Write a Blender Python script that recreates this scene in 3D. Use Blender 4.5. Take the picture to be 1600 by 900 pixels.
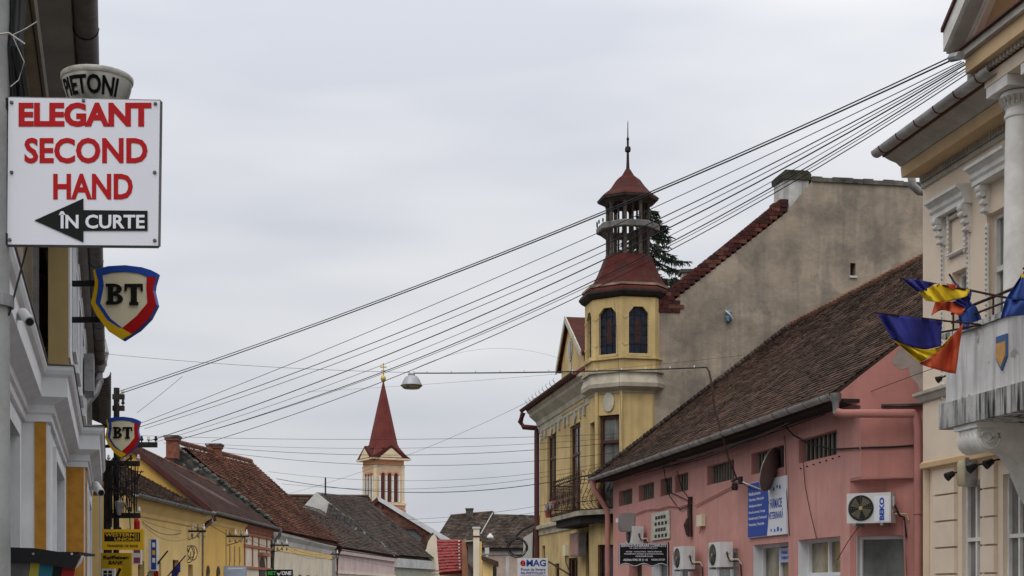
import bpy, bmesh, math, random
from mathutils import Vector as V
random.seed(11)
for _o in list(bpy.data.objects): bpy.data.objects.remove(_o)
SC = bpy.context.scene
COL = SC.collection
R = math.radians
# ---------------------------------------------------------------- camera
F, HZ, CZ = 2200.0, 920.0, 1.65          # focal length in photo pixels, horizon row, eye height
cam = bpy.data.cameras.new('camera')
cam.sensor_width = 36.0
cam.lens = 36.0 * F / 1600.0
cam.shift_y = (HZ - 450.0) / 1600.0
cam.clip_start = 0.1
cam.clip_end = 5000.0
co = bpy.data.objects.new('camera', cam)
COL.objects.link(co)
co.location = (0, 0, CZ)
co.rotation_euler = (R(90), 0, 0)
SC.camera = co
# ---------------------------------------------------------------- sky (overcast) and soft sun
SUN_EL, SUN_AZ = 55.0, 205.0             # azimuth: compass-like, 180 = behind the camera, >180 = from the left
w = bpy.data.worlds.new('World')
SC.world = w
w.use_nodes = True
nt = w.node_tree
nt.nodes.clear()
N = nt.nodes.new
out = N('ShaderNodeOutputWorld'); bg = N('ShaderNodeBackground')
sky = N('ShaderNodeTexSky'); sky.sky_type = 'NISHITA'; sky.sun_disc = False
sky.sun_elevation = R(SUN_EL); sky.sun_rotation = R(SUN_AZ)
skm = N('ShaderNodeMix'); skm.data_type = 'RGBA'; skm.blend_type = 'MULTIPLY'; skm.inputs[0].default_value = 1
skm.inputs[7].default_value = (0.9, 0.9, 0.9, 1)
tc = N('ShaderNodeTexCoord'); sep = N('ShaderNodeSeparateXYZ')
mp = N('ShaderNodeMapping'); mp.inputs['Scale'].default_value = (1.6, 1.6, 6.5)
n1 = N('ShaderNodeTexNoise'); n1.inputs['Scale'].default_value = 1.5; n1.inputs['Detail'].default_value = 3; n1.inputs['Roughness'].default_value = 0.5
rp = N('ShaderNodeValToRGB')
e = rp.color_ramp.elements
e[0].position = 0.36; e[0].color = (5.1, 5.28, 5.78, 1)
e[1].position = 0.66; e[1].color = (6.95, 6.98, 7.1, 1)
pw = N('ShaderNodeMath'); pw.operation = 'POWER'; pw.inputs[1].default_value = 1.6; pw.use_clamp = True
mr = N('ShaderNodeMapRange'); mr.inputs[1].default_value = 0; mr.inputs[2].default_value = 1; mr.inputs[3].default_value = 0.95; mr.inputs[4].default_value = 2.8
mul = N('ShaderNodeMix'); mul.data_type = 'RGBA'; mul.blend_type = 'MULTIPLY'; mul.inputs[0].default_value = 1
mix = N('ShaderNodeMix'); mix.data_type = 'RGBA'; mix.inputs[0].default_value = 0.93
L = nt.links.new
L(tc.outputs['Generated'], sep.inputs[0]); L(tc.outputs['Generated'], mp.inputs[0]); L(mp.outputs[0], n1.inputs['Vector'])
L(n1.outputs[0], rp.inputs[0]); L(sep.outputs[2], pw.inputs[0]); L(pw.outputs[0], mr.inputs[0])
L(rp.outputs[0], mul.inputs[6]); L(mr.outputs[0], mul.inputs[7])
L(sky.outputs[0], skm.inputs[6])
L(skm.outputs[2], mix.inputs[6]); L(mul.outputs[2], mix.inputs[7])
L(mix.outputs[2], bg.inputs[0]); bg.inputs[1].default_value = 0.1
L(bg.outputs[0], out.inputs[0])
sd = bpy.data.lights.new('sun', 'SUN'); sd.energy = 0.85; sd.angle = R(40); sd.color = (1.0, 0.96, 0.9)
so = bpy.data.objects.new('sun', sd); COL.objects.link(so)
_el, _az = R(SUN_EL), R(SUN_AZ)
_dir = V((math.sin(_az) * math.cos(_el), math.cos(_az) * math.cos(_el), math.sin(_el)))   # towards the sun
so.rotation_euler = _dir.to_track_quat('Z', 'Y').to_euler()
so.location = (0, -20, 40)
vs = SC.view_settings
vs.view_transform = 'Standard'; vs.look = 'None'; vs.exposure = 0.12; vs.gamma = 1.0; vs.use_curve_mapping = False

# ---------------------------------------------------------------- helpers
def P(px, py, Y):
    """photo pixel at a chosen distance -> world point"""
    return V(((px - 800) / F * Y, Y, CZ + (HZ - py) / F * Y))

class Fr:
    """vertical wall frame: t along the wall, n out of it, z up"""
    def __init__(s, o, d, n):
        s.o = V((o[0], o[1], 0)); s.d = V((d[0], d[1], 0)).normalized(); s.n = V((n[0], n[1], 0)).normalized()
    def p(s, t, n, z):
        q = s.o + s.d * t + s.n * n
        return V((q.x, q.y, z))
    def at(s, px, py, n=0.0):
        r = (px - 800) / F
        ox = s.o.x + s.n.x * n; oy = s.o.y + s.n.y * n
        t = -(ox - r * oy) / (s.d.x - r * s.d.y)
        return t, CZ + (HZ - py) / F * (oy + s.d.y * t)
    def t(s, px, n=0.0): return s.at(px, 0, n)[0]
    def z(s, px, py, n=0.0): return s.at(px, py, n)[1]
    def tY(s, Y, n=0.0): return (Y - s.o.y - s.n.y * n) / s.d.y

class MB:
    def __init__(s): s.v = []; s.f = []
    def add(s, vs, fs):
        b = len(s.v); s.v += [tuple(q) for q in vs]; s.f += [tuple(i + b for i in f) for f in fs]; return s
    def quad(s, a, b, c, d): return s.add([a, b, c, d], [(0, 1, 2, 3)])
    def poly(s, pts): return s.add(pts, [tuple(range(len(pts)))])
    def hexa(s, p):   # 8 corners: bottom ring 0-3, top ring 4-7
        return s.add(p, [(3, 2, 1, 0), (4, 5, 6, 7), (0, 1, 5, 4), (1, 2, 6, 5), (2, 3, 7, 6), (3, 0, 4, 7)])
    def box(s, fr, t0, t1, n0, n1, z0, z1):
        return s.hexa([fr.p(t0, n0, z0), fr.p(t1, n0, z0), fr.p(t1, n1, z0), fr.p(t0, n1, z0), fr.p(t0, n0, z1), fr.p(t1, n0, z1), fr.p(t1, n1, z1), fr.p(t0, n1, z1)])
    def prism(s, A, B):   # two matching rings
        n = len(A)
        return s.add(list(A) + list(B), [tuple(range(n))[::-1], tuple(range(n, 2 * n))] + [(i, (i + 1) % n, (i + 1) % n + n, i + n) for i in range(n)])
    def plate(s, fr, tz, n0, n1): return s.prism([fr.p(t, n0, z) for t, z in tz], [fr.p(t, n1, z) for t, z in tz])
    def tube(s, pts, r, seg=6, cap=True):
        pts = [V(p) for p in pts]; rings = []; n = len(pts); up = V((0, 0, 1))
        for i, p in enumerate(pts):
            d = (pts[min(i + 1, n - 1)] - pts[max(i - 1, 0)]).normalized()
            a = d.cross(up)
            if a.length < 0.05: a = d.cross(V((1, 0, 0)))
            a.normalize(); b = d.cross(a)
            rr = r[i] if isinstance(r, (list, tuple)) else r
            rings.append([p + (a * math.cos(k * 2 * math.pi / seg) + b * math.sin(k * 2 * math.pi / seg)) * rr for k in range(seg)])
        vs = [q for rg in rings for q in rg]; fs = []
        for i in range(n - 1):
            for k in range(seg): fs.append((i * seg + k, i * seg + (k + 1) % seg, (i + 1) * seg + (k + 1) % seg, (i + 1) * seg + k))
        if cap: fs += [tuple(range(seg))[::-1], tuple(range((n - 1) * seg, n * seg))]
        return s.add(vs, fs)
    def lathe(s, c, prof, seg=16, a0=0.0, cap=True):
        c = V(c); vs = []; fs = []; n = len(prof)
        for r, z in prof:
            for k in range(seg):
                a = a0 + k * 2 * math.pi / seg
                vs.append((c.x + r * math.sin(a), c.y - r * math.cos(a), c.z + z))
        for i in range(n - 1):
            for k in range(seg): fs.append((i * seg + k, i * seg + (k + 1) % seg, (i + 1) * seg + (k + 1) % seg, (i + 1) * seg + k))
        if cap: fs += [tuple(range(seg))[::-1], tuple(range((n - 1) * seg, n * seg))]
        return s.add(vs, fs)
    def disc(s, c, ax, r0, r1, h, seg=20):   # short cylinder / cone along ax
        c = V(c); ax = V(ax).normalized()
        return s.tube([c, c + ax * h], [r0, r1], seg)
    def sweep(s, path, prof, closed=False):
        """plan polyline (outward = right-hand side of travel), profile of (out, z)"""
        pts = [V((p[0], p[1])) for p in path]; n = len(pts); rings = []
        for i in range(n):
            if closed: a = (pts[i] - pts[i - 1]).normalized(); b = (pts[(i + 1) % n] - pts[i]).normalized()
            else:
                a = (pts[i] - pts[i - 1]).normalized() if i else (pts[1] - pts[0]).normalized()
                b = (pts[i + 1] - pts[i]).normalized() if i < n - 1 else a
            na = V((a.y, -a.x)); nb = V((b.y, -b.x)); m = (na + nb)
            m = m / max(0.2, m.dot(na))
            rings.append([(pts[i].x + m.x * o, pts[i].y + m.y * o, z) for o, z in prof])
        k = len(prof); vs = [q for rg in rings for q in rg]; fs = []
        for i in range(n if closed else n - 1):
            j = (i + 1) % n
            for q in range(k): fs.append((i * k + q, i * k + (q + 1) % k, j * k + (q + 1) % k, j * k + q))
        if not closed: fs += [tuple(range(k)), tuple(range((n - 1) * k, n * k))[::-1]]
        return s.add(vs, fs)
    def wall(s, fr, t0, t1, z0, z1, holes=(), n=0.0, depth=0.18):
        """wall face with real openings and reveals; holes are (t0, t1, z0, z1)"""
        ts = sorted({t0, t1} | {h[i] for h in holes for i in (0, 1)}); zs = sorted({z0, z1} | {h[i] for h in holes for i in (2, 3)})
        ts = [t for t in ts if t0 <= t <= t1]; zs = [z for z in zs if z0 <= z <= z1]
        for a, b in zip(ts, ts[1:]):
            for c, d in zip(zs, zs[1:]):
                m, k = (a + b) / 2, (c + d) / 2
                if any(h[0] < m < h[1] and h[2] < k < h[3] for h in holes): continue
                s.quad(fr.p(a, n, c), fr.p(b, n, c), fr.p(b, n, d), fr.p(a, n, d))
        for a, b, c, d in holes:
            for (u, x), (v, y) in (((a, c), (b, c)), ((b, c), (b, d)), ((b, d), (a, d)), ((a, d), (a, c))):
                s.quad(fr.p(u, n, x), fr.p(v, n, y), fr.p(v, n - depth, y), fr.p(u, n - depth, x))
        return s
    def build(s, name, mat, parent=None, smooth=None, kind=None, fix=True):
        off = V((0, 0, 0)); q = parent
        while q is not None: off += q.location; q = q.parent
        me = bpy.data.meshes.new(name)
        me.from_pydata([(a - off.x, b - off.y, c - off.z) for a, b, c in s.v], [], s.f)
        if fix:
            bm = bmesh.new(); bm.from_mesh(me); bmesh.ops.recalc_face_normals(bm, faces=bm.faces); bm.to_mesh(me); bm.free()
        if smooth:
            me.shade_smooth(); me.set_sharp_from_angle(angle=R(smooth))
        me.materials.append(mat)
        o = bpy.data.objects.new(name, me); COL.objects.link(o)
        o.parent = parent
        if kind: o['kind'] = kind
        return o

def tag(o, label, cat, group=None):
    o['label'] = label; o['category'] = cat
    if group: o['group'] = group
    return o
def thing(name, loc, label, cat, group=None):
    o = bpy.data.objects.new(name, None); COL.objects.link(o); o.location = loc; o.empty_display_size = 0.2
    return tag(o, label, cat, group)
def struct(o): o['kind'] = 'structure'; return o

# ---------------------------------------------------------------- materials
def mat(name, col, rough=0.85, var=0.12, scale=1.5, bump=0.15, bscale=25.0, col2=None, stain=None, stain_amt=0.0, metal=0.0, island=0.0, spec=0.3, streak=None, streak_amt=0.0, coat=0.0, patch=None, patch_scale=1.0, patch_cut=0.55, streak_scale=5.0, stain_rng=(.45, .75), stain_scale=None):
    m = bpy.data.materials.new(name); m.use_nodes = True
    nt = m.node_tree; b = nt.nodes['Principled BSDF']; N = nt.nodes.new; L = nt.links.new
    b.inputs['Roughness'].default_value = rough; b.inputs['Metallic'].default_value = metal
    b.inputs['Specular IOR Level'].default_value = spec
    if coat: b.inputs['Coat Weight'].default_value = coat
    geo = N('ShaderNodeNewGeometry')
    def noise(sc, det=5, vec=None, rg=0.55):
        t = N('ShaderNodeTexNoise'); t.inputs['Scale'].default_value = sc; t.inputs['Detail'].default_value = det; t.inputs['Roughness'].default_value = rg
        L(vec if vec else geo.outputs['Position'], t.inputs['Vector']); return t.outputs[0]
    def ramp(v, a, c):
        r = N('ShaderNodeMapRange'); r.inputs[1].default_value = a; r.inputs[2].default_value = c; L(v, r.inputs[0]); return r.outputs[0]
    def mixc(fac, A, B, mode='MIX'):
        x = N('ShaderNodeMix'); x.data_type = 'RGBA'; x.blend_type = mode
        for s, q in ((0, fac), (6, A), (7, B)):
            if hasattr(q, 'links') or hasattr(q, 'is_linked'): L(q, x.inputs[s])
            elif s == 0: x.inputs[0].default_value = q
            else: x.inputs[s].default_value = tuple(q) + (1,)
        return x.outputs[2]
    c2 = col2 if col2 else tuple(c * (1 - 2.2 * var) for c in col)
    c1 = tuple(min(1, c * (1 + var)) for c in col)
    cur = mixc(ramp(noise(scale), 0.3, 0.7), c1, c2)
    if patch:
        cur = mixc(ramp(noise(patch_scale, 6, rg=0.6), patch_cut, patch_cut + 0.03), cur, patch)
    if stain:
        x = N('ShaderNodeMath'); x.operation = 'MULTIPLY'; x.inputs[1].default_value = stain_amt
        L(ramp(noise(stain_scale or (scale * 0.35 + 0.1), 9, rg=0.68), *stain_rng), x.inputs[0]); cur = mixc(x.outputs[0], cur, stain)
    if streak:
        mp = N('ShaderNodeMapping'); mp.inputs['Scale'].default_value = (1, 1, 0.09); L(geo.outputs['Position'], mp.inputs[0])
        x = N('ShaderNodeMath'); x.operation = 'MULTIPLY'; x.inputs[1].default_value = streak_amt
        L(ramp(noise(streak_scale, 5, mp.outputs[0]), 0.45, 0.65 if streak_scale > 6 else 0.72), x.inputs[0]); cur = mixc(x.outputs[0], cur, streak)
    if island:
        r = N('ShaderNodeMapRange'); r.inputs[3].default_value = 1 - island; r.inputs[4].default_value = 1 + island
        L(geo.outputs['Random Per Island'], r.inputs[0]); cur = mixc(1.0, cur, r.outputs[0], 'MULTIPLY')
    L(cur, b.inputs['Base Color'])
    if bump:
        bp = N('ShaderNodeBump'); bp.inputs['Strength'].default_value = bump; bp.inputs['Distance'].default_value = 0.03
        L(noise(bscale, 4), bp.inputs['Height']); L(bp.outputs[0], b.inputs['Normal'])
    return m
def flat(name, col, rough=0.5, **k): return mat(name, col, rough, var=k.pop('var', 0.04), bump=k.pop('bump', 0.0), spec=k.pop('spec', 0.12), **k)
M = {}
def glass(name, col, rough=0.06):
    m = mat(name, col, rough, var=0.5, scale=2.0, bump=0.03, bscale=1.2, spec=0.9); return m

def text(s, fr, t0, z0, w, h, n, mt, parent, name='lettering', bold=0.0, flip=False, thick=0.002, slant=0.0):
    """lettering fitted in a w x h box on a wall frame (lower-left corner t0, z0)"""
    cu = bpy.data.curves.new(name, 'FONT'); cu.body = s; cu.size = 1.0; cu.offset = bold; cu.shear = slant
    cu.resolution_u = 3
    o = bpy.data.objects.new('tmp', cu); COL.objects.link(o)
    dg = bpy.context.evaluated_depsgraph_get(); dg.update()
    me = bpy.data.meshes.new_from_object(o.evaluated_get(dg))
    bpy.data.objects.remove(o); bpy.data.curves.remove(cu)
    if not me.vertices: return None
    xs = [q.co.x for q in me.vertices]; ys = [q.co.y for q in me.vertices]
    x0, x1, y0, y1 = min(xs), max(xs), min(ys), max(ys)
    off = V((0, 0, 0)); q = parent
    while q is not None: off += q.location; q = q.parent
    bm = bmesh.new(); bm.from_mesh(me)
    ext = bmesh.ops.extrude_face_region(bm, geom=bm.faces[:]); top = [g for g in ext['geom'] if isinstance(g, bmesh.types.BMVert)]
    tops = set(top)
    for v in bm.verts:
        u = (v.co.x - x0) / (x1 - x0)
        if flip: u = 1 - u
        v.co = fr.p(t0 + u * w, n + (thick if v in tops else 0), z0 + (v.co.y - y0) / (y1 - y0) * h) - off
    bmesh.ops.recalc_face_normals(bm, faces=bm.faces); bm.to_mesh(me); bm.free()
    me.shade_flat(); me.materials.clear(); me.materials.append(mt); me.name = name
    ob = bpy.data.objects.new(name, me); COL.objects.link(ob); ob.parent = parent
    return ob

def window(fr, t0, t1, z0, z1, n, parent, fm, gm, cols=2, rows=(0.3,), fw=0.06, dp=0.06, name='window', sill=None):
    """frame mesh plus one pane object per light; rows = heights (fraction from the top) of the transoms"""
    m = MB(); m.box(fr, t0, t0 + fw, n, n + dp, z0, z1); m.box(fr, t1 - fw, t1, n, n + dp, z0, z1)
    m.box(fr, t0 + fw, t1 - fw, n, n + dp, z0, z0 + fw); m.box(fr, t0 + fw, t1 - fw, n, n + dp, z1 - fw, z1)
    ts = [t0 + fw + (t1 - t0 - 2 * fw) * i / cols for i in range(cols + 1)]
    zs = [z0 + fw] + sorted(z1 - (z1 - z0) * r for r in rows) + [z1 - fw]
    for t in ts[1:-1]: m.box(fr, t - fw * .45, t + fw * .45, n, n + dp * .9, z0 + fw, z1 - fw)
    for z in zs[1:-1]: m.box(fr, t0 + fw, t1 - fw, n, n + dp * 1.1, z - fw * .5, z + fw * .5)
    o = m.build(name, fm, parent)
    for a, b in zip(ts, ts[1:]):
        for c, d in zip(zs, zs[1:]):
            MB().box(fr, a, b, n - .01, n + .012, c, d).build('pane', gm, o)
    if sill: MB().box(fr, t0 - .06, t1 + .06, n, sill, z0 - .06, z0 - .003).build('sill', fm, o)
    return o

def tiles(mb, A, B, C, D, w=0.2, ex=0.17, th=0.025, jit=0.35):
    """A-B eave, D-C ridge; rows of separate tiles, each with its own lifted lower edge"""
    A, B, C, D = V(A), V(B), V(C), V(D)
    nrm = (B - A).cross(D - A).normalized()
    if nrm.z < 0: nrm = -nrm
    Ls = max((D - A).length, (C - B).length); rows = max(2, int(Ls / ex))
    for i in range(rows):
        v0 = i / rows; v1 = min(1.0, (i + 1.12) / rows)
        a0 = A.lerp(D, v0); b0 = B.lerp(C, v0); a1 = A.lerp(D, v1); b1 = B.lerp(C, v1)
        cols = max(1, int((b0 - a0).length / w)); sh = 0.5 if i % 2 else 0.0
        for k in range(-1 if sh else 0, cols):
            u0 = max(0.0, (k + sh + .03) / cols); u1 = min(1.0, (k + sh + .97) / cols)
            if u1 - u0 < 0.15 / cols: continue
            l0 = th * (1 + jit * random.uniform(-1, 1)); l1 = l0 + th * jit * random.uniform(-.6, .6)
            q0 = a0.lerp(b0, u0); q1 = a0.lerp(b0, u1); q2 = a1.lerp(b1, u1); q3 = a1.lerp(b1, u0)
            dn = (q0 - q3) * random.uniform(-.02, .07)
            mb.add([q0 + dn + nrm * l0, q1 + dn + nrm * l1, q2 + nrm * .004, q3 + nrm * .004, q0 + dn - nrm * .01, q1 + dn - nrm * .01], [(0, 1, 2, 3), (4, 5, 1, 0)])
    return mb
def slab(mb, pts, th=0.12, off=.015):
    """roof deck: polygon thickened downwards"""
    pts = [V(p) for p in pts]; nrm = (pts[1] - pts[0]).cross(pts[-1] - pts[0]).normalized()
    if nrm.z < 0: nrm = -nrm
    return mb.prism([p - nrm * off for p in pts], [p - nrm * (th + off) for p in pts])
def sag(a, b, s, n=14):
    a, b = V(a), V(b); r = []
    for i in range(n + 1):
        u = i / n; q = a.lerp(b, u); q.z -= s * 4 * u * (1 - u); r.append(q)
    return r
# ---------------------------------------------------------------- shared materials
M['asphalt'] = mat('asphalt', (0.05, 0.05, 0.052), 0.9, var=.2, scale=.8)
M['paving'] = mat('paving', (0.22, 0.21, 0.2), 0.9, var=.15)
M['earth'] = mat('earth', (0.12, 0.11, 0.08), 0.95, var=.2, scale=.05)
M['concrete'] = mat('concrete', (0.33, 0.33, 0.32), 0.9, var=.12, scale=3, stain=(.15, .15, .14), stain_amt=.5)
M['white_paint'] = mat('white_paint', (0.78, 0.79, 0.80), 0.7, var=.05, bump=.08, bscale=60, stain=(.5, .49, .47), stain_amt=.35)
M['ochre'] = mat('ochre', (0.50, 0.235, 0.035), 0.9, var=.1, scale=6, bump=.3, bscale=90)
M['tan'] = mat('tan', (0.46, 0.34, 0.15), 0.7, var=.06, bump=.03)
M['soffit_tan'] = mat('soffit_tan', (0.36, 0.30, 0.21), 0.8, var=.1, streak=(.2, .17, .13), streak_amt=.4)
M['soffit_grey'] = mat('soffit_grey', (0.30, 0.285, 0.26), 0.8, var=.1)
M['zinc'] = mat('zinc', (0.33, 0.33, 0.33), 0.5, var=.18, scale=4, metal=.5, bump=.05, stain=(.15, .14, .13), stain_amt=.5)
M['zinc_dark'] = mat('zinc_dark', (0.15, 0.14, 0.135), 0.6, var=.18, scale=4, metal=.3, bump=.05)
M['zinc_light'] = mat('zinc_light', (0.46, 0.45, 0.43), 0.5, var=.14, scale=3, metal=.25, bump=.05, stain=(.2, .17, .14), stain_amt=.7)
M['black'] = mat('black', (0.012, 0.012, 0.013), 0.6, var=.1, bump=0)
M['cable'] = mat('cable', (0.018, 0.018, 0.02), 0.7, var=.1, bump=0)
M['wood_pole'] = mat('wood_pole', (0.035, 0.028, 0.024), 0.9, var=.2, scale=5)
M['iron'] = mat('iron', (0.05, 0.022, 0.016), 0.7, var=.25, scale=9, bump=.05)
M['brown_paint'] = mat('brown_paint', (0.085, 0.022, 0.016), 0.55, var=.12, bump=.02)
M['brown_wood'] = mat('brown_wood', (0.085, 0.03, 0.018), 0.6, var=.15, scale=5)
M['glass'] = glass('glass', (0.035, 0.04, 0.048))
M['glass_lit'] = mat('glass_lit', (0.30, 0.26, 0.17), 0.12, var=.45, scale=1.1, bump=0, spec=.8)
M['glass_curtain'] = mat('glass_curtain', (0.22, 0.225, 0.21), 0.2, var=.3, scale=1.0, bump=0, spec=.8, streak=(.06, .06, .06), streak_amt=.8)
M['sign_white'] = flat('sign_white', (0.74, 0.75, 0.80), 0.3, var=.02, stain=(.6, .6, .62), stain_amt=.3)
M['red'] = flat('red', (0.42, 0.01, 0.012), 0.5)
M['sign_black'] = flat('sign_black', (0.012, 0.012, 0.012), 0.35)
M['blue'] = flat('blue', (0.025, 0.075, 0.36), 0.4)
M['yellow'] = flat('yellow', (0.70, 0.42, 0.015), 0.4)
M['beige'] = flat('beige', (0.76, 0.68, 0.48), 0.45)
M['plastic'] = mat('plastic', (0.68, 0.68, 0.66), 0.5, var=.05, bump=0, stain=(.4, .38, .34), stain_amt=.4)
M['brick'] = mat('brick', (0.24, 0.075, 0.042), 0.9, var=.25, scale=9, island=.3, bump=.3)
M['insulator'] = flat('insulator', (0.75, 0.75, 0.72), 0.15)
M['tile_old'] = mat('tile_old', (0.095, 0.056, 0.04), 1.0, var=.3, scale=.8, island=.5, stain=(.035, .03, .022), stain_amt=.6, bump=.15, col2=(.05, .035, .028), spec=.08)
M['tile_grey'] = mat('tile_grey', (0.082, 0.062, 0.05), 1.0, spec=.08, var=.3, scale=.5, island=.4, stain=(.045, .042, .036), stain_amt=.6, bump=.2)
M['tile_red'] = mat('tile_red', (0.185, 0.085, 0.056), 1.0, spec=.1, var=.22, scale=.35, island=.3, stain=(.085, .055, .042), stain_amt=.7, bump=.2)
M['tile_bright'] = mat('tile_bright', (0.22, 0.028, 0.024), 0.6, var=.1, island=.15, bump=.05)
M['tin_red'] = mat('tin_red', (0.085, 0.02, 0.016), 0.85, var=.2, scale=3, bump=.06, stain=(.055, .034, .026), stain_amt=.8, spec=.12)
M['tin_brown'] = mat('tin_brown', (0.095, 0.058, 0.05), 0.75, spec=.15, var=.18, scale=1.5, bump=.04)
M['stone_dark'] = mat('stone_dark', (0.10, 0.096, 0.085), 0.95, var=.35, scale=2.5, bump=.5, bscale=8, patch=(.30, .29, .27), patch_scale=1.3, patch_cut=.6)

# ---------------------------------------------------------------- ground
g = MB(); g.quad((-900, -200, -.02), (900, -200, -.02), (900, 1600, -.02), (-900, 1600, -.02)); struct(g.build('ground', M['earth']))
# carriageway between the two rows, bending right beyond the yellow house
Lk = [(-1.0, -30), (-1.9, 8), (-13.0, 51), (-12.6, 120), (-9.8, 155), (-1.0, 260)]
Rk = [(12.5, -30), (6.0, 12), (3.4, 25), (1.0, 43), (-0.6, 57), (4, 120), (10, 260)]
rd = MB(); rd.poly([(x, y, .0) for x, y in Lk] + [(x, y, .0) for x, y in Rk[::-1]]); struct(rd.build('road', M['asphalt']))
def pave(name, kerb, far):
    m = MB(); a = [(x, y) for x, y in kerb]
    m.prism([(x, y, -.02) for x, y in a] + [(x, y, -.02) for x, y in far[::-1]], [(x, y, .13) for x, y in a] + [(x, y, .13) for x, y in far[::-1]])
    struct(m.build(name, M['paving']))
pave('pavement_left', Lk, [(-3.5, -30), (-4.2, 8), (-17, 51), (-16, 120), (-13, 155), (-4, 260)])
pave('pavement_right', Rk, [(17, -30), (10, 12), (7.6, 25), (4.4, 43), (2.2, 57), (7, 120), (13, 260)])
# ================================================================ LEFT: bank building close to the camera
FL = Fr((-1.28, 0), (-.2855, 1), (1, .2855))
def nb(b): return (b + 1.28) * .9616
LT = lambda Y, n=0.0: FL.tY(Y, n)
bank = thing('bank_building', FL.p(LT(22), 0, 0), 'white and ochre shopfront building with stepped white cornice along the left edge', 'building')
n2, n3, nu = nb(-.91), nb(-.5), .08
ZC = 4.1
T0, T1, T2, T3, T4 = LT(10), LT(20.6), LT(28.2), LT(37), LT(39)
# ground floor walls of the three steps (street faces white)
m = MB()
win1 = [(LT(12.2), LT(14.2), .7, 3.6), (LT(15.6), LT(19.2), .7, 3.75)]
m.wall(FL, T0, T1, 0, 4.9, win1, 0, .25)
win2 = [(LT(22.6), LT(26.6), .4, 3.72)]
m.wall(FL, T1, T2, 0, 4.9, win2, n2, .4)
win3 = [(LT(31, n3), LT(34.5, n3), .5, 3.6)]
m.wall(FL, T2, T4, 0, 4.9, win3, n3, .3)
m.quad(FL.p(T0, 0, 0), FL.p(T0, -5, 0), FL.p(T0, -5, 8), FL.p(T0, 0, 8))
m.build('wall', M['white_paint'], bank)
for T, a, b in ((T1, 0, n2), (T2, n2, n3)):            # return walls facing the camera: white edge strips, ochre panel
    MB().quad(FL.p(T - .003, a, 0), FL.p(T - .003, b, 0), FL.p(T - .003, b, 4.9), FL.p(T - .003, a, 4.9)).build('return_wall', M['white_paint'], bank)
    MB().box(FL, T - .03, T - .004, a + .02 if T == T2 else a + .17, b - .028, 0.6, ZC).build('panel', M['ochre'], bank)
MB().box(FL, T1 + .03, T1 + .16, n2, n2 + .03, .5, 4.05).build('pilaster', M['white_paint'], bank)
MB().box(FL, T2 - 1.0, T2 - .04, n2, n2 + .03, .5, 4.05).build('pilaster', M['white_paint'], bank)
MB().box(FL, T2 + .04, T2 + .9, n3, n3 + .025, .6, ZC).build('panel', M['ochre'], bank)
# window surrounds on the first step and windows
for (a, b, c, d), nn, dp in ((win1[0], 0, .25), (win1[1], 0, .25), (win2[0], n2, .4), (win3[0], n3, .3)):
    window(FL, a, b, c, d, nn - dp, bank, M['white_paint'] if nn else M['black'], M['glass'], 2, (.25,), .07)
    s = MB()
    s.box(FL, a - .22, a - .003, nn, nn + .05, c, d + .2); s.box(FL, b + .003, b + .22, nn, nn + .05, c, d + .2); s.box(FL, a - .003, b + .003, nn, nn + .05, d + .003, d + .2)
    s.build('surround', M['white_paint'], bank)
# stepped cornice
prof = [(-.02, ZC), (.05, ZC), (.05, ZC + .1), (.09, ZC + .13), (.09, ZC + .24), (.15, ZC + .28), (.28, ZC + .34), (.28, ZC + .62), (.33, ZC + .66), (.36, ZC + .72), (.36, ZC + .78), (-.02, ZC + .84)]
path = [FL.p(T0, 0, 0), FL.p(T1, 0, 0), FL.p(T1, n2, 0), FL.p(T2, n2, 0), FL.p(T2, n3, 0), FL.p(T3, n3, 0), FL.p(T3, -.3, 0)]
MB().sweep([(q.x, q.y) for q in path], prof).build('cornice', M['white_paint'], bank)
MB().sweep([(q.x, q.y) for q in path], [(-.02, ZC + .845), (.38, ZC + .785), (.38, ZC + .8), (-.02, ZC + .87)]).build('cornice_flashing', M['zinc_dark'], bank)
# upper storey
m = MB(); wu = [(LT(13), LT(14.4), 5.5, 7.2), (LT(16.6), LT(18.2), 5.3, 7.2), (LT(19.4), LT(21.6), 4.98, 7.3)]
m.wall(FL, T0, T4, 4.9, 7.95, wu, nu, .2); m.build('upper_wall', M['soffit_tan'], bank)
for a, b, c, d in wu: window(FL, a, b, c, d, nu - .2, bank, M['white_paint'], M['glass'], 2, (.3,), .08)
# boxed cladding panel on the upper storey, tan edge and pale face with window strips
PA, PB = LT(22), LT(35)
nP0, nP1 = nb(-.97), nb(-.66)
cl = MB().box(FL, PA, PB, nP0, nP1, 5.15, 7.8).build('cladding_panel', M['tan'], bank)
MB().box(FL, PA + .05, PB - .02, nP1 + .003, nP1 + .03, 5.3, 7.8).build('panel_face', M['white_paint'], cl)
for k, (y0, y1) in enumerate(((23.3, 24.6), (25.6, 27.4), (28.6, 30.6), (32, 34.2))):
    window(FL, LT(y0), LT(y1), 5.6, 7.6, nP1 + .035, bank, M['white_paint'], M['glass_curtain'], 1, (.3,), .09)
MB().box(FL, LT(30), LT(31.2), nP1 + .1, nP1 + .3, 5.9, 6.7).build('vent_box', M['zinc'], bank)
for z in (5.5, 6.6, 7.5): MB().box(FL, PA + .4, PA + .5, nu, nP0, z, z + .06).build('bracket', M['black'], bank)
MB().box(FL, LT(21.75), LT(21.83), nu, nu + .09, 4.95, 7.9).build('downpipe', M['zinc'], bank)
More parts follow.
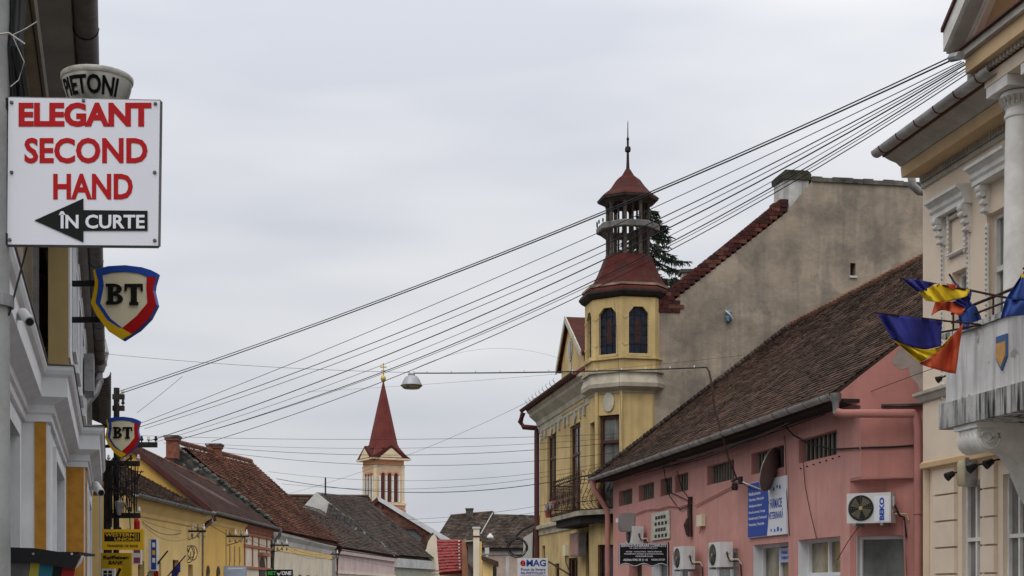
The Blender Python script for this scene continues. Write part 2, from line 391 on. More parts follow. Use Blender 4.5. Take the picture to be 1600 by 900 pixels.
# eave: wide box soffit and half-round gutter
ne0, ne1, ne2, ne3 = nb(-1.2), nb(-.8), nb(-.42), nb(-.13)
ZE = 7.9
MB().box(FL, T0, T4, ne0, ne0 + .2, ZE - .12, ZE).build('frieze', M['soffit_tan'], bank)
MB().box(FL, T0, T4, ne0 + .2, ne1, ZE - .04, ZE + .06).build('soffit', M['soffit_tan'], bank)
MB().box(FL, T0, T4, ne0 + .33, ne0 + .345, ZE - .052, ZE - .04).build('seam', M['black'], bank)
MB().box(FL, T0, T4, ne1, ne1 + .025, ZE - .08, ZE + .06).build('moulding', M['white_paint'], bank)
MB().box(FL, T0, T4, ne1 + .025, ne2, ZE, ZE + .08).build('soffit', M['soffit_grey'], bank)
def gutter(fr, t0, t1, n, z, r, mt, parent, every=0.9, bm=None, seg=10, z1=None):
    z1 = z if z1 is None else z1
    m = MB(); ring = []
    for k in range(seg + 1):
        a = math.pi * k / seg; ring.append((-math.cos(a) * r, -math.sin(a) * r))
    full = ring + [(x * .88, y * .88) for x, y in ring[::-1]]
    m.prism([fr.p(t0, n + x, z + y) for x, y in full], [fr.p(t1, n + x, z1 + y) for x, y in full])
    g = m.build('gutter', mt, parent, smooth=40)
    L_ = abs(t1 - t0); k = int(L_ / every)
    for i in range(k):
        u = (i + .5) / k; t = t0 + (t1 - t0) * u; zz = z + (z1 - z) * u
        b = MB(); b.prism([fr.p(t, n + x * 1.06, zz + y * 1.06) for x, y in ring] + [fr.p(t, n + x * 1.0, zz + y) for x, y in ring[::-1]], [fr.p(t + .03, n + x * 1.06, zz + y * 1.06) for x, y in ring] + [fr.p(t + .03, n + x, zz + y) for x, y in ring[::-1]])
        b.build('gutter_strap', bm or M['zinc_dark'], g)
    return g
gutter(FL, T0, T4, (ne2 + ne3) / 2, ZE + .1, (ne3 - ne2) / 2, M['zinc_dark'], bank, 1.6, M['black'])
ro = MB(); slab(ro, [FL.p(T0, ne3 - .1, ZE + .15), FL.p(T4, ne3 - .1, ZE + .15), FL.p(T4, -4.5, ZE + 3), FL.p(T0, -4.5, ZE + 3)], .08); ro.build('roof', M['tile_grey'], bank)
m = MB(); m.quad(FL.p(T4, n3, 0), FL.p(T4, -6, 0), FL.p(T4, -6, 8), FL.p(T4, n3, 8)); m.build('end_wall', M['soffit_grey'], bank)
# hopper and swan-neck downpipe where the gutter ends
dpn = nb(-.3)
MB().tube([FL.p(T4 + .05, dpn, ZE + .05), FL.p(T4 + .05, dpn, ZE - .45), FL.p(T4 - .1, dpn - .12, ZE - .8), FL.p(T4 - .35, dpn - .4, ZE - 1.2), FL.p(T4 - .4, dpn - .55, ZE - 1.7), FL.p(T4 - .4, dpn - .58, 4.9)], .12, 10).build('downpipe', M['zinc'], bank, smooth=40)
MB().lathe(FL.p(T4 + .05, dpn, ZE + .05), [(.13, -.25), (.2, -.05), (.2, .08)], 12).build('hopper', M['zinc'], bank, smooth=40)
MB().tube([FL.p(T4 + .1, dpn + .12, ZE), FL.p(T4 + .1, dpn + .14, ZE + .35), FL.p(T4 + .15, dpn + .1, ZE + .75)], [.1, .13, .07], 8).build('gutter_end', M['zinc_light'], bank, smooth=40)
# house after the bank
nh = thing('terrace_house', FL.p(LT(46), n2, 0), 'narrow grey house with ribbed dark gutter just past the bank shields', 'building')
m = MB(); m.wall(FL, T4 + .02, LT(51.5), 0, 7.7, [(LT(41.5), LT(43), 4.6, 6.4), (LT(46), LT(47.5), 4.6, 6.4)], n2, .2)
m.quad(FL.p(LT(51.5), n2, 0), FL.p(LT(51.5), -5, 0), FL.p(LT(51.5), -5, 7.7), FL.p(LT(51.5), n2, 7.7)); m.build('wall', M['soffit_grey'], nh)
for a, b in ((41.5, 43), (46, 47.5)): window(FL, LT(a), LT(b), 4.6, 6.4, n2 - .2, nh, M['white_paint'], M['glass'])
gutter(FL, T4 + .3, LT(50.5), nb(-.18), 7.75, .2, M['zinc_dark'], nh, .55, M['black'])
ro = MB(); slab(ro, [FL.p(T4 + .2, nb(-.3), 7.8), FL.p(LT(51), nb(-.3), 7.8), FL.p(LT(51), -4.5, 10), FL.p(T4 + .2, -4.5, 10)]); ro.build('roof', M['tile_grey'], nh)

# ---------------------------------------------------------------- things hung along the left wall
FX = Fr((0, 0), (1, 0), (0, -1))          # faces the camera; t = X, n = nearer (origin moved per sign)
def facing(Y, yaw=0.0):
    return Fr((0, Y), (math.cos(yaw), math.sin(yaw)), (math.sin(yaw), -math.cos(yaw)))
cp = thing('concrete_pole', P(-17, 920, 8.5) - V((0, 0, CZ)), 'grey concrete pole at the left edge carrying the second hand sign', 'pole')
x0 = P(-17, 920, 8.5).x
MB().tube([(x0, 8.5, 0), (x0, 8.5, 4), (x0 + .03, 8.5, 9)], [.13, .115, .095], 14).build('shaft', M['concrete'], cp, smooth=50)
MB().tube([(x0 + .01, 8.5, 3.35), (x0 + .01, 8.5, 3.42)], .135, 14).build('band', M['zinc'], cp)
cb = thing('cable_bundle', (x0 + .16, 8.45, 4.4), 'thick bundle of black cables tied to the pole above the red lettered sign', 'cables')
for k in range(7):
    a = x0 + .125 + .013 * k
    pts = [(a - .01 * (k % 3) + .02, 8.62 + .03 * (k % 2), 6.4), (a - .02, 8.6, 5.4), (x0 + .13 + .009 * k, 8.5, 4.92), (a + .004 * k, 8.56 + .02 * (k % 3), 4.5), (a + .006 * k, 8.62, 4.15)]
    MB().tube(pts, .014 if k % 3 else .02, 7).build('cable', M['cable'], cb, smooth=60)
MB().tube([(x0 + .02, 8.36, 4.93), (x0 + .17, 8.36, 4.95), (x0 + .25, 8.4, 4.9)], .006, 6).build('tie_wire', M['zinc_light'], cb)
MB().tube([(x0 + .17, 8.4, 4.95), (x0 + .25, 8.42, 5.0), (x0 + .31, 8.44, 5.05)], .003, 5).build('tie_wire', M['zinc_light'], cb)
MB().tube([(x0 + .18, 8.4, 4.94), (x0 + .24, 8.42, 4.8), (x0 + .2, 8.44, 4.7), (x0 + .15, 8.44, 4.66)], .003, 5).build('tie_wire', M['zinc_light'], cb)
MB().tube(sag((x0 + .21, 8.6, 3.8), (x0 + .12, 8.5, 3.3), .0, 6), .006, 6).build('cable', M['cable'], cb)

# second-hand sign: 0.92 m square enamel plate on two arms
F1 = facing(8.5)
sc1 = 8.5 / F
def X1(px): return (px - 800) * sc1
def Z1(py): return CZ + (HZ - py) * sc1
sg = thing('shop_sign', (X1(131), 8.5, Z1(384)), 'square white sign with red capitals and a black arrow on a pole', 'sign')
MB().plate(F1, [(X1(13), Z1(383)), (X1(248), Z1(385)), (X1(251), Z1(159)), (X1(15), Z1(154))], -.02, .02).build('plate', M['sign_white'], sg)
eg = MB(); 
for a, b in (((13, 383), (248, 385)), ((248, 385), (251, 159)), ((251, 159), (15, 154)), ((15, 154), (13, 383))):
    eg.tube([F1.p(X1(a[0]), 0, Z1(a[1])), F1.p(X1(b[0]), 0, Z1(b[1]))], .012, 6)
eg.build('edge_trim', M['zinc_dark'], sg)
for py0, py1 in ((155, 172), (366, 384)): MB().box(F1, x0 - .1, X1(14), -.02, .03, Z1(py1), Z1(py0)).build('arm', M['black'], sg)
for px, py in ((20, 162), (132, 159), (244, 164), (20, 271), (243, 271), (17, 376), (243, 377)):
    MB().disc(F1.p(X1(px), .02, Z1(py)), (0, -1, 0), .012, .008, .012, 10).build('screw', M['zinc_dark'], sg)
def txt1(s, a, b, c, d, mt, bold, n=.021): text(s, F1, X1(a), Z1(d), X1(b) - X1(a), Z1(c) - Z1(d), n, mt, sg, bold=bold)
txt1('ELEGANT', 31, 238, 162, 200, M['red'], .045)
txt1('SECOND', 40, 232, 217, 257, M['red'], .03)
txt1('HAND', 85, 209, 273, 313, M['red'], .03)
MB().plate(F1, [(X1(x), Z1(y)) for x, y in ((56, 346), (132, 312), (132, 330), (232, 331), (232, 362), (132, 362), (132, 380))], .021, .026).build('arrow', M['sign_black'], sg)
txt1('ÎN CURTE', 94, 228, 332, 359, M['sign_white'], .025, .027)

# pedestrian-crossing bowl lamp behind the sign
F2 = facing(10.3); s2 = 10.3 / F
pl = thing('crossing_lamp', ((152 - 800) * s2, 10.3, CZ + (HZ - 162) * s2), 'round white bowl lamp lettered for pedestrians above the second hand sign', 'lamp')
c = V(((152 - 800) * s2, 10.3, CZ + (HZ - 162) * s2))
MB().lathe(c, [(.06, -.10), (.17, -.06), (.21, .02), (.238, .10), (.25, .16), (.247, .19), (.20, .2), (.06, .205)], 28).build('bowl', mat('bowl', (.47, .45, .40), .45, var=.1, scale=6, bump=0, streak=(.09, .085, .07), streak_amt=.9), pl, smooth=50)
MB().lathe(c, [(.252, .155), (.258, .165), (.258, .19), (.25, .198)], 28, cap=False).build('rim', mat('bowl_rim', (.42, .40, .35), .5, var=.2, scale=8), pl, smooth=50)
MB().tube([c + V((0, .1, .2)), c + V((-.2, .35, .16)), c + V((-.75, .5, .16))], .025, 8).build('arm', M['zinc_dark'], pl)
def wrap(o, c, r0, r1, z0, z1):
    for v in o.data.vertices:      # bend flat lettering round the bowl
        x, y, z = v.co; u = (z - (z0 - c.z)) / (z1 - z0); r = r0 + (r1 - r0) * u + .004; a = x / ((r0 + r1) / 2)
        dd = r + max(0, -y - .0) * .0
        v.co = (math.sin(a) * dd, -math.cos(a) * dd, z)
FB = Fr((c.x, c.y), (1, 0), (0, -1))
o = text('PIETONI', FB, -.235, c.z + .0, .45, .13, 0, M['sign_black'], pl, bold=.03); wrap(o, c, .213, .243, c.z + .02, c.z + .12)

# shield signs
OUT = [(458, 152), (500, 140), (540, 132), (630, 128), (720, 140), (765, 154), (800, 172), (782, 230), (778, 262), (796, 340), (760, 410), (700, 470), (612, 526), (540, 480), (480, 400), (445, 330), (462, 262), (468, 220)]
def shield(px0, px1, py0, py1, Y, root_n, label):
    fr = facing(Y, -.04); k = (px1 - px0) / 355. * Y / F; kz = (py1 - py0) / 398. * Y / F
    xa = (px0 - 800) / F * Y; za = CZ + (HZ - py1) / F * Y
    q = lambda pts: [(xa + (x - 445) * k, za + (526 - y) * kz) for x, y in pts]
    s = thing('shield_sign', fr.p(xa + 170 * k, 0, za), label, 'sign', 'bank shield signs on the left')
    MB().plate(fr, q(OUT), -.14, 0).build('shield_body', M['blue'], s)
    MB().plate(fr, q([(508, 180), (560, 168), (630, 164), (700, 172), (745, 190), (742, 250), (748, 330), (690, 400), (614, 463), (550, 412), (495, 330), (508, 270), (514, 235)]), .001, .012).build('face', M['beige'], s)
    MB().plate(fr, q([(470, 150), (540, 133), (630, 129), (720, 141), (798, 173), (797, 196), (745, 188), (700, 171), (630, 163), (560, 167), (507, 179), (513, 235), (506, 270), (494, 331), (549, 413), (612, 463), (600, 462), (535, 420), (472, 326), (484, 262), (488, 215)]), .001, .03).build('blue_band', M['blue'], s)
    MB().plate(fr, q([(459, 153), (468, 151), (486, 215), (482, 262), (470, 326), (534, 421), (600, 463), (613, 465), (664, 494), (612, 525), (541, 479), (481, 400), (446, 330), (463, 262), (469, 220)]), .001, .034).build('yellow_band', M['yellow'], s)
    MB().plate(fr, q([(797, 197), (781, 232), (777, 262), (795, 340), (759, 410), (699, 469), (665, 494), (614, 464), (690, 401), (749, 331), (743, 250), (746, 190)]), .001, .03).build('red_band', M['red'], s)
    lb = MB()                                            # slab-serif letters B and T
    def pl_(pts): lb.plate(fr, q(pts), .013, .05)
    pl_([(528, 228), (556, 228), (556, 242), (528, 242)]); pl_([(540, 242), (566, 242), (566, 322), (540, 322)]); pl_([(530, 322), (556, 322), (556, 338), (530, 338)])
    for cy, ry, rx in ((255, 27, 40), (308, 30, 46)):
        A = []; B = []
        for i in range(9):
            a = -math.pi / 2 + math.pi * i / 8
            A.append((572 + rx * math.cos(a), cy + ry * math.sin(a))); B.append((570 + (rx - 22) * math.cos(a), cy + (ry - 13) * math.sin(a)))
        for i in range(8): pl_([A[i], A[i + 1], B[i + 1], B[i]])
    pl_([(556, 228), (573, 228), (573, 242), (556, 242)]); pl_([(566, 276), (574, 276), (574, 290), (566, 290)]); pl_([(556, 322), (574, 322), (574, 338), (556, 338)])
    pl_([(628, 230), (724, 230), (724, 246), (628, 246)]); pl_([(628, 246), (640, 246), (636, 268), (628, 268)]); pl_([(712, 246), (724, 246), (724, 268), (716, 268)])
    pl_([(662, 246), (692, 246), (692, 326), (662, 326)]); pl_([(654, 326), (700, 326), (700, 342), (654, 342)])
    lb.build('lettering', M['sign_black'], s)
    for y in (218, 412):
        z = za + (526 - y) * kz; m = MB()
        m.box(fr, FL.p(LT(Y), root_n, 0).x, xa + 40 * k, -.09, -.05, z - .045, z + .045); m.build('bracket', M['black'], s)
    return s
shield(134, 240, 409, 527, 22.0, nP1, 'large bank shield sign lettered BT directly below the white square sign')
shield(156.5, 212, 648, 713, 39.6, n2, 'smaller bank shield sign lettered BT farther down the left side')

# surveillance cameras on the shopfront
for px, py, Y, rn, lab in ((40, 500, 15.0, .0, 'white surveillance camera on the near shopfront cornice left of the large shield'), (152, 765, 34, n3, 'white surveillance camera on the ochre shopfront beside the cable pole')):
    q = P(px, py, Y); s = thing('surveillance_camera', q, lab, 'camera', 'surveillance cameras'); k = Y / 15.0 * .55 if Y > 20 else .75
    MB().tube([q + V((-.22 * k, 0, .06 * k)), q + V((-.02 * k, -.02, .06 * k))], .07 * k, 12).build('base', M['plastic'], s, smooth=40)
    MB().tube([q + V((-.02 * k, -.05, .09 * k)), q + V((.16 * k, -.3 * k, -.08 * k))], .075 * k, 12).build('body', M['plastic'], s, smooth=40)
    MB().tube([q + V((.165 * k, -.31 * k, -.085 * k)), q + V((.17 * k, -.32 * k, -.09 * k))], .055 * k, 12).build('lens', M['black'], s)
# awning sign with coloured stripes, bottom left
Y = 13.0; fr = facing(Y, .12); k = Y / F
f0 = Fr((P(126, 0, Y).x, Y), fr.d[:2], fr.n[:2]); zz = lambda py: CZ + (HZ - py) * k
aw = thing('awning_sign', f0.p(-.6, 0, 1.6), 'black edged awning board with yellow, teal and red stripes at bottom left', 'awning')
def ab(px): return (px - 126) * k
MB().plate(f0, [(ab(-90), zz(876)), (ab(60), zz(880)), (ab(117), zz(889)), (ab(127), zz(868)), (ab(60), zz(857)), (ab(-90), zz(852))], 0, .05).build('band', M['black'], aw)
for a, b, mt in ((50, 64, flat('awning_yellow', (.42, .36, .05))), (64, 85, flat('awning_teal', (.03, .16, .22))), (85, 99, M['sign_black']), (99, 118, flat('awning_red', (.3, .02, .02)))):
    MB().plate(f0, [(ab(a - 10), zz(960)), (ab(b - 10), zz(960)), (ab(b), zz(878)), (ab(a), zz(878))], -.04, -.01).build('stripe', mt, aw)
MB().plate(f0, [(ab(-90), zz(960)), (ab(39), zz(960)), (ab(49), zz(878)), (ab(-90), zz(874))], -.05, -.02).build('board', M['zinc_dark'], aw)
MB().box(f0, ab(-90), ab(122), -.9, -.06, zz(866), zz(862)).build('canopy', M['black'], aw)
for px in (4, 56, 114): MB().disc(f0.p(ab(px), .05, zz(866 if px > 20 else 868)), f0.n, .013, .008, .014, 10).build('bolt', M['zinc_light'], aw)
MB().plate(f0, [(ab(118), zz(889)), (ab(126), zz(880)), (ab(130), zz(868)), (ab(127.5), zz(868))], -.04, .0).build('end_clip', M['plastic'], aw)

# utility pole with crossarms and insulators
YP = 44.0; kp = YP / F; px_ = lambda p: (p - 800) * kp; pz_ = lambda p: CZ + (HZ - p) * kp
up = thing('utility_pole', (px_(168), YP, 0), 'dark utility pole crowded with crossarms, insulators and hanging cables behind the shields', 'pole')
MB().tube([(px_(168), YP, 0), (px_(169), YP, pz_(720))], .13, 10).build('shaft', M['wood_pole'], up, smooth=50)
MB().tube([(px_(177), YP + .3, 0), (px_(178), YP + .3, pz_(604))], .09, 10).build('shaft', M['wood_pole'], up, smooth=50)
MB().tube([(px_(160), YP - .2, 0), (px_(160), YP - .2, pz_(745))], .035, 8).build('conduit', M['plastic'], up)
for k_, (a, b, y, yo) in enumerate(((166, 243, 694, .2), (164, 220, 725, -.15), (168, 221, 806, -.15), (168, 218, 838, -.1), (172, 190, 618, .3), (172, 190, 636, .3))):
    ca = MB().box(facing(YP + yo), px_(a), px_(b), -.06, .06, pz_(y + 4), pz_(y - 4)).build('crossarm', M['wood_pole'], up)
    n_ = max(2, int((b - a) / 11))
    for i in range(n_):
        q = V((px_(a + 8 + (b - a - 10) * i / max(1, n_ - 1)), YP + yo, pz_(y - 4)))
        MB().lathe(q, [(.02, 0), (.02, .04), (.055, .06), (.06, .1), (.035, .13), (.045, .17), (.015, .2)], 8).build('insulator', M['insulator'] if (i + k_) % 2 else M['black'], ca, smooth=60)
for i in range(16):
    a = 172 + i * 2.9 + random.uniform(-1, 1); y0 = random.choice((722, 730, 742)); y1 = random.choice((800, 806, 836))
    MB().tube(sag(P(a, y0, YP - .25), P(a + random.uniform(-6, 6), y1, YP - .25), random.uniform(-.1, .1), 6), .016, 5).build('drop_cable', M['cable'], up)
for i in range(9):
    MB().tube(sag(P(172 + random.uniform(0, 10), random.uniform(700, 770), YP - .3), P(200 + random.uniform(-6, 25), random.uniform(720, 800), YP - .3), random.uniform(.1, .45), 8), .018, 5).build('loop_cable', M['cable'], up)
MB().tube([P(165, 770, YP - .2), P(182, 730, YP - .2), P(205, 715, YP - .2)], .03, 6).build('brace', M['wood_pole'], up)
MB().tube([P(205, 745, YP - .2), P(212, 758, YP - .2), P(221, 735, YP - .2)], .018, 6).build('brace', M['wood_pole'], up)
MB().lathe(P(214, 820, YP - .3), [(.05, -.35), (.09, -.3), (.09, .1), (.03, .2)], 10).build('fuse', M['red'], up)
MB().lathe(P(186, 795, YP - .35), [(.06, -.2), (.1, 0), (.14, .2), (.1, .25)], 10).build('lamp_bracket', M['zinc'], up)

def board(name, px0, px1, py0, py1, Y, mt, label, cat='sign', th=.12, yaw=0.0, group=None):
    k = Y / F; f = facing(Y, 0); 
    s = thing(name, ((px0 + px1) / 2 * k - 800 * k, Y, CZ + (HZ - py1) * k), label, cat, group)
    MB().box(f, (px0 - 800) * k, (px1 - 800) * k, -th, 0, CZ + (HZ - py1) * k, CZ + (HZ - py0) * k).build('board', mt, s)
    def tx(st, a, b, c, d, m_, bold=.02, n=.003, sl=0.0): return text(st, f, (a - 800) * k, CZ + (HZ - d) * k, (b - a) * k, (d - c) * k, n, m_, s, bold=bold, slant=sl, thick=.004)
    def rect(a, b, c, d, m_, n0=.001, n1=.004, nm='field'): return MB().box(f, (a - 800) * k, (b - 800) * k, n0, n1, CZ + (HZ - d) * k, CZ + (HZ - c) * k).build(nm, m_, s)
    return s, tx, rect, f, k
s, tx, rect, f, k = board('shop_sign', 159.5, 224, 827, 859, 40, M['yellow'], 'yellow money transfer sign with black lettered panel on the left')
rect(163, 219, 832, 846, M['sign_black'])
tx('WESTERN', 164.5, 210, 833, 838.3, M['yellow'], .02, .006); tx('UNION', 179, 210, 840, 845, M['yellow'], .02, .006)
rect(212, 213, 833, 845, M['yellow'], .004, .007); rect(215.5, 216.5, 833, 845, M['yellow'], .004, .007)
tx('TRANSFER DE BANI', 167, 215, 851, 855, M['sign_black'])
s, tx, rect, f, k = board('shop_sign', 157.5, 205, 864, 935, 42, flat('mustard', (.50, .32, .015)), 'mustard yellow bank sign below the money transfer sign')
tx('Raiffeisen', 161.5, 201, 868, 874, M['sign_black'], .03); tx('BANK', 169, 193, 876, 882, M['sign_black'], .03, sl=.2)
rect(171, 191, 884, 915, M['yellow'], .001, .006)
MB().plate(f, [((a - 800) * k, CZ + (HZ - b) * k) for a, b in ((173, 897), (176, 894), (181, 899), (186, 887), (190, 889), (184, 902), (190, 910), (187, 912))], .006, .01).build('emblem', M['sign_black'], s)
s, tx, rect, f, k = board('wall_unit', 159, 179, 888.5, 915, 41.0, M['plastic'], 'small white box with four dark squares in front of the mustard sign', 'box')
for a in (161.5, 169):
    for b in (891.5, 897): rect(a, a + 6, b, b + 4.5, M['black'], .001, .004, 'grille')
# ================================================================ LEFT ROW further down the street
M['ylw_wall'] = mat('ylw_wall', (0.88, 0.62, 0.25), 0.9, var=.06, scale=.8, streak=(.74, .5, .19), streak_amt=.35)
M['ylw_deep'] = mat('ylw_deep', (0.84, 0.52, 0.14), 0.9, var=.06, scale=.8, streak=(.62, .37, .1), streak_amt=.35)
M['cream'] = mat('cream', (0.80, 0.70, 0.53), 0.9, var=.08, scale=.7, streak=(.56, .5, .4), streak_amt=.5)
M['rose'] = mat('rose', (0.68, 0.52, 0.48), 0.9, var=.08, scale=.7, streak=(.48, .37, .34), streak_amt=.5)
M['rose_trim'] = mat('rose_trim', (0.42, 0.17, 0.11), 0.9, var=.1)
M['plaster_white'] = mat('plaster_white', (0.58, 0.57, 0.54), 0.9, var=.12, scale=.6, stain=(.3, .29, .27), stain_amt=.5)
M['brick_far'] = mat('brick_far', (0.19, 0.085, 0.055), 0.95, var=.3, scale=1.2, bump=.3, stain=(.1, .06, .045), stain_amt=.6)
M['snow_tin'] = mat('snow_tin', (0.62, 0.64, 0.66), 0.45, var=.08, scale=.8, bump=0)
M['door_dark'] = mat('door_dark', (0.05, 0.035, 0.025), 0.7, var=.2)
FA = Fr((-14.6, 0), (0, 1), (1, 0))
def za(px, py, n=0): return FA.z(px, py, n)
def qx(px, Y): return (px - 800) / F * Y

# --- low yellow house, old tile roof
A = thing('yellow_house', (-15, 58, 0), 'pale yellow low house with zinc gutter and dark old tile roof on the left', 'building')
YA0, YA1 = 52.2, 66.2
hol = [(55.0, 55.9, .8, 2.75), (57.6, 58.6, .8, 2.75), (60.6, 61.7, .3, 2.9), (63.5, 64.4, .8, 2.75)]
m = MB(); m.wall(FA, YA0, YA1, 0, 5.1, hol, 0, .25)
m.quad((-14.6, YA0, 0), (-22, YA0, 0), (-22, YA0, 5.1), (-14.6, YA0, 5.1)); m.build('wall', M['ylw_wall'], A)
for a, b, c, d in hol: window(FA, a, b, c, d, -.25, A, M['brown_wood'], M['glass'], 2, (.3,), .07)
MB().sweep([(-14.6, YA0), (-14.6, YA1)], [(0, 4.45), (.08, 4.5), (.1, 4.65), (.3, 4.95), (.34, 5.1), (0, 5.1)]).build('cornice', M['ylw_wall'], A)
E0, E1, R1, R0 = (-14.1, YA0, 5.22), (-14.1, YA1, 5.22), (-18.4, YA1, 7.5), (-18.4, YA0, 7.5)
m = MB(); slab(m, [E0, E1, R1, R0]); slab(m, [R0, R1, (-22.6, YA1, 5.2), (-22.6, YA0, 5.2)]); rf = m.build('roof', M['tile_old'], A)
m = MB(); tiles(m, E0, E1, R1, R0, .28, .22, .04); m.build('tile_field', M['tile_old'], rf, kind='stuff', fix=False)
gutter(FA, YA0 + .2, YA1 - .3, .62, 5.2, .13, M['zinc'], A, .75, M['zinc_dark'])
MB().tube([(-14.0, YA1 - .4, 5.15), (-14.0, YA1 - .4, 4.8), (-14.45, YA1 - .4, 4.4), (-14.45, YA1 - .4, 0)], .07, 8).build('downpipe', M['zinc'], A)
s, tx, rect, f, k = board('light_box', 231, 245, 842, 892, 55.5, M['plastic'], 'tall narrow white light box with blue face on the pale yellow house', 'sign', .3)
rect(236, 244, 843, 890, M['blue'])
for i in range(3): rect(238, 242.5, 848 + i * 12, 855 + i * 12, M['sign_white'] if i != 1 else M['yellow'], .005, .008, 'blurred_print')
s, tx, rect, f, k = board('light_box', 207, 220, 858, 882, 50, M['plastic'], 'small white light box with red panels beside the money transfer sign', 'sign', .2)
rect(209, 219, 859, 864, flat('panel_red', (.3, .06, .08))); rect(209, 219, 871, 880, flat('panel_red2', (.3, .06, .08)))

# --- deep yellow house with brown sheet roof, rosy front at its far end
B = thing('yellow_house', (-15, 70, 0), 'deep yellow gabled house with brown ribbed metal roof and brown downpipe', 'building')
YB0, YB1, YB2 = 66.5, 76.6, 85.2
ez, rz, rx = 5.6, 8.45, -18.0
rz2 = 7.95
hol = [(67.2, 68.0, .8, 2.4), (69.5, 70.4, .8, 2.4)]
m = MB(); m.wall(FA, YB0, YB1, 0, 5.6, hol, 0, .2); m.build('wall', M['ylw_deep'], B)
for a, b, c, d in hol:
    window(FA, a, b, c, d, -.2, B, M['brown_wood'], M['glass'], 2, (.3,), .07)
    ar = [(a, d)] + [((a + b) / 2 + (b - a) / 2 * math.cos(x), d + .38 * math.sin(x)) for x in [math.pi * (1 - i / 8) for i in range(9)]] + [(b, d)]
    MB().plate(FA, ar, .003, .02).build('window_arch', M['door_dark'], B)
MB().poly([(-14.6, YB0, 0), (-21.4, YB0, 0), (-21.4, YB0, ez), (rx, YB0, rz - .05), (-14.6, YB0, ez - .02)]).build('gable_wall', M['ylw_deep'], B)
m = MB(); slab(m, [(-14.15, YB0 - .3, ez - .3), (-14.15, YB2, ez - .3), (rx, YB2, rz2), (rx, YB0 - .3, rz)], .16, .05); slab(m, [(rx, YB0 - .3, rz), (rx, YB2, rz2), (-21.8, YB2, ez - .3), (-21.8, YB0 - .3, ez - .3)], .16)
rf = m.build('roof', M['tin_brown'], B)
for i in range(46):
    y = YB0 - .28 + i * .42; rz_ = rz + (rz2 - rz) * i / 45.
    MB().prism([(-14.15, y, ez - .3), (-14.15, y + .05, ez - .3), (-14.15, y + .05, ez - .24), (-14.15, y, ez - .24)], [(rx, y, rz_ - .03), (rx, y + .05, rz_ - .03), (rx, y + .05, rz_ + .05), (rx, y, rz_ + .05)]).build('seam', M['tin_brown'], rf)
m = MB()
for i in range(40): m.lathe((rx, YB0 - .2 + i * .48, rz + (rz2 - rz) * i / 39.), [(.12, -.06), (.14, .05), (.06, .12)], 6)
m.build('ridge_caps', M['tile_red'], rf, kind='stuff')
MB().prism([(-14.1, YB0 - .34, ez - .48), (-14.1, YB0 - .34, ez - .18), (rx, YB0 - .34, rz + .1), (rx, YB0 - .34, rz - .2)], [(-14.1, YB0 - .3, ez - .48), (-14.1, YB0 - .3, ez - .18), (rx, YB0 - .3, rz + .1), (rx, YB0 - .3, rz - .2)]).build('verge_board', M['brown_paint'], B)
gutter(FA, YB0 - .1, YB2 - .1, .58, ez - .28, .12, M['zinc'], B, .8, M['zinc_light'])
MB().sweep([(-14.6, YB0), (-14.6, YB1)], [(0, 4.75), (.06, 4.8), (.08, 4.95), (.25, 5.15), (.3, 5.28), (0, 5.28)]).build('cornice', M['ylw_wall'], B)
MB().tube([(-14.05, YB0 + .1, 5.25), (-14.05, YB0 + .1, 4.95), (-14.45, YB0 - .15, 4.7), (-14.8, YB0 - .2, 4.45), (-14.75, YB0 - .2, 0)], .1, 10).build('downpipe', M['brown_paint'], B, smooth=40)
for y in [73.0 + i * .45 for i in range(8)]: MB().box(FA, y, y + .2, .0, .28, 4.45, 4.74).build('corbel', M['ylw_wall'], B)
for y in (72.6, 73.8, 75.2): MB().plate(FA, [(y, 2.75), (y + .1, 3.0), (y + .35, 3.1), (y + .25, 3.9), (y + .1, 3.9), (y + .1, 3.1)], .002, .05).build('ornament', M['tan'], B)
MB().box(FA, 71.8, 71.9, .0, .03, 0, 4.7).build('pilaster_edge', M['tan'], B)
Bp = thing('rosy_house', (-15, 81, 0), 'narrow whitish house front with rosy brick trim beside the deep yellow house', 'building')
hol = [(81.2, 83.2, .3, 2.9)]
m = MB(); m.wall(FA, YB1 + .01, YB2, 0, 5.3, hol, 0, .3); m.build('wall', M['cream'], Bp)
for y in (76.7, 79.0, 81.0, 83.6): MB().box(FA, y, y + .18, .001, .06, 2.9, 4.6).build('pilaster', M['rose_trim'], Bp)
for z in (2.75, 3.95, 4.6): MB().box(FA, YB1 + .02, YB2, .002, .1, z, z + .14).build('string_course', M['rose_trim'], Bp)
MB().sweep([(-14.6, YB1 + .02), (-14.6, YB2)], [(0, 4.75), (.06, 4.8), (.1, 4.95), (.3, 5.2), (.36, 5.28), (0, 5.28)]).build('cornice', M['rose_trim'], Bp)
ar = [(81.2, .3)] + [(82.2 - math.cos(x), 2.5 + 1.0 * math.sin(x)) for x in [math.pi * i / 10 for i in range(11)]] + [(83.2, .3)]
MB().plate(FA, ar, .005, .05).build('door_arch', M['door_dark'], Bp)
MB().plate(FA, [(80.9, 3.55), (83.6, 3.55), (83.6, 3.75), (80.9, 3.75)], .01, .3).build('door_hood', M['rose_trim'], Bp)
MB().tube([(-14.0, YB2 - .2, 5.2), (-14.05, YB2, 4.9), (-14.45, YB2 + .05, 4.4), (-14.45, YB2 + .05, 0)], .11, 10).build('downpipe', M['zinc'], Bp, smooth=40)

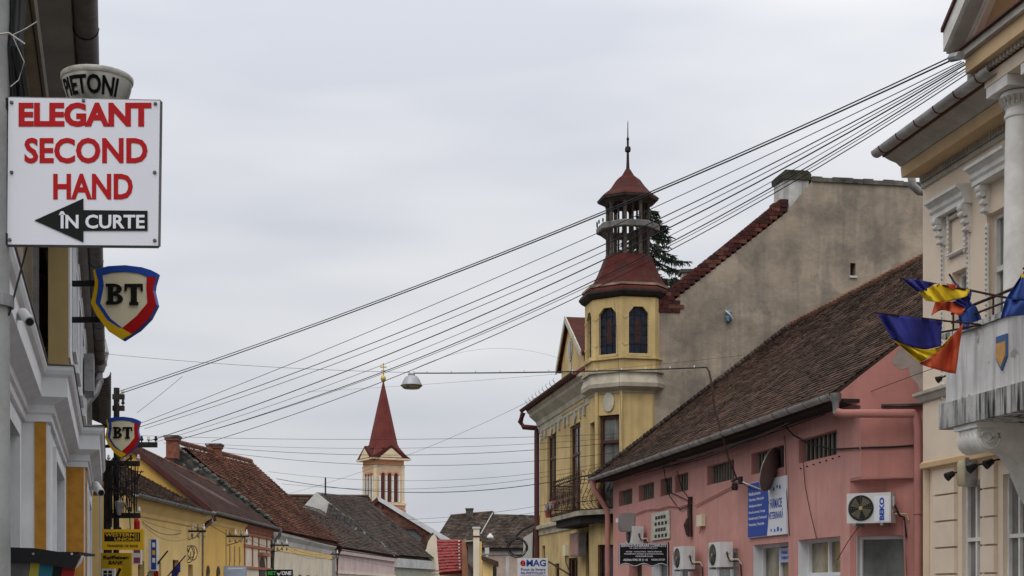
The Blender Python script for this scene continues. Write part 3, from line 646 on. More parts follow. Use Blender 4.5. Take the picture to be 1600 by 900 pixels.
# --- cream house under the big red tile roof, rough stone gable parapet and two chimneys
C_ = thing('cream_house', (-15, 98, 0), 'long cream house under a big reddish tile roof with stone gable parapet', 'building')
YC0, YC1 = 85.6, 113.5
hol = [(y, y + 1.5, .8, 2.62) for y in (87.5, 92.0, 95.6, 99.5, 104, 108.5)]
m = MB(); m.wall(FA, YC0, YC1, 0, 5.0, hol, .1, .25); m.build('wall', M['cream'], C_)
for a, b, c, d in hol: window(FA, a, b, c, d, -.12, C_, M['brown_wood'], M['glass'], 2, (.35,), .09)
MB().sweep([(-14.5, YC0), (-14.5, YC1)], [(0, 4.35), (.05, 4.4), (.1, 4.7), (.35, 4.95), (.35, 5.1), (0, 5.1)]).build('cornice', M['plaster_white'], C_)
MB().box(FA, YC0, YC1, .101, .14, 4.0, 4.36).build('frieze', M['ylw_wall'], C_)
e0, e1 = V((-14.0, YC0, 5.2)), V((-13.85, YC1 + .6, 5.4)); r0 = P(279, 692, YC0 + .3); r1 = P(392, 721, 103)
b1 = V((-27, YC1, 5.2)); b0 = V((-27.5, YC0, 5.2))
m = MB(); slab(m, [e0, e1, r1, r0], .12, .3); slab(m, [e1, b1, r1], .12, .3); slab(m, [r0, r1, b1, b0], .12, .3); rf = m.build('roof', M['tile_red'], C_)
m = MB(); tiles(m, e0, e1, r1, r0, .3, .36, .075); m.build('tile_field', M['tile_red'], rf, kind='stuff', fix=False)
m = MB(); tiles(m, e1, b1, r1 + V((-.05, .05, 0)), r1, .3, .36, .07); m.build('tile_field', M['tile_red'], rf, kind='stuff', fix=False)
m = MB()
for i in range(60): m.lathe(r0.lerp(r1, i / 59.) + V((0, 0, .02)), [(.16, -.08), (.18, .06), (.08, .16)], 6)
m.build('ridge_caps', M['tile_red'], rf, kind='stuff')
# stone parapet: irregular outline
pts_t = []; pts_b = []
for i in range(15):
    u = i / 14.; q = P(267, 693, YC0).lerp(P(424, 813, YC0 - .2), u); h = (1.55 * (1 - u) + .35) * 1.0
    pts_t.append(q + V((random.uniform(-.06, .06), 0, random.uniform(-.05, .12)))); pts_b.append(q + V((-.3, 0, -h + random.uniform(-.1, .1))))
m = MB()
for i in range(14):
    a, b, c, d = pts_t[i], pts_t[i + 1], pts_b[i + 1], pts_b[i]; o_ = V((0, .45, 0))
    m.hexa([d, c, c + o_, d + o_, a, b, b + o_, a + o_])
pb = m.build('parapet', M['stone_dark'], C_)
m = MB()
for i in range(40):
    u = (i + random.random()) / 40; q = P(267, 693, YC0 - .05).lerp(P(424, 813, YC0 - .25), u) + V((0, .1, .03)); s_ = random.uniform(.12, .24)
    m.lathe(q, [(s_ * .7, -.1), (s_, 0), (s_ * .6, .12)], 6, random.random())
m.build('coping_stones', M['stone_dark'], pb, kind='stuff')
MB().poly([(-14.55, YC0, 0), (-27, YC0, 0), (-27, YC0, 5), (r0.x, YC0, r0.z - .3), (-14.55, YC0, 5)]).build('gable_wall', M['stone_dark'], C_)
def chimney(px0, px1, py0, py1, Y, parent, mt, cap, flare=.18, d=.8):
    k = Y / F; x0, x1 = qx(px0, Y), qx(px1, Y); z0, z1 = CZ + (HZ - py1) * k, CZ + (HZ - py0) * k
    f = facing(Y); h = z1 - z0
    c_ = MB().box(f, x0 + flare * .7, x1 - flare * .7, -d, 0, z0, z1 - .3).build('chimney', mt, parent)
    MB().box(f, x0 + flare * .3, x1 - flare * .3, -d - .08, .08, z1 - .3, z1 - .14).build('chimney_neck', mt, c_)
    MB().box(f, x0, x1, -d - .14, .14, z1 - .14, z1).build('chimney_cap', cap, c_)
    return c_
M['brick_orange'] = mat('brick_orange', (.24, .085, .05), .9, var=.2, scale=5, bump=.2, stain=(.13, .07, .05), stain_amt=.5)
chimney(256, 279, 680, 716, 84.5, C_, M['brick_orange'], M['stone_dark'])
chimney(321, 346, 693, 714, 93, C_, M['brick_orange'], M['stone_dark'])

# --- pinkish house with dull brown tiles
D = thing('pinkish_house', (-14.5, 130, 0), 'washed-out pink house with dull brown tile roof beyond the cream house', 'building')
FD = Fr((-14.3, 114), (1.8, 36), (36, -1.8))
hol = [(x, x + 1.6, .8, 2.3) for x in (4, 9, 14, 20, 26)]
m = MB(); m.wall(FD, 0, 36, 0, 4.9, hol, 0, .2); m.build('wall', M['rose'], D)
for a, b, c, d in hol: window(FD, a, b, c, d, -.2, D, M['brown_wood'], M['glass'], 2, (.35,), .09)
MB().box(FD, 0, 36, .005, .12, 2.9, 3.1).build('string_course', M['cream'], D)
MB().box(FD, 0, 36, .005, .3, 4.5, 4.9).build('cornice', M['rose'], D)
e0, e1, r1, r0 = FD.p(-.3, .5, 5.05), FD.p(36, .5, 5.15), V((-20.7, 150.5, 10.2)), V((-20.5, 117, 9.6))
m = MB(); slab(m, [e0, e1, r1, r0], .12, .3); slab(m, [e0, r0, V((-27, 114, 5))], .12, .3); rf = m.build('roof', M['tile_grey'], D)
m = MB(); tiles(m, e0, e1, r1, r0, .34, .4, .08); m.build('tile_field', mat('tile_brown', (.125, .085, .065), .95, var=.25, scale=.4, island=.25, stain=(.06, .05, .04), stain_amt=.5), rf, kind='stuff', fix=False)
MB().tube([FD.p(-.2, .55, 5.0), FD.p(-.2, .2, 4.3), FD.p(-.2, .15, 0)], .1, 8).build('downpipe', M['brown_paint'], D)
# --- house with white gable and stone parapet
E = thing('tall_house', (-13, 160, 0), 'tall dark-roofed house with white plastered gable top and stone parapet', 'building')
YE = 151.0
MB().prism([P(x, y, YE) for x, y in ((616, 868), (616, 930), (440, 930), (440, 830), (494, 769))], [P(x, y, YE) + V((0, .5, 0)) for x, y in ((616, 868), (616, 930), (440, 930), (440, 830), (494, 769))]).build('gable_wall', M['plaster_white'], E)
m = MB()
for i in range(20):
    u0, u1 = i / 20., (i + 1) / 20.
    a = P(514, 786, YE).lerp(P(616, 866, YE), u0); b = P(514, 786, YE).lerp(P(616, 866, YE), u1)
    j = V((0, 0, random.uniform(.0, .25))); h = V((-.4, 0, -1.5 + .7 * u0 + random.uniform(-.2, .2))); o_ = V((0, .7, 0)); f_ = V((0, -.15, 0))
    m.hexa([a + h + f_, b + h + f_, b + h + o_, a + h + o_, a + j + f_, b + j + f_, b + j + o_, a + j + o_])
m.build('parapet', M['stone_dark'], E)
e0, e1, r1, r0 = P(614, 866, YE + .5), P(692, 873, 176), P(568, 777, 173), P(494, 769, YE + .5)
m = MB(); slab(m, [e0, e1, r1, r0], .3, .4); slab(m, [e1, P(640, 873, 185), r1], .3, .4); rf = m.build('roof', M['tile_grey'], E)
m = MB(); tiles(m, e0, e1, r1, r0, .34, .34, .05); m.build('tile_field', M['tile_grey'], rf, kind='stuff', fix=False)
FE = Fr((e0.x - .5, YE), (e1.x - e0.x, 25), (25, -(e1.x - e0.x)))
hol = [(x, x + 1.6, .8, 2.4) for x in (3, 8, 13, 18)]
m = MB(); m.wall(FE, 0, 26, 0, 5.1, hol, 0, .2); m.build('wall', mat('sage', (.42, .42, .33), .9, var=.08, streak=(.28, .27, .22), streak_amt=.4), E)
for a, b, c, d in hol: window(FE, a, b, c, d, -.2, E, M['white_paint'], M['glass'], 2, (.35,), .09)
MB().box(FE, 0, 26, .01, .45, 4.0, 5.0).build('cornice', M['plaster_white'], E)
MB().tube([FE.p(.5, .5, 5.0), FE.p(.4, .6, 3.6), FE.p(.3, .15, 3.2), FE.p(.3, .15, 0)], .1, 8).build('downpipe', M['zinc_dark'], E)
MB().tube([P(508.5, 775, YE + 3), P(508.5, 746, YE + 3)], .09, 6).build('roof_mast', M['wood_pole'], E)
H = thing('ridge_house', P(500, 920, 188) - V((0, 0, CZ)), 'dark ridged house roof peeping behind the white gable', 'building')
m = MB(); a, b, c, d = P(430, 900, 186), P(640, 900, 186), P(575, 773, 189), P(445, 772, 189)
slab(m, [a, b, c, d], .3); slab(m, [d, c, b + V((0, 10, 0)), a + V((0, 10, 0))], .3)
rf = m.build('roof', M['tile_old'], H)
m = MB(); tiles(m, P(440, 822, 187.9), P(606, 822, 187.9), c, d, .4, .4, .08); m.build('tile_field', M['tile_old'], rf, kind='stuff', fix=False)
MB().box(facing(194), qx(450, 194), qx(630, 194), -6, 6, 0, 4).build('wall', M['plaster_white'], H)
# --- orange house at the bend
G = thing('orange_house', P(700, 920, 180) - V((0, 0, CZ)), 'orange rendered house at the bend of the street below the curved parapet', 'building')
MB().plate(facing(176), [(qx(674, 176), 0), (qx(727, 176), 0), (qx(727, 176), CZ + 30 * .08), (qx(674, 176), CZ + 39 * .08)], -8, 0).build('wall', mat('orange_wall', (.5, .22, .08), .9, var=.1), G)
MB().plate(facing(176), [(qx(672, 176), CZ + 38 * .08), (qx(728, 176), CZ + 29 * .08), (qx(728, 176), CZ + 34 * .08), (qx(672, 176), CZ + 44 * .08)], -9, .4).build('roof', M['tile_old'], G)
for px in (683, 700, 714): window(facing(176), qx(px, 176), qx(px + 8, 176), .6, 2.4, .01, G, M['white_paint'], M['glass'])
I_ = thing('curved_parapet', P(672, 920, 172) - V((0, 0, CZ)), 'cream curved gable parapet with a pointed top below the white-edged roof', 'wall')
prof_ = [(656, 875), (660, 866), (666, 858), (669, 846), (674, 838), (679, 834), (682, 840), (685, 858), (687, 877)]
MB().plate(facing(171), [(qx(x, 171), CZ + (HZ - y) * 171 / F) for x, y in prof_] + [(qx(687, 171), 0), (qx(656, 171), 0)], -.8, 0).build('parapet', M['cream'], I_)
MB().plate(facing(171.3), [(qx(x - 3 if i < 6 else x, 171.3), CZ + (HZ - y + 2) * 171.3 / F) for i, (x, y) in enumerate(prof_)] + [(qx(687, 171), 2), (qx(650, 171), 2)], -7, 0).build('roof', M['tile_old'], I_)

# ================================================================ church, brick gable and houses in the gap
CH = 215.0; kc = CH / F; cx = qx(599, CH); hz_ = lambda py: CZ + (HZ - py) * kc
ch = thing('church_tower', (cx, CH, 0), 'church tower with tall red pyramid spire, gilded cross and arched belfry openings', 'church')
M['spire'] = mat('spire', (.145, .034, .029), .75, var=.12, scale=.6, bump=.02, spec=.15)
M['ch_cream'] = mat('ch_cream', (.72, .57, .37), .85, var=.06); M['ch_orange'] = mat('ch_orange', (.58, .28, .15), .85, var=.06); M['ch_white'] = mat('ch_white', (.72, .71, .67), .85, var=.05)
yaw = R(28); hw = 31.5 * kc
def rot(x, y): return (cx + x * math.cos(yaw) - y * math.sin(yaw), CH + x * math.sin(yaw) + y * math.cos(yaw))
def ring(h, z, n=4):
    return [(*rot(*q), z) for q in ((-h, -h), (h, -h), (h, h), (-h, h))]
hw = 33.0 * kc / (math.cos(yaw) + math.sin(yaw))
def block(h0, z0, h1, z1): return MB().prism(ring(h0, z0), ring(h1, z1))
block(hw, 0, hw, hz_(796)).build('lower_shaft', M['ch_white'], ch)
block(hw * 1.07, hz_(796), hw * 1.07, hz_(790)).build('string_course', M['ch_orange'], ch)
block(hw * .97, hz_(790), hw * .97, hz_(728)).build('belfry', mat('ch_peach', (.64, .46, .31), .85, var=.06), ch)
block(hw * 1.0, hz_(728), hw * 1.0, hz_(716)).build('frieze', M['ch_orange'], ch)
block(hw * 1.12, hz_(790.5), hw * 1.12, hz_(787.5)).build('ledge', M['ch_cream'], ch)
for sx in (-1, 1):
    for sy in (-1, 1):
        x_, y_ = rot(sx * hw * .93, sy * hw * .93)
        MB().lathe((x_, y_, hz_(840)), [(.55, 0), (.55, hz_(797) - hz_(840))], 4, yaw + R(45)).build('quoin', M['ch_orange'], ch)
        MB().lathe((x_, y_, hz_(787)), [(.34, 0), (.3, .2), (.3, hz_(731) - hz_(787) - .2), (.4, hz_(729) - hz_(787))], 10).build('corner_column', M['ch_cream'], ch)
belf = [Fr(rot(-hw * .97, -hw * .97), (math.cos(yaw), math.sin(yaw)), (math.sin(yaw), -math.cos(yaw))), Fr(rot(-hw * .97, hw * .97), (math.sin(yaw), -math.cos(yaw)), (-math.cos(yaw), -math.sin(yaw)))]
W_ = 2 * hw * .97
for f in belf:
    for i in range(3):
        c = W_ * (.27 + .23 * i); w2 = W_ * .062; z0, z1 = hz_(785.5), hz_(744)
        arc = [(c + w2 * math.cos(a), z1 + w2 * 1.1 * math.sin(a)) for a in [math.pi * q / 8 for q in range(9)]]
        wn = MB().plate(f, [(c - w2, z0), (c + w2, z0)] + arc, .01, .03).build('belfry_opening', M['brown_paint'], ch)
        m = MB()
        for q in range(8):
            a0, a1 = math.pi * q / 8, math.pi * (q + 1) / 8
            m.plate(f, [(c + w2 * 1.05 * math.cos(a0), z1 + w2 * 1.15 * math.sin(a0)), (c + w2 * 1.7 * math.cos(a0), z1 + w2 * 1.85 * math.sin(a0)), (c + w2 * 1.7 * math.cos(a1), z1 + w2 * 1.85 * math.sin(a1)), (c + w2 * 1.05 * math.cos(a1), z1 + w2 * 1.15 * math.sin(a1))], .01, .16)
        m.build('arch', M['ch_orange'], wn)
    for i in range(4):
        c = W_ * (.155 + .23 * i)
        MB().box(f, c - W_ * .028, c + W_ * .028, .01, .2, hz_(786), hz_(745)).build('pier', M['ch_white'], ch)
    zp = hz_(718)
    MB().plate(f, [(-.9, zp), (W_ + .9, zp), (W_ / 2, zp + 1.95)], -.4, .75).build('pediment', M['tin_red'], ch)
    MB().plate(f, [(.5, zp + .1), (W_ - .5, zp + .1), (W_ / 2, zp + 1.5)], .76, .85).build('tympanum', M['ch_cream'], ch)
    MB().plate(f, [(-.9, zp - .28), (W_ + .9, zp - .28), (W_ + .9, zp - .02), (-.9, zp - .02)], -.4, .9).build('cornice', M['ch_cream'], ch)
block(hw * 1.24, hz_(718) + .01, hw * .74, hz_(699)).build('spire_skirt', M['spire'], ch)
sp = MB()
def oct_(r, z): return [(cx + r * math.sin(a), CH - r * math.cos(a), z) for a in [yaw + R(22.5) + i * math.pi / 4 for i in range(8)]]
sp.prism(oct_(hw * 1.04, hz_(702)), oct_(hw * .97, hz_(696))); sp.prism(oct_(hw * .93, hz_(696)), oct_(.1, hz_(597))); sp.build('spire', M['spire'], ch)
M['gold'] = mat('gold', (.55, .38, .08), .4, metal=.6, var=.1, bump=0)
MB().lathe((cx, CH, hz_(597)), [(.1, 0), (.3, .1), (.42, .5), (.3, .9), (.1, 1.0)], 12).build('orb', M['gold'], ch, smooth=50)
m = MB(); f = facing(CH); m.box(f, cx - .07, cx + .07, -.07, .07, hz_(588), hz_(567.5)); m.box(f, cx - .5, cx + .5, -.06, .06, hz_(574.5), hz_(572.8)); m.box(f, cx - .32, cx + .32, -.06, .06, hz_(580), hz_(578.6)); m.build('cross', M['gold'], ch)
# brick gable with pale sheet-metal roof
BG = thing('brick_house', P(620, 920, 200) - V((0, 0, CZ)), 'brick gabled house with pale metal roof edge in front of the church tower', 'building')
f = facing(200); g_ = lambda pts: [(qx(x, 200), CZ + (HZ - y) * 200 / F) for x, y in pts]
MB().plate(f, g_([(592, 781), (572, 798), (566, 812), (566, 938), (706, 938), (706, 852)]), -10, 0).build('gable_wall', M['brick_far'], BG)
MB().plate(f, g_([(590, 777), (593, 777), (710, 846), (700, 850), (592, 783)]), -11, .5).build('roof', M['snow_tin'], BG)
MB().plate(f, g_([(590, 777), (592, 783), (570, 801), (567, 797)]), -11, .5).build('roof', M['brown_paint'], BG)
for x, y, w_, h_ in ((582, 791, 4, 5), (596, 791, 4, 5)): MB().plate(f, g_([(x, y), (x + w_, y), (x + w_, y + h_), (x, y + h_)]), .001, .02).build('vent_hole', M['black'], BG)
MB().plate(f, g_([(597, 801), (608, 801), (608, 811), (597, 811)]), .001, .15).build('shutter', M['brown_paint'], BG)
MB().plate(f, g_([(618, 827), (650, 826), (662, 838), (655, 850), (640, 846), (622, 840)]), .3, .6).build('sheet_dormer', mat('sheet', (.16, .17, .18), .6, var=.3, scale=.4), BG)
MB().plate(f, g_([(617, 824), (651, 823), (663, 835), (661, 839), (649, 827), (618, 828)]), .2, 1.0).build('dormer_edge', M['brown_paint'], BG)
# red tile roof house
RH = thing('red_roof_house', P(702, 920, 101) - V((0, 0, CZ)), 'small house with bright red tile roof and orange gable fin', 'building')
a, b, c, d = P(686, 895, 99.5), P(725, 892, 99.5), P(721, 843, 102.5), P(682, 843, 102.5)
m = MB(); slab(m, [a, b, c, d], .2); rf = m.build('roof', M['tile_bright'], RH); m = MB(); tiles(m, a, b, c, d, .24, .33, .07); m.build('tile_field', M['tile_bright'], rf, kind='stuff', fix=False)
MB().plate(facing(99.3), [(qx(x, 99.3), CZ + (HZ - y) * 99.3 / F) for x, y in ((722, 844), (727, 842), (730, 862), (733, 940), (722, 940))], -4, 0).build('gable_fin', mat('fin', (.42, .2, .11), .9, var=.1), RH)
MB().box(facing(101), qx(688, 101), qx(722, 101), -4, 0, 0, 2.8).build('wall', M['cream'], RH)
m = MB()
for i in range(9): m.lathe(P(717 + .2 * i, 846 + i * 5.2, 102.1 - i * .35), [(.06, -.05), (.08, .02), (.04, .08)], 6)
m.build('ridge_caps', M['plaster_white'], rf, kind='stuff')
# cream chimney stack and grey wall
CS = thing('chimney_stack', P(743, 920, 96) - V((0, 0, CZ)), 'tall slender cream chimney stack standing before the hipped roof', 'chimney')
f = facing(96); x0, x1 = qx(739.5, 96), qx(749, 96); z_ = lambda y: CZ + (HZ - y) * 96 / F
MB().box(f, x0, x1, -.45, 0, 0, z_(826)).build('stack', M['cream'], CS)
MB().box(f, x0 - .05, x1 + .05, -.5, .05, z_(839), z_(837)).build('collar', M['brown_paint'], CS)
MB().box(f, x0 - .06, x1 + .06, -.52, .06, z_(826), z_(823)).build('cap', M['snow_tin'], CS)
MB().box(f, qx(748.5, 96), qx(752.5, 96), -.5, -.2, 0, z_(846)).build('buttress', M['ylw_wall'], CS)
GW = thing('grey_shed', P(733, 920, 99) - V((0, 0, CZ)), 'grey weathered wall with lean-to roof left of the cream chimney stack', 'building')
MB().plate(facing(98), [(qx(x, 98), CZ + (HZ - y) * 98 / F) for x, y in ((731, 845), (746, 844), (746, 940), (731, 940))], -5, 0).build('wall', mat('grey_wall', (.2, .19, .18), .9, var=.2, streak=(.1, .1, .09), streak_amt=.6), GW)
MB().plate(facing(97), [(qx(x, 97), CZ + (HZ - y) * 97 / F) for x, y in ((731, 880), (757, 905), (757, 910), (731, 886))], -5, 0).build('lean_to_roof', M['tile_old'], GW)
MB().plate(facing(97.6), [(qx(x, 97.6), CZ + (HZ - y) * 97.6 / F) for x, y in ((727, 845), (748, 843), (748, 845), (727, 847))], -5, .3).build('coping', M['zinc_light'], GW)
# hipped roof house
HP = thing('hipped_house', P(765, 920, 217) - V((0, 0, CZ)), 'large house with dark hipped tile roof, chimney and pale front beside the yellow house', 'building')
Yh = 212.0
def hp(px, py, Y): return P(px, py, Y)
e0, e1, r1, r0 = hp(672, 856, Yh), hp(760, 856, Yh), hp(772, 799, Yh + 8), hp(704, 805, Yh + 8)
f0_, f1_, s1, s0 = hp(746, 856, Yh - .5), hp(868, 856, Yh - .5), hp(868, 806, Yh + 7), hp(772, 803, Yh + 7.5)
m = MB(); slab(m, [e0, e1, r1, r0], .2, .3); slab(m, [e0, hp(690, 856, Yh + 16), r0], .2); slab(m, [r0, r1, hp(775, 850, Yh + 16), hp(690, 850, Yh + 16)], .2)
slab(m, [f0_, f1_, s1, s0], .2, .3); slab(m, [s0, s1, hp(868, 850, Yh + 15), hp(770, 850, Yh + 15)], .2); rf = m.build('roof', M['tile_grey'], HP)
m = MB(); tiles(m, e0, e1, r1, r0, .45, .45, .06); m.build('tile_field', M['tile_grey'], rf, kind='stuff', fix=False)
m = MB(); tiles(m, f0_ + V((0, 0, .03)), f1_, s1, s0, .45, .45, .06); m.build('tile_field', M['tile_grey'], rf, kind='stuff', fix=False)
MB().tube([r1 + V((0, 0, .1)), hp(751, 836, Yh + 2.2) + V((0, -.2, .15))], .09, 6).build('hip_flashing', M['zinc_light'], rf)
MB().tube([r0, r1], .13, 6).build('ridge_tiles', M['tile_red'], rf)
chimney(727, 740, 794, 808, Yh + 7, HP, M['stone_dark'], M['stone_dark'], .12)
fh = facing(Yh + .6)
hol = [(qx(px, Yh), qx(px + 9, Yh), .9, 3.4) for px in (765, 805)]
m = MB(); m.wall(fh, qx(690, Yh), qx(866, Yh), 0, 7.6, hol, 0, .2); m.build('wall', mat('peach', (.52, .40, .32), .9, var=.08, streak=(.35, .28, .23), streak_amt=.4), HP)
for a, b, c, d in hol: window(fh, a, b, c, d, -.2, HP, M['white_paint'], M['glass'])
MB().box(fh, qx(690, Yh), qx(866, Yh), .01, .25, 6.8, 7.6).build('cornice', M['plaster_white'], HP)
MB().box(fh, qx(790, Yh), qx(796, Yh), .01, .12, 0, 6.6).build('pilaster', M['plaster_white'], HP)
# small yellow shed, street lamps in the gap
SH = thing('small_yellow_house', P(764, 920, 90) - V((0, 0, CZ)), 'small yellow house corner with dark tiled eave right of the chimney stack', 'building')
MB().box(facing(90), qx(754, 90), qx(772, 90), -4, 0, 0, CZ + 45 * 90 / F).build('wall', M['ylw_wall'], SH)
MB().plate(facing(89.6), [(qx(x, 89.6), CZ + (HZ - y) * 89.6 / F) for x, y in ((752, 868), (778, 877), (778, 884), (772, 883), (752, 874))], -5, 0).build('roof', M['tile_old'], SH)
MB().tube([P(773, 884, 89.4), P(773, 935, 89.4)], .12, 8).build('downpipe', M['wood_pole'], SH)
window(facing(90), qx(758, 90), qx(764, 90), .8, 2.4, .01, SH, M['white_paint'], M['glass'])
for i, (px, py, Y, lab) in enumerate(((766, 838, 70, 'small pale street lamp head hanging before the hipped roof'), (761, 862, 66, 'white floodlight box hanging low beside the chimney stack'))):
    q = P(px, py, Y); s = thing('hanging_lamp', q, lab, 'lamp')
    if i == 0:
        MB().lathe(q, [(.17, -.06), (.15, .02), (.08, .08), (.05, .14), (.02, .15)], 14).build('shade', M['plastic'], s, smooth=50)
        MB().lathe(q, [(.13, -.1), (.15, -.062)], 12).build('diffuser', M['insulator'], s)
    else:
        MB().box(facing(Y), q.x - .1, q.x + .1, -.1, .1, q.z - .1, q.z + .18).build('housing', M['plastic'], s)
        MB().box(facing(Y), q.x - .06, q.x + .06, -.06, .06, q.z - .22, q.z - .103).build('bracket', M['plastic'], s)
# ================================================================ RIGHT SIDE
DR = (-.1668, 1); NR = (-1, -.1668); DG = (1, .1668); NG = (.1668, -1)
M['pink'] = mat('pink', (.63, .31, .265), .9, var=.07, scale=.9, bump=.12, bscale=30, stain=(.42, .21, .185), stain_amt=.75, streak=(.44, .225, .195), streak_amt=.45)
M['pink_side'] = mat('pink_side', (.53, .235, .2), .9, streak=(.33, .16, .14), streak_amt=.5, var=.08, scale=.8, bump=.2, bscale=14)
M['pink_trim'] = mat('pink_trim', (.50, .22, .19), .85, var=.1)
M['yhouse'] = mat('yhouse', (.66, .485, .215), .9, var=.1, scale=1.0, stain=(.26, .19, .1), stain_amt=.6, streak=(.28, .21, .11), streak_amt=.45)
M['trim_pale'] = mat('trim_pale', (.56, .52, .41), .85, var=.1, scale=2, stain=(.2, .19, .16), stain_amt=.7)
M['corbel_dirty'] = mat('corbel_dirty', (.48, .43, .33), .9, var=.12, scale=2, stain=(.1, .1, .09), stain_amt=1.0)
M['firewall'] = mat('firewall', (.37, .305, .23), .95, var=.13, scale=.9, bump=.6, bscale=6, patch=(.30, .25, .195), patch_scale=1.1, patch_cut=.56, stain=(.12, .106, .09), stain_amt=.9, stain_rng=(.46, .72), stain_scale=.75, streak=(.16, .14, .118), streak_amt=.6, streak_scale=3.0)
M['moss'] = mat('moss', (.055, .055, .035), .95, var=.3, scale=4)
M['chim_white'] = mat('chim_white', (.55, .54, .51), .9, var=.12, scale=3, streak=(.14, .14, .13), streak_amt=.9)
# ---------------------------------------------------------------- yellow corner house with turret
FY = Fr((10.5, 0), DR, NR)
yt = lambda Y: FY.tY(Y)
TCx, TCy = 3.743, 45.5
YH = thing('turret_house', (3, 48, 0), 'yellow corner house with octagonal turret, red lantern cupola and iron balcony', 'building')
w1 = (yt(53.0), yt(54.7), 4.75, 7.55); w2 = (yt(48.75), yt(50.5), 4.2, 7.45)
gh = [(yt(52.4), yt(53.3), .5, 2.6), (yt(49.2), yt(50.6), .3, 2.75), (yt(46.6), yt(47.9), .3, 2.75), (yt(55.2), yt(55.8), 2.7, 3.35)]
m = MB(); m.wall(FY, yt(46.2), yt(56.3), 0, 8.3, [w1, w2] + gh, 0, .14)
m.quad(FY.p(yt(56.3), 0, 0), FY.p(yt(56.3), -9, 0), FY.p(yt(56.3), -9, 8.3), FY.p(yt(56.3), 0, 8.3)); m.build('wall', M['yhouse'], YH)
for a, b, c, d in (w1, w2): window(FY, a, b, c, d, -.14, YH, M['brown_wood'], M['glass'], 2, (.32,), .1, .05)
for a, b, c, d in gh: window(FY, a, b, c, d, -.14, YH, M['brown_wood'], M['glass'], 2, (.3,), .08)
MB().sweep([tuple(FY.p(yt(56.35), 0, 0)[:2]), tuple(FY.p(yt(46.4), 0, 0)[:2])], [(0, 3.75), (.05, 3.78), (.05, 3.98), (.16, 4.02), (.16, 4.14), (0, 4.2)]).build('string_course', M['corbel_dirty'], YH)
MB().sweep([tuple(FY.p(yt(56.4), 0, 0)[:2]), tuple(FY.p(yt(46.4), 0, 0)[:2])], [(0, 7.85), (.04, 7.88), (.04, 8.1), (.1, 8.14), (.14, 8.3), (.4, 8.52), (.42, 8.62), (.5, 8.68), (.5, 8.78), (0, 8.8)]).build('cornice', M['trim_pale'], YH)
for Yc in (53.9, 49.6):
    MB().plate(FY, [(yt(Yc - .28), 7.82 - .1), (yt(Yc), 7.95), (yt(Yc + .28), 7.72), (yt(Yc), 7.2 + .25)], .004, .05).build('diamond', M['trim_pale'], YH)
for Yc in (55.6, 54.9, 52.9, 52.2, 51.2, 50.6, 48.6, 47.9):
    MB().box(FY, yt(Yc), yt(Yc + .22), .003, .07, 7.55, 7.86).build('pendant', M['trim_pale'], YH)
gt = MB()
# tiled eave edge
for i in range(36):
    t = yt(47.2) + i * .265
    gt.tube([FY.p(t, .55, 8.8), FY.p(t, -.25, 9.35)], .1, 6)
gt.build('eave_tiles', M['tile_bright'] if False else mat('tile_dkred', (.13, .03, .024), .8, var=.2, island=.3), YH, kind='stuff')
MB().tube([FY.p(yt(56.6), .62, 8.72), FY.p(yt(56.7), .72, 8.35), FY.p(yt(56.65), .6, 8.15), FY.p(yt(56.5), .12, 8.1), FY.p(yt(56.4), .1, 7.9), FY.p(yt(56.4), .1, 0)], .11, 10).build('downpipe', M['brown_paint'], YH, smooth=40)
gutter(FY, yt(46.8), yt(56.7), .66, 8.84, .1, M['brown_paint'], YH, 2)
for i in range(9):
    MB().tube([FY.p(yt(50.5 + i * .7), .5, 8.95), FY.p(yt(50.5 + i * .7), .62, 9.12), FY.p(yt(50.55 + i * .7), .58, 9.2)], .012, 4).build('snow_hook', M['zinc'], YH)
# main roof, hipped at the far end
Yr = lambda px, py, n=0: FG.p(*(lambda q: (q[0], n, q[1]))(FG.at(px, py, n)))
FG = Fr((3.42, 44.35), DG, NG)
rA = FG.p(FG.t(1262), -.4, 14.75); rE = rA + V((-.1668 * 1.6, 1.6, 0))
m = MB(); dr = mat('roof_dkred', (.12, .032, .025), .85, var=.25, scale=2)
slab(m, [FG.p(FG.t(1000), -.4, 8.9), FY.p(yt(56.5), .4, 8.95), rE, rA]); slab(m, [FY.p(yt(56.5), .4, 8.95), FY.p(yt(56.5), -13, 8.95), rE]); slab(m, [rA, rE, FY.p(yt(56.5), -13, 8.95), FG.p(FG.t(1262) + 7, -.4, 8.9)])
m.build('roof', dr, YH)
# small gable over the cornice
g0, g1, ga = yt(47.9), yt(51.7), yt(50.3)
gm = thing('x', (0, 0, 0), '', '') if False else None
o = MB().plate(FY, [(g0, 8.0), (g1, 8.0), (g1, 9.95), (ga, 11.15), (g0, 9.75)], -.35, .06).build('gable_dormer', M['yhouse'], YH)
for a, b in (((g1 + .25, 9.6), (ga, 11.22)), ((ga, 11.22), (g0 - .2, 9.55))):
    q = [FY.p(a[0], .2, a[1]), FY.p(b[0], .2, b[1]), FY.p(b[0], -3.2, b[1]), FY.p(a[0], -3.2, a[1])]
    MB().prism(q, [p + V((0, 0, .14)) for p in q]).build('dormer_roof', M['tin_red'], o)
    q = [FY.p(a[0], .24, a[1] - .06), FY.p(b[0], .24, b[1] - .06), FY.p(b[0], .2, b[1] - .06), FY.p(a[0], .2, a[1] - .06)]
    MB().prism(q, [p + V((0, 0, .24)) for p in q]).build('verge_trim', M['trim_pale'], o)
ov = [(ga - .25 + .3 * math.cos(a), 10.15 + .42 * math.sin(a)) for a in [i * math.pi / 8 for i in range(16)]]
MB().plate(FY, ov, .065, .1).build('oculus_frame', M['trim_pale'], o)
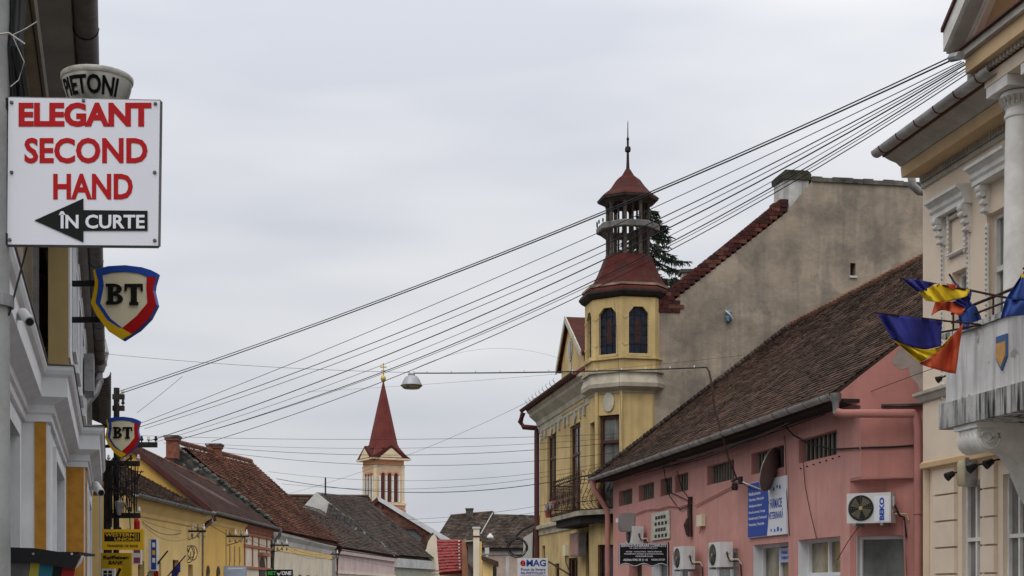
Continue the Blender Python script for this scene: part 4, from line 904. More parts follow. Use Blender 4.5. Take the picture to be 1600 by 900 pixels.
MB().plate(FY, [(ga - .25 + (t - ga + .25) * .7, 10.15 + (z - 10.15) * .75) for t, z in ov], .101, .115).build('oculus', M['glass'], o)
MB().plate(FY, [(ga - .42, 9.7), (ga - .08, 9.7), (ga - .14, 8.6), (ga - .36, 8.6)], .065, .09).build('ornament', M['trim_pale'], o)
# octagonal bay and turret
def octf(r, i, a0=-57):
    a, b = R(a0 + 45 * i), R(a0 + 45 * (i + 1)); m_ = (a + b) / 2
    pa = (TCx + r * math.sin(a), TCy - r * math.cos(a)); pb = (TCx + r * math.sin(b), TCy - r * math.cos(b))
    return Fr(pa, (pb[0] - pa[0], pb[1] - pa[1]), (math.sin(m_), -math.cos(m_))), math.hypot(pb[0] - pa[0], pb[1] - pa[1])
def octp(r): return [(TCx + r * math.sin(R(-57 + 45 * i)), TCy - r * math.cos(R(-57 + 45 * i))) for i in range(8)]
rb, rt = 1.27, 1.40
bay = MB()
for i in range(-3, 4):
    f, wd = octf(rb, i)
    h = [(.1, wd - .1, 4.15, 7.15)] if i == 0 else ([(.15, wd - .15, 4.6, 7.0)] if i == -1 else [])
    if i == 0: h = h + [(.06, wd - .06, .2, 3.05)]
    bay.wall(f, 0, wd, 0, 8.0, h, 0, .2)
bo = bay.build('bay', M['yhouse'], YH)
f, wd = octf(rb, 0)
window(f, .1, wd - .1, 4.15, 7.15, -.2, YH, M['brown_wood'], M['glass_curtain'], 1, (.28,), .1, .1, 'balcony_door')
window(f, .06, wd - .06, .2, 3.05, -.2, YH, M['brown_wood'], M['glass'], 1, (.5,), .08, .08, 'shop_door')
ovl = [(wd / 2 + .2 * math.cos(a), 7.55 + .3 * math.sin(a)) for a in [i * math.pi / 8 for i in range(16)]]
MB().plate(f, ovl, .003, .06).build('oval_medallion', M['trim_pale'], bo)
MB().box(f, -.02, .09, .003, .06, 4.1, 7.9).build('pilaster', M['yhouse'], bo); MB().box(f, wd - .09, wd + .02, .003, .06, 4.1, 7.9).build('pilaster', M['yhouse'], bo)
f, wd = octf(rb, -1); window(f, .15, wd - .15, 4.6, 7.0, -.2, YH, M['brown_wood'], M['glass'], 1, (.3,), .1)
def osweep(prof, nm, mt, r0=1.0, sm=None): return MB().sweep(octp(r0), prof, True).build(nm, mt, YH)
# corbel ring under the turret (profile is a closed loop in (offset, z))
osweep([(rb - 1.0, 7.82), (rb - .98, 7.88), (rt - .92, 8.0), (rt - .9, 8.12), (rt - .98, 8.36), (rt - .98, 8.44), (rt - .92, 8.46), (rt - .92, 8.52), (rb - 1.1, 8.54), (rb - 1.1, 7.82)], 'corbel', M['corbel_dirty'])
tur = MB(); ZW0, ZW1 = 9.05, 10.52
for i in range(-3, 5):
    f, wd = octf(rt, i)
    h = [(.22, wd - .22, ZW0, ZW1)] if i in (-1, 0, 1) else []
    tur.wall(f, 0, wd, 8.5, 10.95, h, 0, .16)
    for a, b, c, d in h:
        for s_, t in ((1, a), (-1, b)): tur.prism([f.p(t, -.001, d - .2), f.p(t + s_ * .17, -.001, d + .0), f.p(t, -.001, d + .0)], [f.p(t, -.16, d - .2), f.p(t + s_ * .17, -.16, d), f.p(t, -.16, d)])
to = tur.build('turret', M['yhouse'], YH)
M['stain_blue'] = mat('stain_blue', (.01, .018, .04), .35, var=.4, scale=6, bump=0, spec=.25); M['stain_red'] = mat('stain_red', (.045, .014, .012), .35, var=.3, scale=6, bump=0, spec=.25)
for i in (-1, 0, 1):
    f, wd = octf(rt, i); a, b = .22, wd - .22
    wo = MB().box(f, a, b, -.14, -.12, ZW0, ZW1).build('turret_window', M['stain_blue'], YH)
    MB().plate(f, [(wd / 2 - .13, ZW0 + .35), (wd / 2 + .13, ZW0 + .35), (wd / 2 + .13, ZW1 - .5), (wd / 2 + .07, ZW1 - .36), (wd / 2 - .07, ZW1 - .36), (wd / 2 - .13, ZW1 - .5)], -.118, -.105).build('pane', M['stain_red'], wo)
    m = MB()
    for k in range(1, 5): m.box(f, a, b, -.119, -.1, ZW0 + k * .3, ZW0 + k * .3 + .012)
    for k in (1, 2): m.box(f, a + (b - a) * k / 3 - .006, a + (b - a) * k / 3 + .006, -.117, -.098, ZW0, ZW1)
    m.build('leading', M['black'], wo)
    MB().box(f, a - .06, b + .06, .0, .06, ZW0 - .1, ZW0 - .03).build('sill', M['yhouse'], wo)
osweep([(rt - 1.0, 8.86), (rt - .955, 8.88), (rt - .955, 8.93), (rt - 1.0, 8.95)], 'string_course', M['yhouse'])
# relief chevron line on the turret faces
for i in (-1, 0, 1):
    f, wd = octf(rt, i)
    for z in (9.35, 10.2): MB().plate(f, [(-.0, z + .02), (.1, z - .07), (.2, z - .0), (.2, z + .03), (.1, z - .04), (0, z + .05)], .002, .015).build('relief_line', M['yhouse'], to)
Ct = (TCx, TCy, 0)
osweep([(rt - 1.02, 10.82), (1.48 - 1, 10.88), (1.56 - 1, 10.98), (1.56 - 1, 11.04), (rt - 1.02, 11.08)], 'turret_eave', M['wood_pole'])
a0 = R(-57)
MB().lathe(Ct, [(1.58, 11.04), (1.56, 11.1), (1.38, 11.26), (1.16, 11.5), (1.0, 11.8), (.87, 12.1), (.78, 12.33), (.0, 12.36)], 8, a0).build('turret_roof', M['tin_red'], YH)
osweep([(1.42 - 1, 11.2), (1.47 - 1, 11.2), (1.47 - 1, 11.27), (1.40 - 1, 11.27)], 'snow_rail', mat('rail_rust', (.3, .2, .13), .7, var=.3, scale=3))
M['old_wood'] = mat('old_wood', (.10, .08, .066), .9, var=.25, scale=6, bump=.3, streak=(.05, .04, .035), streak_amt=.6)
LZ0, LZ1 = 12.3, 14.14
for i in range(8):
    a = a0 + i * math.pi / 4; x, y = TCx + .66 * math.sin(a), TCy - .66 * math.cos(a)
    MB().lathe((x, y, LZ0), [(.075, 0), (.075, .12), (.058, .16), (.058, LZ1 - LZ0 - .2), (.085, LZ1 - LZ0 - .12), (.085, LZ1 - LZ0)], 8, a).build('lantern_post', M['old_wood'], YH)
for i in range(8):
    a = a0 + (i + .5) * math.pi / 4; x, y = TCx + .6 * math.sin(a), TCy - .6 * math.cos(a)
    MB().lathe((x, y, LZ0), [(.05, 0), (.035, .1), (.035, LZ1 - LZ0 - .15), (.055, LZ1 - LZ0)], 8, a).build('lantern_post', M['wood_pole'], YH)
for i in range(8):
    a, b = a0 + i * math.pi / 4, a0 + (i + 1) * math.pi / 4
    p0, p1 = V((TCx + .66 * math.sin(a), TCy - .66 * math.cos(a), 0)), V((TCx + .66 * math.sin(b), TCy - .66 * math.cos(b), 0)); m = MB()
    for k in range(1, 4):
        q = p0.lerp(p1, k / 4); m.tube([q + V((0, 0, LZ0)), q + V((0, 0, 13.1))], .005, 4)
    for k in range(3):
        q0, q1 = p0.lerp(p1, .12), p0.lerp(p1, .88); z = LZ0 + .1 + k * .28
        m.tube([q0 + V((0, 0, z)), q1 + V((0, 0, z + .25))], .004, 4); m.tube([q1 + V((0, 0, z)), q0 + V((0, 0, z + .25))], .004, 4)
    m.build('lattice', M['iron'], YH)
rg = MB().sweep(octp(1.0), [(-.1, 13.14), (.0, 13.14), (.03, 13.17), (.03, 13.32), (.0, 13.36), (-.1, 13.36)], True).build('lantern_ring', mat('ring_dirty', (.2, .19, .175), .9, var=.2, scale=5, streak=(.08, .08, .07), streak_amt=.9), YH)
m = MB()
for i in range(8):
    for k in range(3):
        a = a0 + (i + k / 3) * math.pi / 4; m.lathe((TCx + 1.0 * math.sin(a), TCy - 1.0 * math.cos(a), 13.36), [(.015, 0), (.03, .05), (.03, .1), (.01, .14)], 6)
m.build('ring_beads', M['wood_pole'], rg, kind='stuff')
for i in range(8):
    a = a0 + i * math.pi / 4; MB().tube([(TCx + .66 * math.sin(a), TCy - .66 * math.cos(a), 12.95), (TCx + .93 * math.sin(a), TCy - .93 * math.cos(a), 13.16)], .03, 5).build('ring_bracket', M['old_wood'], YH)
MB().lathe(Ct, [(.72, 14.02), (.86, 14.1), (.98, 14.14), (1.0, 14.2)], 8, a0).build('lantern_eave', M['old_wood'], YH)
MB().lathe(Ct, [(1.02, 14.2), (.95, 14.27), (.72, 14.44), (.54, 14.64), (.4, 14.84), (.2, 15.0), (.08, 15.2)], 8, a0).build('lantern_roof', M['tin_red'], YH)
MB().lathe(Ct, [(.06, 15.2), (.045, 15.5), (.04, 15.75), (.09, 15.78), (.1, 15.85), (.08, 15.93), (.035, 15.95), (.035, 16.15), (.05, 16.18), (.02, 16.25), (.012, 16.7), (.004, 16.78)], 10).build('finial', M['wood_pole'], YH, smooth=40)
# iron balcony, wrapping from the front round the bay
bA, bB, bC = FY.p(yt(49.3), .95, 0), FY.p(yt(44.9), .95, 0), V((3.13, 43.5, 0))
bin_ = [FY.p(yt(49.3), 0, 0), FY.p(yt(46.3), 0, 0), V((2.75, 44.75, 0)), V((3.45, 44.3, 0))]
def ringz(z, k=1.0): return [V((q.x, q.y, z)) for q in [bA, bB, bC] + bin_[::-1]]
bs = MB().prism(ringz(3.98), ringz(4.13)).build('balcony_slab', M['corbel_dirty'], YH)
ins = [V((q.x, q.y, 0)).lerp(V((2.9, 46.2, 0)), .12) for q in (bA, bB, bC)] + bin_[::-1]
MB().prism([V((q.x, q.y, 3.74)) for q in ins], [V((q.x, q.y, 3.975)) for q in ins]).build('slab_beam', M['wood_pole'], bs)
ir = MB()
BP = [(0.0, 4.15), (.16, 4.22), (.26, 4.36), (.25, 4.52), (.14, 4.72), (.03, 4.92), (-.03, 5.1), (-.02, 5.22)]
def bar(base, outd): ir.tube([V((base.x, base.y, z)) + outd * o for o, z in BP], .012, 4)
def scroll(c, e):
    ir.tube([c + e * (.09 * math.cos(a)) + V((0, 0, .09 * math.sin(a))) for a in [q * math.pi / 6 for q in range(11)]], .012, 4)
segs = [(FY.p(yt(49.3), .08, 0), bA), (bA, bB), (bB, bC)]
for p0_, p1_ in segs:
    d_ = (p1_ - p0_).normalized(); o_ = V((-d_.y, d_.x, 0))
    if o_.dot(V((-.6, -1, 0))) < 0 and p1_ is not bA: o_ = -o_
    if p1_ is bA: o_ = FY.d.copy()
    L_ = (p1_ - p0_).length; k = max(4, int(L_ / .2)); i_ = o_ * -.1
    for i in range(k + 1): bar(p0_.lerp(p1_, i / k) + i_, o_)
    for o, z, r in ((0, 4.16, .02), (.26, 4.4, .014), (-.03, 5.0, .014), (-.02, 5.22, .024), (-.02, 5.12, .012)):
        ir.tube([V((q.x, q.y, z)) + o_ * o + i_ for q in (p0_, p1_)], r, 5)
    for i in range(int(L_ / .3)):
        q = p0_.lerp(p1_, (i + .5) / int(L_ / .3)) + i_; scroll(V((q.x, q.y, 5.3)), d_)
        c = V((q.x, q.y, 4.44)) + o_ * .25; ir.tube([c + d_ * (.12 * (1 - u / 16.) * math.cos(u * .7)) + V((0, 0, .12 * (1 - u / 16.) * math.sin(u * .7))) for u in range(14)], .012, 4)
        c = V((q.x, q.y, 4.75)) + o_ * .12; ir.tube([c + d_ * (.1 * (1 - u / 16.) * math.cos(-u * .7)) + V((0, 0, .1 * (1 - u / 16.) * math.sin(-u * .7))) for u in range(14)], .01, 4)
ir.build('balcony_railing', M['iron'], YH)
for i, (u, z, c_) in enumerate(((.96, 4.45, (.35, .3, .42)), (.82, 4.5, (.42, .4, .25)), (.7, 4.5, (.4, .16, .2)), (.97, 4.25, (.35, .08, .08)))):
    q = bB.lerp(bA, u) + FY.n * .1 + V((0, 0, z)); s = thing('flower_pot', q, ('lilac', 'cream', 'red', 'brick red')[i] + ' cloth or pot hung in the iron balcony railing', 'pot')
    MB().lathe(q, [(.09, -.12), (.13, .1), (.14, .1), (.14, .13), (.05, .13)], 10).build('pot', mat('pot%d' % i, c_, .7, var=.15), s)
# things on the yellow front
s, tx, rect, f, k_ = board('shop_sign', 808.5, 856, 872, 912, 54.6, M['sign_white'], 'white parcel pickup sign with red and blue lettering beside the brown downpipe', 'sign', .15)
tx('e', 813, 821, 875.5, 884.5, M['red'], .03); tx('MAG', 822.5, 853, 874.5, 885, M['blue'], .03)
tx('Punct de livrare', 814, 852, 887.5, 892, M['blue'], .02); tx('Prin POSTCOLLECT', 814, 852.5, 893.5, 897.5, M['blue'], .03); rect(813, 853, 899.5, 910, M['red'])
fs = Fr(FY.p(yt(50.2), 0, 0)[:2], NR, (DR[0] * -1, -DR[1]))
lb = thing('light_box', FY.p(yt(47.6), .3, 2.9), 'grey light box with faded red poster on the yellow house front', 'sign')
MB().box(FY, yt(47.3), yt(48.7), .12, .38, 2.75, 3.55).build('housing', M['zinc'], lb)
MB().box(FY, yt(47.35), yt(48.65), .381, .4, 2.8, 3.5).build('poster', mat('poster', (.34, .10, .09), .4, var=.5, scale=5, bump=0, col2=(.42, .36, .33)), lb)
MB().box(FY, yt(47.8), yt(48.0), .0, .12, 2.9, 3.3).build('bracket', M['black'], lb)
wl = thing('wall_lantern', FY.p(yt(50.8), .1, 3.0), 'small pale meter box on the yellow wall left of the light box', 'box')
MB().box(FY, yt(50.7), yt(51.2), .0, .12, 2.85, 3.25).build('box', M['beige'], wl); MB().tube([FY.p(yt(50.9), .08, 2.85), FY.p(yt(50.9), .06, 2.6), FY.p(yt(50.2), .05, 2.2)], .02, 5).build('cable', M['cable'], wl)
ba = thing('flag_bracket', FY.p(yt(51.6), .1, 2.4), 'bare slanted iron bracket fixed on the yellow wall', 'bracket')
MB().tube([FY.p(yt(50.4), .02, 2.15), FY.p(yt(51.9), .5, 2.65)], .03, 6).build('arm', M['iron'], ba); MB().box(FY, yt(50.3), yt(50.4), .0, .06, 2.0, 2.75).build('plate', M['iron'], ba)
# coil of black cable and white wall stub left of the house
wc = thing('cable_coil', P(809, 857, 58), 'round coil of black cable hanging left of the yellow house', 'cable')
for i in range(7):
    r = .36 + .02 * (i % 4); c = P(808 + (i % 3), 855 + (i % 2), 58) + V((0, .02 * i, 0)); el = random.uniform(.85, 1.05)
    MB().tube([c + V((r * math.cos(a), .03 * math.sin(a * 2 + i), r * el * math.sin(a))) for a in [q * math.pi / 9 for q in range(19)]], .011, 5).build('loop', M['cable'], wc)
MB().tube([P(806, 838, 58), P(815, 829, 58), P(838, 817, 58)], .05, 6).build('feed_cable', M['cable'], wc)
ws = thing('white_wall', P(828, 920, 60) - V((0, 0, CZ)), 'grey-white wall stub with dark pipe between coil and downpipe', 'wall')
MB().plate(facing(60), [(qx(x, 60), CZ + (HZ - y) * 60 / F) for x, y in ((818, 840), (848, 822), (848, 940), (818, 940))], -1, 0).build('wall', M['plaster_white'], ws)
MB().tube([P(834, 826, 59.9), P(833, 860, 59.9), P(833, 935, 59.9)], .04, 6).build('pipe', M['black'], ws)

# ---------------------------------------------------------------- bare firewall gable of the yellow house
GWl = thing('firewall', FG.p(4, 0, 0), 'huge bare grey-brown plastered firewall with stepped red brick edge', 'wall')
def gp(px, py, n=0): t, z = FG.at(px, py, n); return (t, z)
slot = (FG.t(1328.5), FG.t(1337), FG.z(1332, 431), FG.z(1332, 411))
def vz(t): # verge height along the wall
    a, b = gp(1030, 470), gp(1230, 314); u = (t - a[0]) / (b[0] - a[0]); return a[1] + (b[1] - a[1]) * u
t9 = FG.t(968); tA, tB, tC, tD = FG.t(1020), FG.t(1226), FG.t(1268), FG.t(1520)
ztop = FG.z(1268, 284)
m = MB()
m.poly([FG.p(t9, 0, 0), FG.p(slot[0], 0, 0), FG.p(slot[0], 0, ztop), FG.p(tC, 0, ztop), FG.p(tB, 0, vz(tB) - .35), FG.p(tA, 0, vz(tA) - .35), FG.p(t9, 0, vz(tA) - 1.2)])
m.poly([FG.p(slot[0], 0, 0), FG.p(slot[1], 0, 0), FG.p(slot[1], 0, slot[2]), FG.p(slot[0], 0, slot[2])]); m.poly([FG.p(slot[0], 0, slot[3]), FG.p(slot[1], 0, slot[3]), FG.p(slot[1], 0, ztop), FG.p(slot[0], 0, ztop)])
m.poly([FG.p(slot[1], 0, 0), FG.p(tD, 0, 0), FG.p(tD, 0, ztop), FG.p(slot[1], 0, ztop)])
for (u, x), (v, y) in (((slot[0], slot[2]), (slot[1], slot[2])), ((slot[1], slot[2]), (slot[1], slot[3])), ((slot[1], slot[3]), (slot[0], slot[3])), ((slot[0], slot[3]), (slot[0], slot[2]))):
    m.quad(FG.p(u, 0, x), FG.p(v, 0, y), FG.p(v, -.4, y), FG.p(u, -.4, x))
m.quad(FG.p(tC, 0, ztop), FG.p(tD, 0, ztop), FG.p(tD, -.5, ztop), FG.p(tC, -.5, ztop))
m.build('plaster', M['firewall'], GWl)
MB().box(FG, slot[0] - .05, slot[1] + .05, -.42, -.4, slot[2] - .05, slot[3] + .05).build('slot_back', M['black'], GWl)
MB().box(FG, slot[0] - .03, slot[1] + .03, .0, .06, slot[2] - .07, slot[2] - .003).build('slot_sill', M['plaster_white'], GWl)
m = MB()
n_ = 16
for i in range(n_):
    u0, u1 = tC + (tD - tC) * i / n_, tC + (tD - tC) * (i + 1) / n_; h = .13 + .05 * random.random()
    m.box(FG, u0 + .01, u1, -.55, .06, ztop + .001, ztop + h)
m.build('coping', mat('coping', (.13, .12, .1), .95, var=.3, scale=2), GWl)
MB().prism([FG.p(tB - .3, -.45, 0), FG.p(tD, -.45, 0), FG.p(tD, -.45, ztop - .05), FG.p(tC, -.45, ztop - .05), FG.p(tB, -.45, vz(tB) - .5)], [FG.p(tB - .3, -.6, 0), FG.p(tD, -.6, 0), FG.p(tD, -.6, ztop - .05), FG.p(tC, -.6, ztop - .05), FG.p(tB, -.6, vz(tB) - .5)]).build('wall_back', M['brick_far'], GWl)
# stepped brick verge: each brick its own piece
cz = .135; cnt = 0; shared = None
zlo, zhi = vz(tA) - .75, vz(tB) + .05
nrow = int((zhi - zlo) / cz)
bmats = [mat('verge_brick%d' % i, c_, .9, var=.2, scale=8, bump=.3) for i, c_ in enumerate(((.065, .016, .013), (.09, .023, .017), (.045, .016, .013), (.13, .05, .034)))]
bmesh_ = []
for i in range(4):
    mb_ = MB().box(FG, 0, .25, 0, .36, 0, cz - .012); off = FG.p(0, 0, 0)
    me = bpy.data.meshes.new('brick'); me.from_pydata([(a - off.x, b - off.y, c) for a, b, c in mb_.v], [], mb_.f)
    bm = bmesh.new(); bm.from_mesh(me); bmesh.ops.recalc_face_normals(bm, faces=bm.faces); bm.to_mesh(me); bm.free(); me.materials.append(bmats[i]); bmesh_.append(me)
slope = (vz(tB) - vz(tA)) / (tB - tA)
for r in range(nrow + 1):
    z = zlo + r * cz
    tr_ = tA + (z - (vz(tA) - .36)) / slope        # lower edge of the band at this course
    tl = tA + (z - vz(tA)) / slope                 # upper edge
    tr_ = min(tr_, tB + .12); tl = max(tl, t9 + 1.15)
    t = tr_
    while t > tl - .05:
        o = bpy.data.objects.new('brick', random.choice(bmesh_)); COL.objects.link(o); o.parent = GWl
        o.location = FG.p(t - .26, -.33 + random.uniform(0, .03), z) - GWl.location; t -= .262; cnt += 1
for r in range(3):
    for k in range(3):
        o = bpy.data.objects.new('brick', random.choice(bmesh_)); COL.objects.link(o); o.parent = GWl
        o.location = FG.p(FG.t(1030) + k * .262 + (.13 if r % 2 else 0) - .1, -.32, FG.z(1030, 488) + r * cz) - GWl.location
# tile caps along the verge
m = MB(); a, b = FG.p(tA + .2, -.1, vz(tA) + .17), FG.p(tB - .1, -.1, vz(tB) + .07)
for i in range(44):
    q = a.lerp(b, i / 43.); m.lathe(q, [(.1, -.1), (.12, .0), (.05, .06)], 6, random.random())
m.build('verge_caps', bmats[0], GWl, kind='stuff')
ck = MB(); f = FG; ct0, ct1 = FG.t(1226), FG.t(1266); cz0, cz1 = FG.z(1240, 330), FG.z(1240, 279)
co_ = MB().box(FG, ct0, ct1, -1.0, -.12, cz0 - .6, cz1).build('chimney', M['chim_white'], GWl)
MB().plate(FG, [(ct0 - .05, cz1), (ct1 + .05, cz1), (ct1 + .07, cz1 + .18), (ct1 - .05, cz1 + .3), (ct0 + .05, cz1 + .3), (ct0 - .07, cz1 + .18)], -1.05, -.06).build('chimney_cap', M['moss'], co_)
q = P(1078, 440, 49); k2 = MB().box(facing(49), qx(1066, 49), qx(1092, 49), -.6, 0, 9.5, CZ + (HZ - 426) * 49 / F).build('rear_chimney', M['plaster_white'], GWl)
MB().box(facing(49), qx(1063, 49), qx(1096, 49), -.7, .1, CZ + (HZ - 426) * 49 / F, CZ + (HZ - 421) * 49 / F).build('chimney_cap', M['stone_dark'], k2)
rag = thing('blue_rag', FG.p(*(lambda q: (q[0], .1, q[1]))(gp(1137, 495))), 'crumpled pale blue plastic object stuck on the firewall', 'bundle')
c = FG.p(FG.t(1137), .1, FG.z(1137, 495)); m = MB()
m.lathe(c, [(.03, -.2), (.1, -.16), (.12, -.05), (.08, .02), (.11, .1), (.09, .19), (.03, .22)], 7)
ro_ = m.build('bundle', mat('pale_blue', (.16, .27, .38), .6, var=.5, scale=12), rag)
MB().tube([c + V((-.1, -.05, .16)), c + V((.02, -.16, .02)), c + V((.12, -.08, -.12))], .03, 5).build('fold', M['plaster_white'], rag)
# ---------------------------------------------------------------- spruce behind the cupola
sp = thing('spruce_tree', (qx(1012, 62), 62, 0), 'dark green spruce top rising behind the turret lantern', 'tree')
bx, by, tz = qx(1014, 62), 62, CZ + (HZ - 322) * 62 / F
MB().tube([(bx, by, 0), (bx, by, tz * .5), (bx, by, tz)], [.25, .14, .02], 8).build('trunk', M['wood_pole'], sp)
lf = MB(); br = MB()
for i in range(230):
    z = tz - .15 - (i / 230.) ** 1.1 * 9.5; r = min(2.4, .2 + (tz - z) * .75) * random.uniform(.55, 1.12); a = random.uniform(0, 6.283)
    d = V((math.cos(a), math.sin(a), 0)); tip = V((bx, by, z)) + d * r + V((0, 0, -.30 * r + random.uniform(0, .12)))
    mid = V((bx, by, z)) + d * r * .55 + V((0, 0, -.22 * r)); pts = [V((bx, by, z)), mid, tip]; br.tube(pts, [.03, .018, .006], 4)
    for k in range(int(12 + r * 34)):
        u = random.uniform(.18, 1.03); q = (pts[0].lerp(mid, u * 2) if u < .5 else mid.lerp(tip, u * 2 - 1)); s_ = random.uniform(.09, .22)
        e_ = (d * random.uniform(.3, 1) + V((random.uniform(-.8, .8), random.uniform(-.8, .8), random.uniform(-1.5, .1)))).normalized(); p_ = e_.cross(V((random.random(), random.random(), random.random()))).normalized()
        b_ = q + e_ * s_ * 1.5
        lf.add([q - p_ * s_ * .22, q + p_ * s_ * .22, b_ + p_ * s_ * .05, b_ - p_ * s_ * .05], [(0, 1, 2, 3)])
br.build('branches', M['wood_pole'], sp); lf.build('crown', mat('needles', (.045, .07, .042), .8, var=.3, scale=3, bump=0, island=.4), sp, fix=False)
# ---------------------------------------------------------------- pink pharmacy building
FP = Fr((10.36, 0), DR, NR)
pt = lambda Y: FP.tY(Y)
PK = thing('pink_building', FP.p(pt(34), 0, 0), 'long pink building with old brown tile roof, slatted attic windows and shops', 'building')
tN, tF = FP.t(1345), FP.t(958)
tL = FP.t(1328)
slat_h = [(FP.t(b), FP.t(a), 4.14, 4.6) for a, b in ((967, 988), (998, 1022), (1032, 1050), (1055, 1075), (1105, 1147), (1174, 1225), (1248, 1308))]
ZG = 2.62
grd = [(FP.t(b), FP.t(a), c, d) for a, b, c, d in ((1247, 1313, .7, ZG), (1177, 1232, .05, ZG - .02), (1106, 1153, .7, 2.56), (1050, 1078, .7, 2.56), (1018, 1046, .7, 2.5), (983, 1003, .05, 2.5))]
m = MB(); m.wall(FP, tL, tF, 0, 3.62, grd, 0, .3); m.wall(FP, tN, tF, 3.62, 5.0, slat_h, 0, .3)
m.build('wall', M['pink'], PK)
M['slat'] = mat('slat', (.24, .215, .175), .8, var=.2)
for a, b, c, d in slat_h:
    wb = MB().box(FP, a, b, -.2, -.17, c, d).build('window', M['black'], PK)
    n_ = max(4, int((b - a) / .2))
    for i in range(n_):
        u = a + (b - a) * (i + .5) / n_; MB().box(FP, u - .028, u + .028, -.15, -.12, c, d).build('slat', M['slat'], wb)
for i, (a, b, c, d) in enumerate(grd):
    if i == 5: MB().box(FP, a, b, -.3, -.26, c, d).build('door', M['door_dark'], PK); continue
    window(FP, a, b, c, d, -.28, PK, M['white_paint'], (M['glass_lit'], M['glass_lit'], M['glass_curtain'], M['glass'], M['glass'])[i], 2, (.36,), .07, .08, 'window' if i != 1 else 'shop_door')
    r_ = MB(); r_.box(FP, b - .012, b - .002, -.2, -.003, c, d); r_.build('reveal_lining', M['white_paint'], PK)
# corner: upper part overhangs the chamfered ground floor
cA = FP.p(tN, 0, 0); cB = P(1446, 0, 24.75); cL = FP.p(tL, 0, 0)
FU = Fr(cA[:2], (cB.x - cA.x, cB.y - cA.y), (cB.y - cA.y, -(cB.x - cA.x))); LU = math.hypot(cB.x - cA.x, cB.y - cA.y)
FC = Fr(cL[:2], (cB.x - cL.x, cB.y - cL.y), (cB.y - cL.y, -(cB.x - cL.x))); LC = math.hypot(cB.x - cL.x, cB.y - cL.y)
cw = (FC.t(1338), FC.t(1416), .7, 2.6)
m = MB(); m.wall(FC, 0, LC, 0, 3.62, [cw], 0, .25); m.build('chamfer_wall', M['pink_side'], PK)
window(FC, *cw, -.24, PK, M['white_paint'], M['glass_curtain'], 1, (.42,), .06, .08)
MB().box(FC, cw[0] + .003, cw[0] + .012, -.16, -.003, cw[2], cw[3]).build('reveal_lining', M['white_paint'], PK)
MB().prism([(cA.x, cA.y, 3.6), (cL.x, cL.y, 3.6), (cB.x, cB.y, 3.6)], [(cA.x, cA.y, 3.64), (cL.x, cL.y, 3.64), (cB.x, cB.y, 3.64)]).build('overhang_soffit', M['pink_trim'], PK)
# gable above: follows the roof slope up to the ridge
ovh = .5; ze = 5.08
rb_ = 16.5; ridge = lambda Y: V((rb_ - .1668 * Y, Y, 10.1))
eave = lambda Y: FP.p(FP.tY(Y, ovh), ovh, ze)
gdir = V((1, .05, 0)).normalized()
gb = cB + gdir * 9
MB().poly([FU.p(0, .002, 3.62), FU.p(LU, .002, 3.62), FU.p(LU, .002, 5.44 + LU * .76), FU.p(0, .002, 5.44)]).build('gable_wall', M['pink_side'], PK)
MB().plate(FU, [(-.52, 5.02), (0, 4.9), (0, 5.44)], -.02, .002).build('eave_end', M['pink_side'], PK)
bz = lambda px, py: (FU.t(px), FU.z(px, py))
MB().plate(FU, [bz(*q) for q in ((1392, 566), (1402, 548), (1420, 536), (1446, 520), (1446, 612), (1438, 618), (1434, 600), (1424, 590), (1420, 574), (1408, 578), (1400, 572))], .003, .007).build('bare_patch', mat('bare_plaster', (.40, .34, .30), .95, var=.15, scale=3), PK)
MB().poly([(cB.x, cB.y, 0), (gb.x, gb.y, 0), (gb.x, gb.y, 10), (ridge(25.5).x, cB.y + .3, 9.9), (cB.x, cB.y, 6.24)]).build('gable_wall', M['pink_side'], PK)
e0, e1 = eave(25.25), eave(44.3); r0, r1 = ridge(25.7), ridge(45.2)
b0, b1 = V((19.5, 27, 5)), V((16.0, 47, 5))
m = MB(); slab(m, [e0, e1, r1, r0], .16); slab(m, [r0, r1, b1, b0], .16); rf = m.build('roof', M['tile_old'], PK)
m = MB(); tiles(m, e0, e1, r1, r0, .17, .145, .022, .4); m.build('tile_field', M['tile_old'], rf, kind='stuff', fix=False)
m = MB()
for i in range(70): m.lathe(r0.lerp(r1, i / 69.), [(.1, -.05), (.13, .05), (.05, .13)], 6)
m.build('ridge_caps', mat('ridge_old', (.17, .09, .06), 1, var=.2, spec=.1), rf, kind='stuff')
m = MB()
for i in range(70):
    q = e0.lerp(r0, (i + .5) / 70.); m.lathe(q + V((.0, .06, -.02)), [(.06, -.04), (.075, .0), (.03, .04)], 5, random.random())
m.build('verge_tiles', M['tile_grey'], rf, kind='stuff')
# mortar fillet along the firewall
m = MB()
for i in range(60):
    u = i / 60.; q = e1.lerp(r1, u) + V((0, -.25 + random.uniform(-.05, .05), .06)); m.lathe(q, [(.08, -.06), (.1, .0), (.05, .06)], 6, random.random())
m.build('mortar_fillet', M['tile_grey'], rf, kind='stuff')
MB().box(FP, tN, tF, .02, ovh - .06, 4.96, 5.02).build('soffit', M['wood_pole'], PK)
MB().tube([FP.p(tN + .2, .3, 5.0), FP.p(tF, .3, 5.0)], .04, 5).build('eave_beam', M['wood_pole'], PK)
gutter(FP, tN - .15, FP.tY(44.0, ovh), ovh + .08, 5.08, .095, M['zinc_light'], PK, .8, M['zinc_dark'])
gt2 = FP.tY(43.6, .6)
MB().tube([FP.p(gt2, ovh + .08, 5.0), FP.p(gt2, ovh + .05, 4.75), FP.p(gt2, .35, 4.45), FP.p(gt2 + .0, .12, 4.1), FP.p(gt2, .1, 3.8), FP.p(gt2, .1, 0)], .085, 10).build('downpipe', M['pink_trim'], PK, smooth=40)
hq = FP.p(tN - .2, ovh + .05, 0)
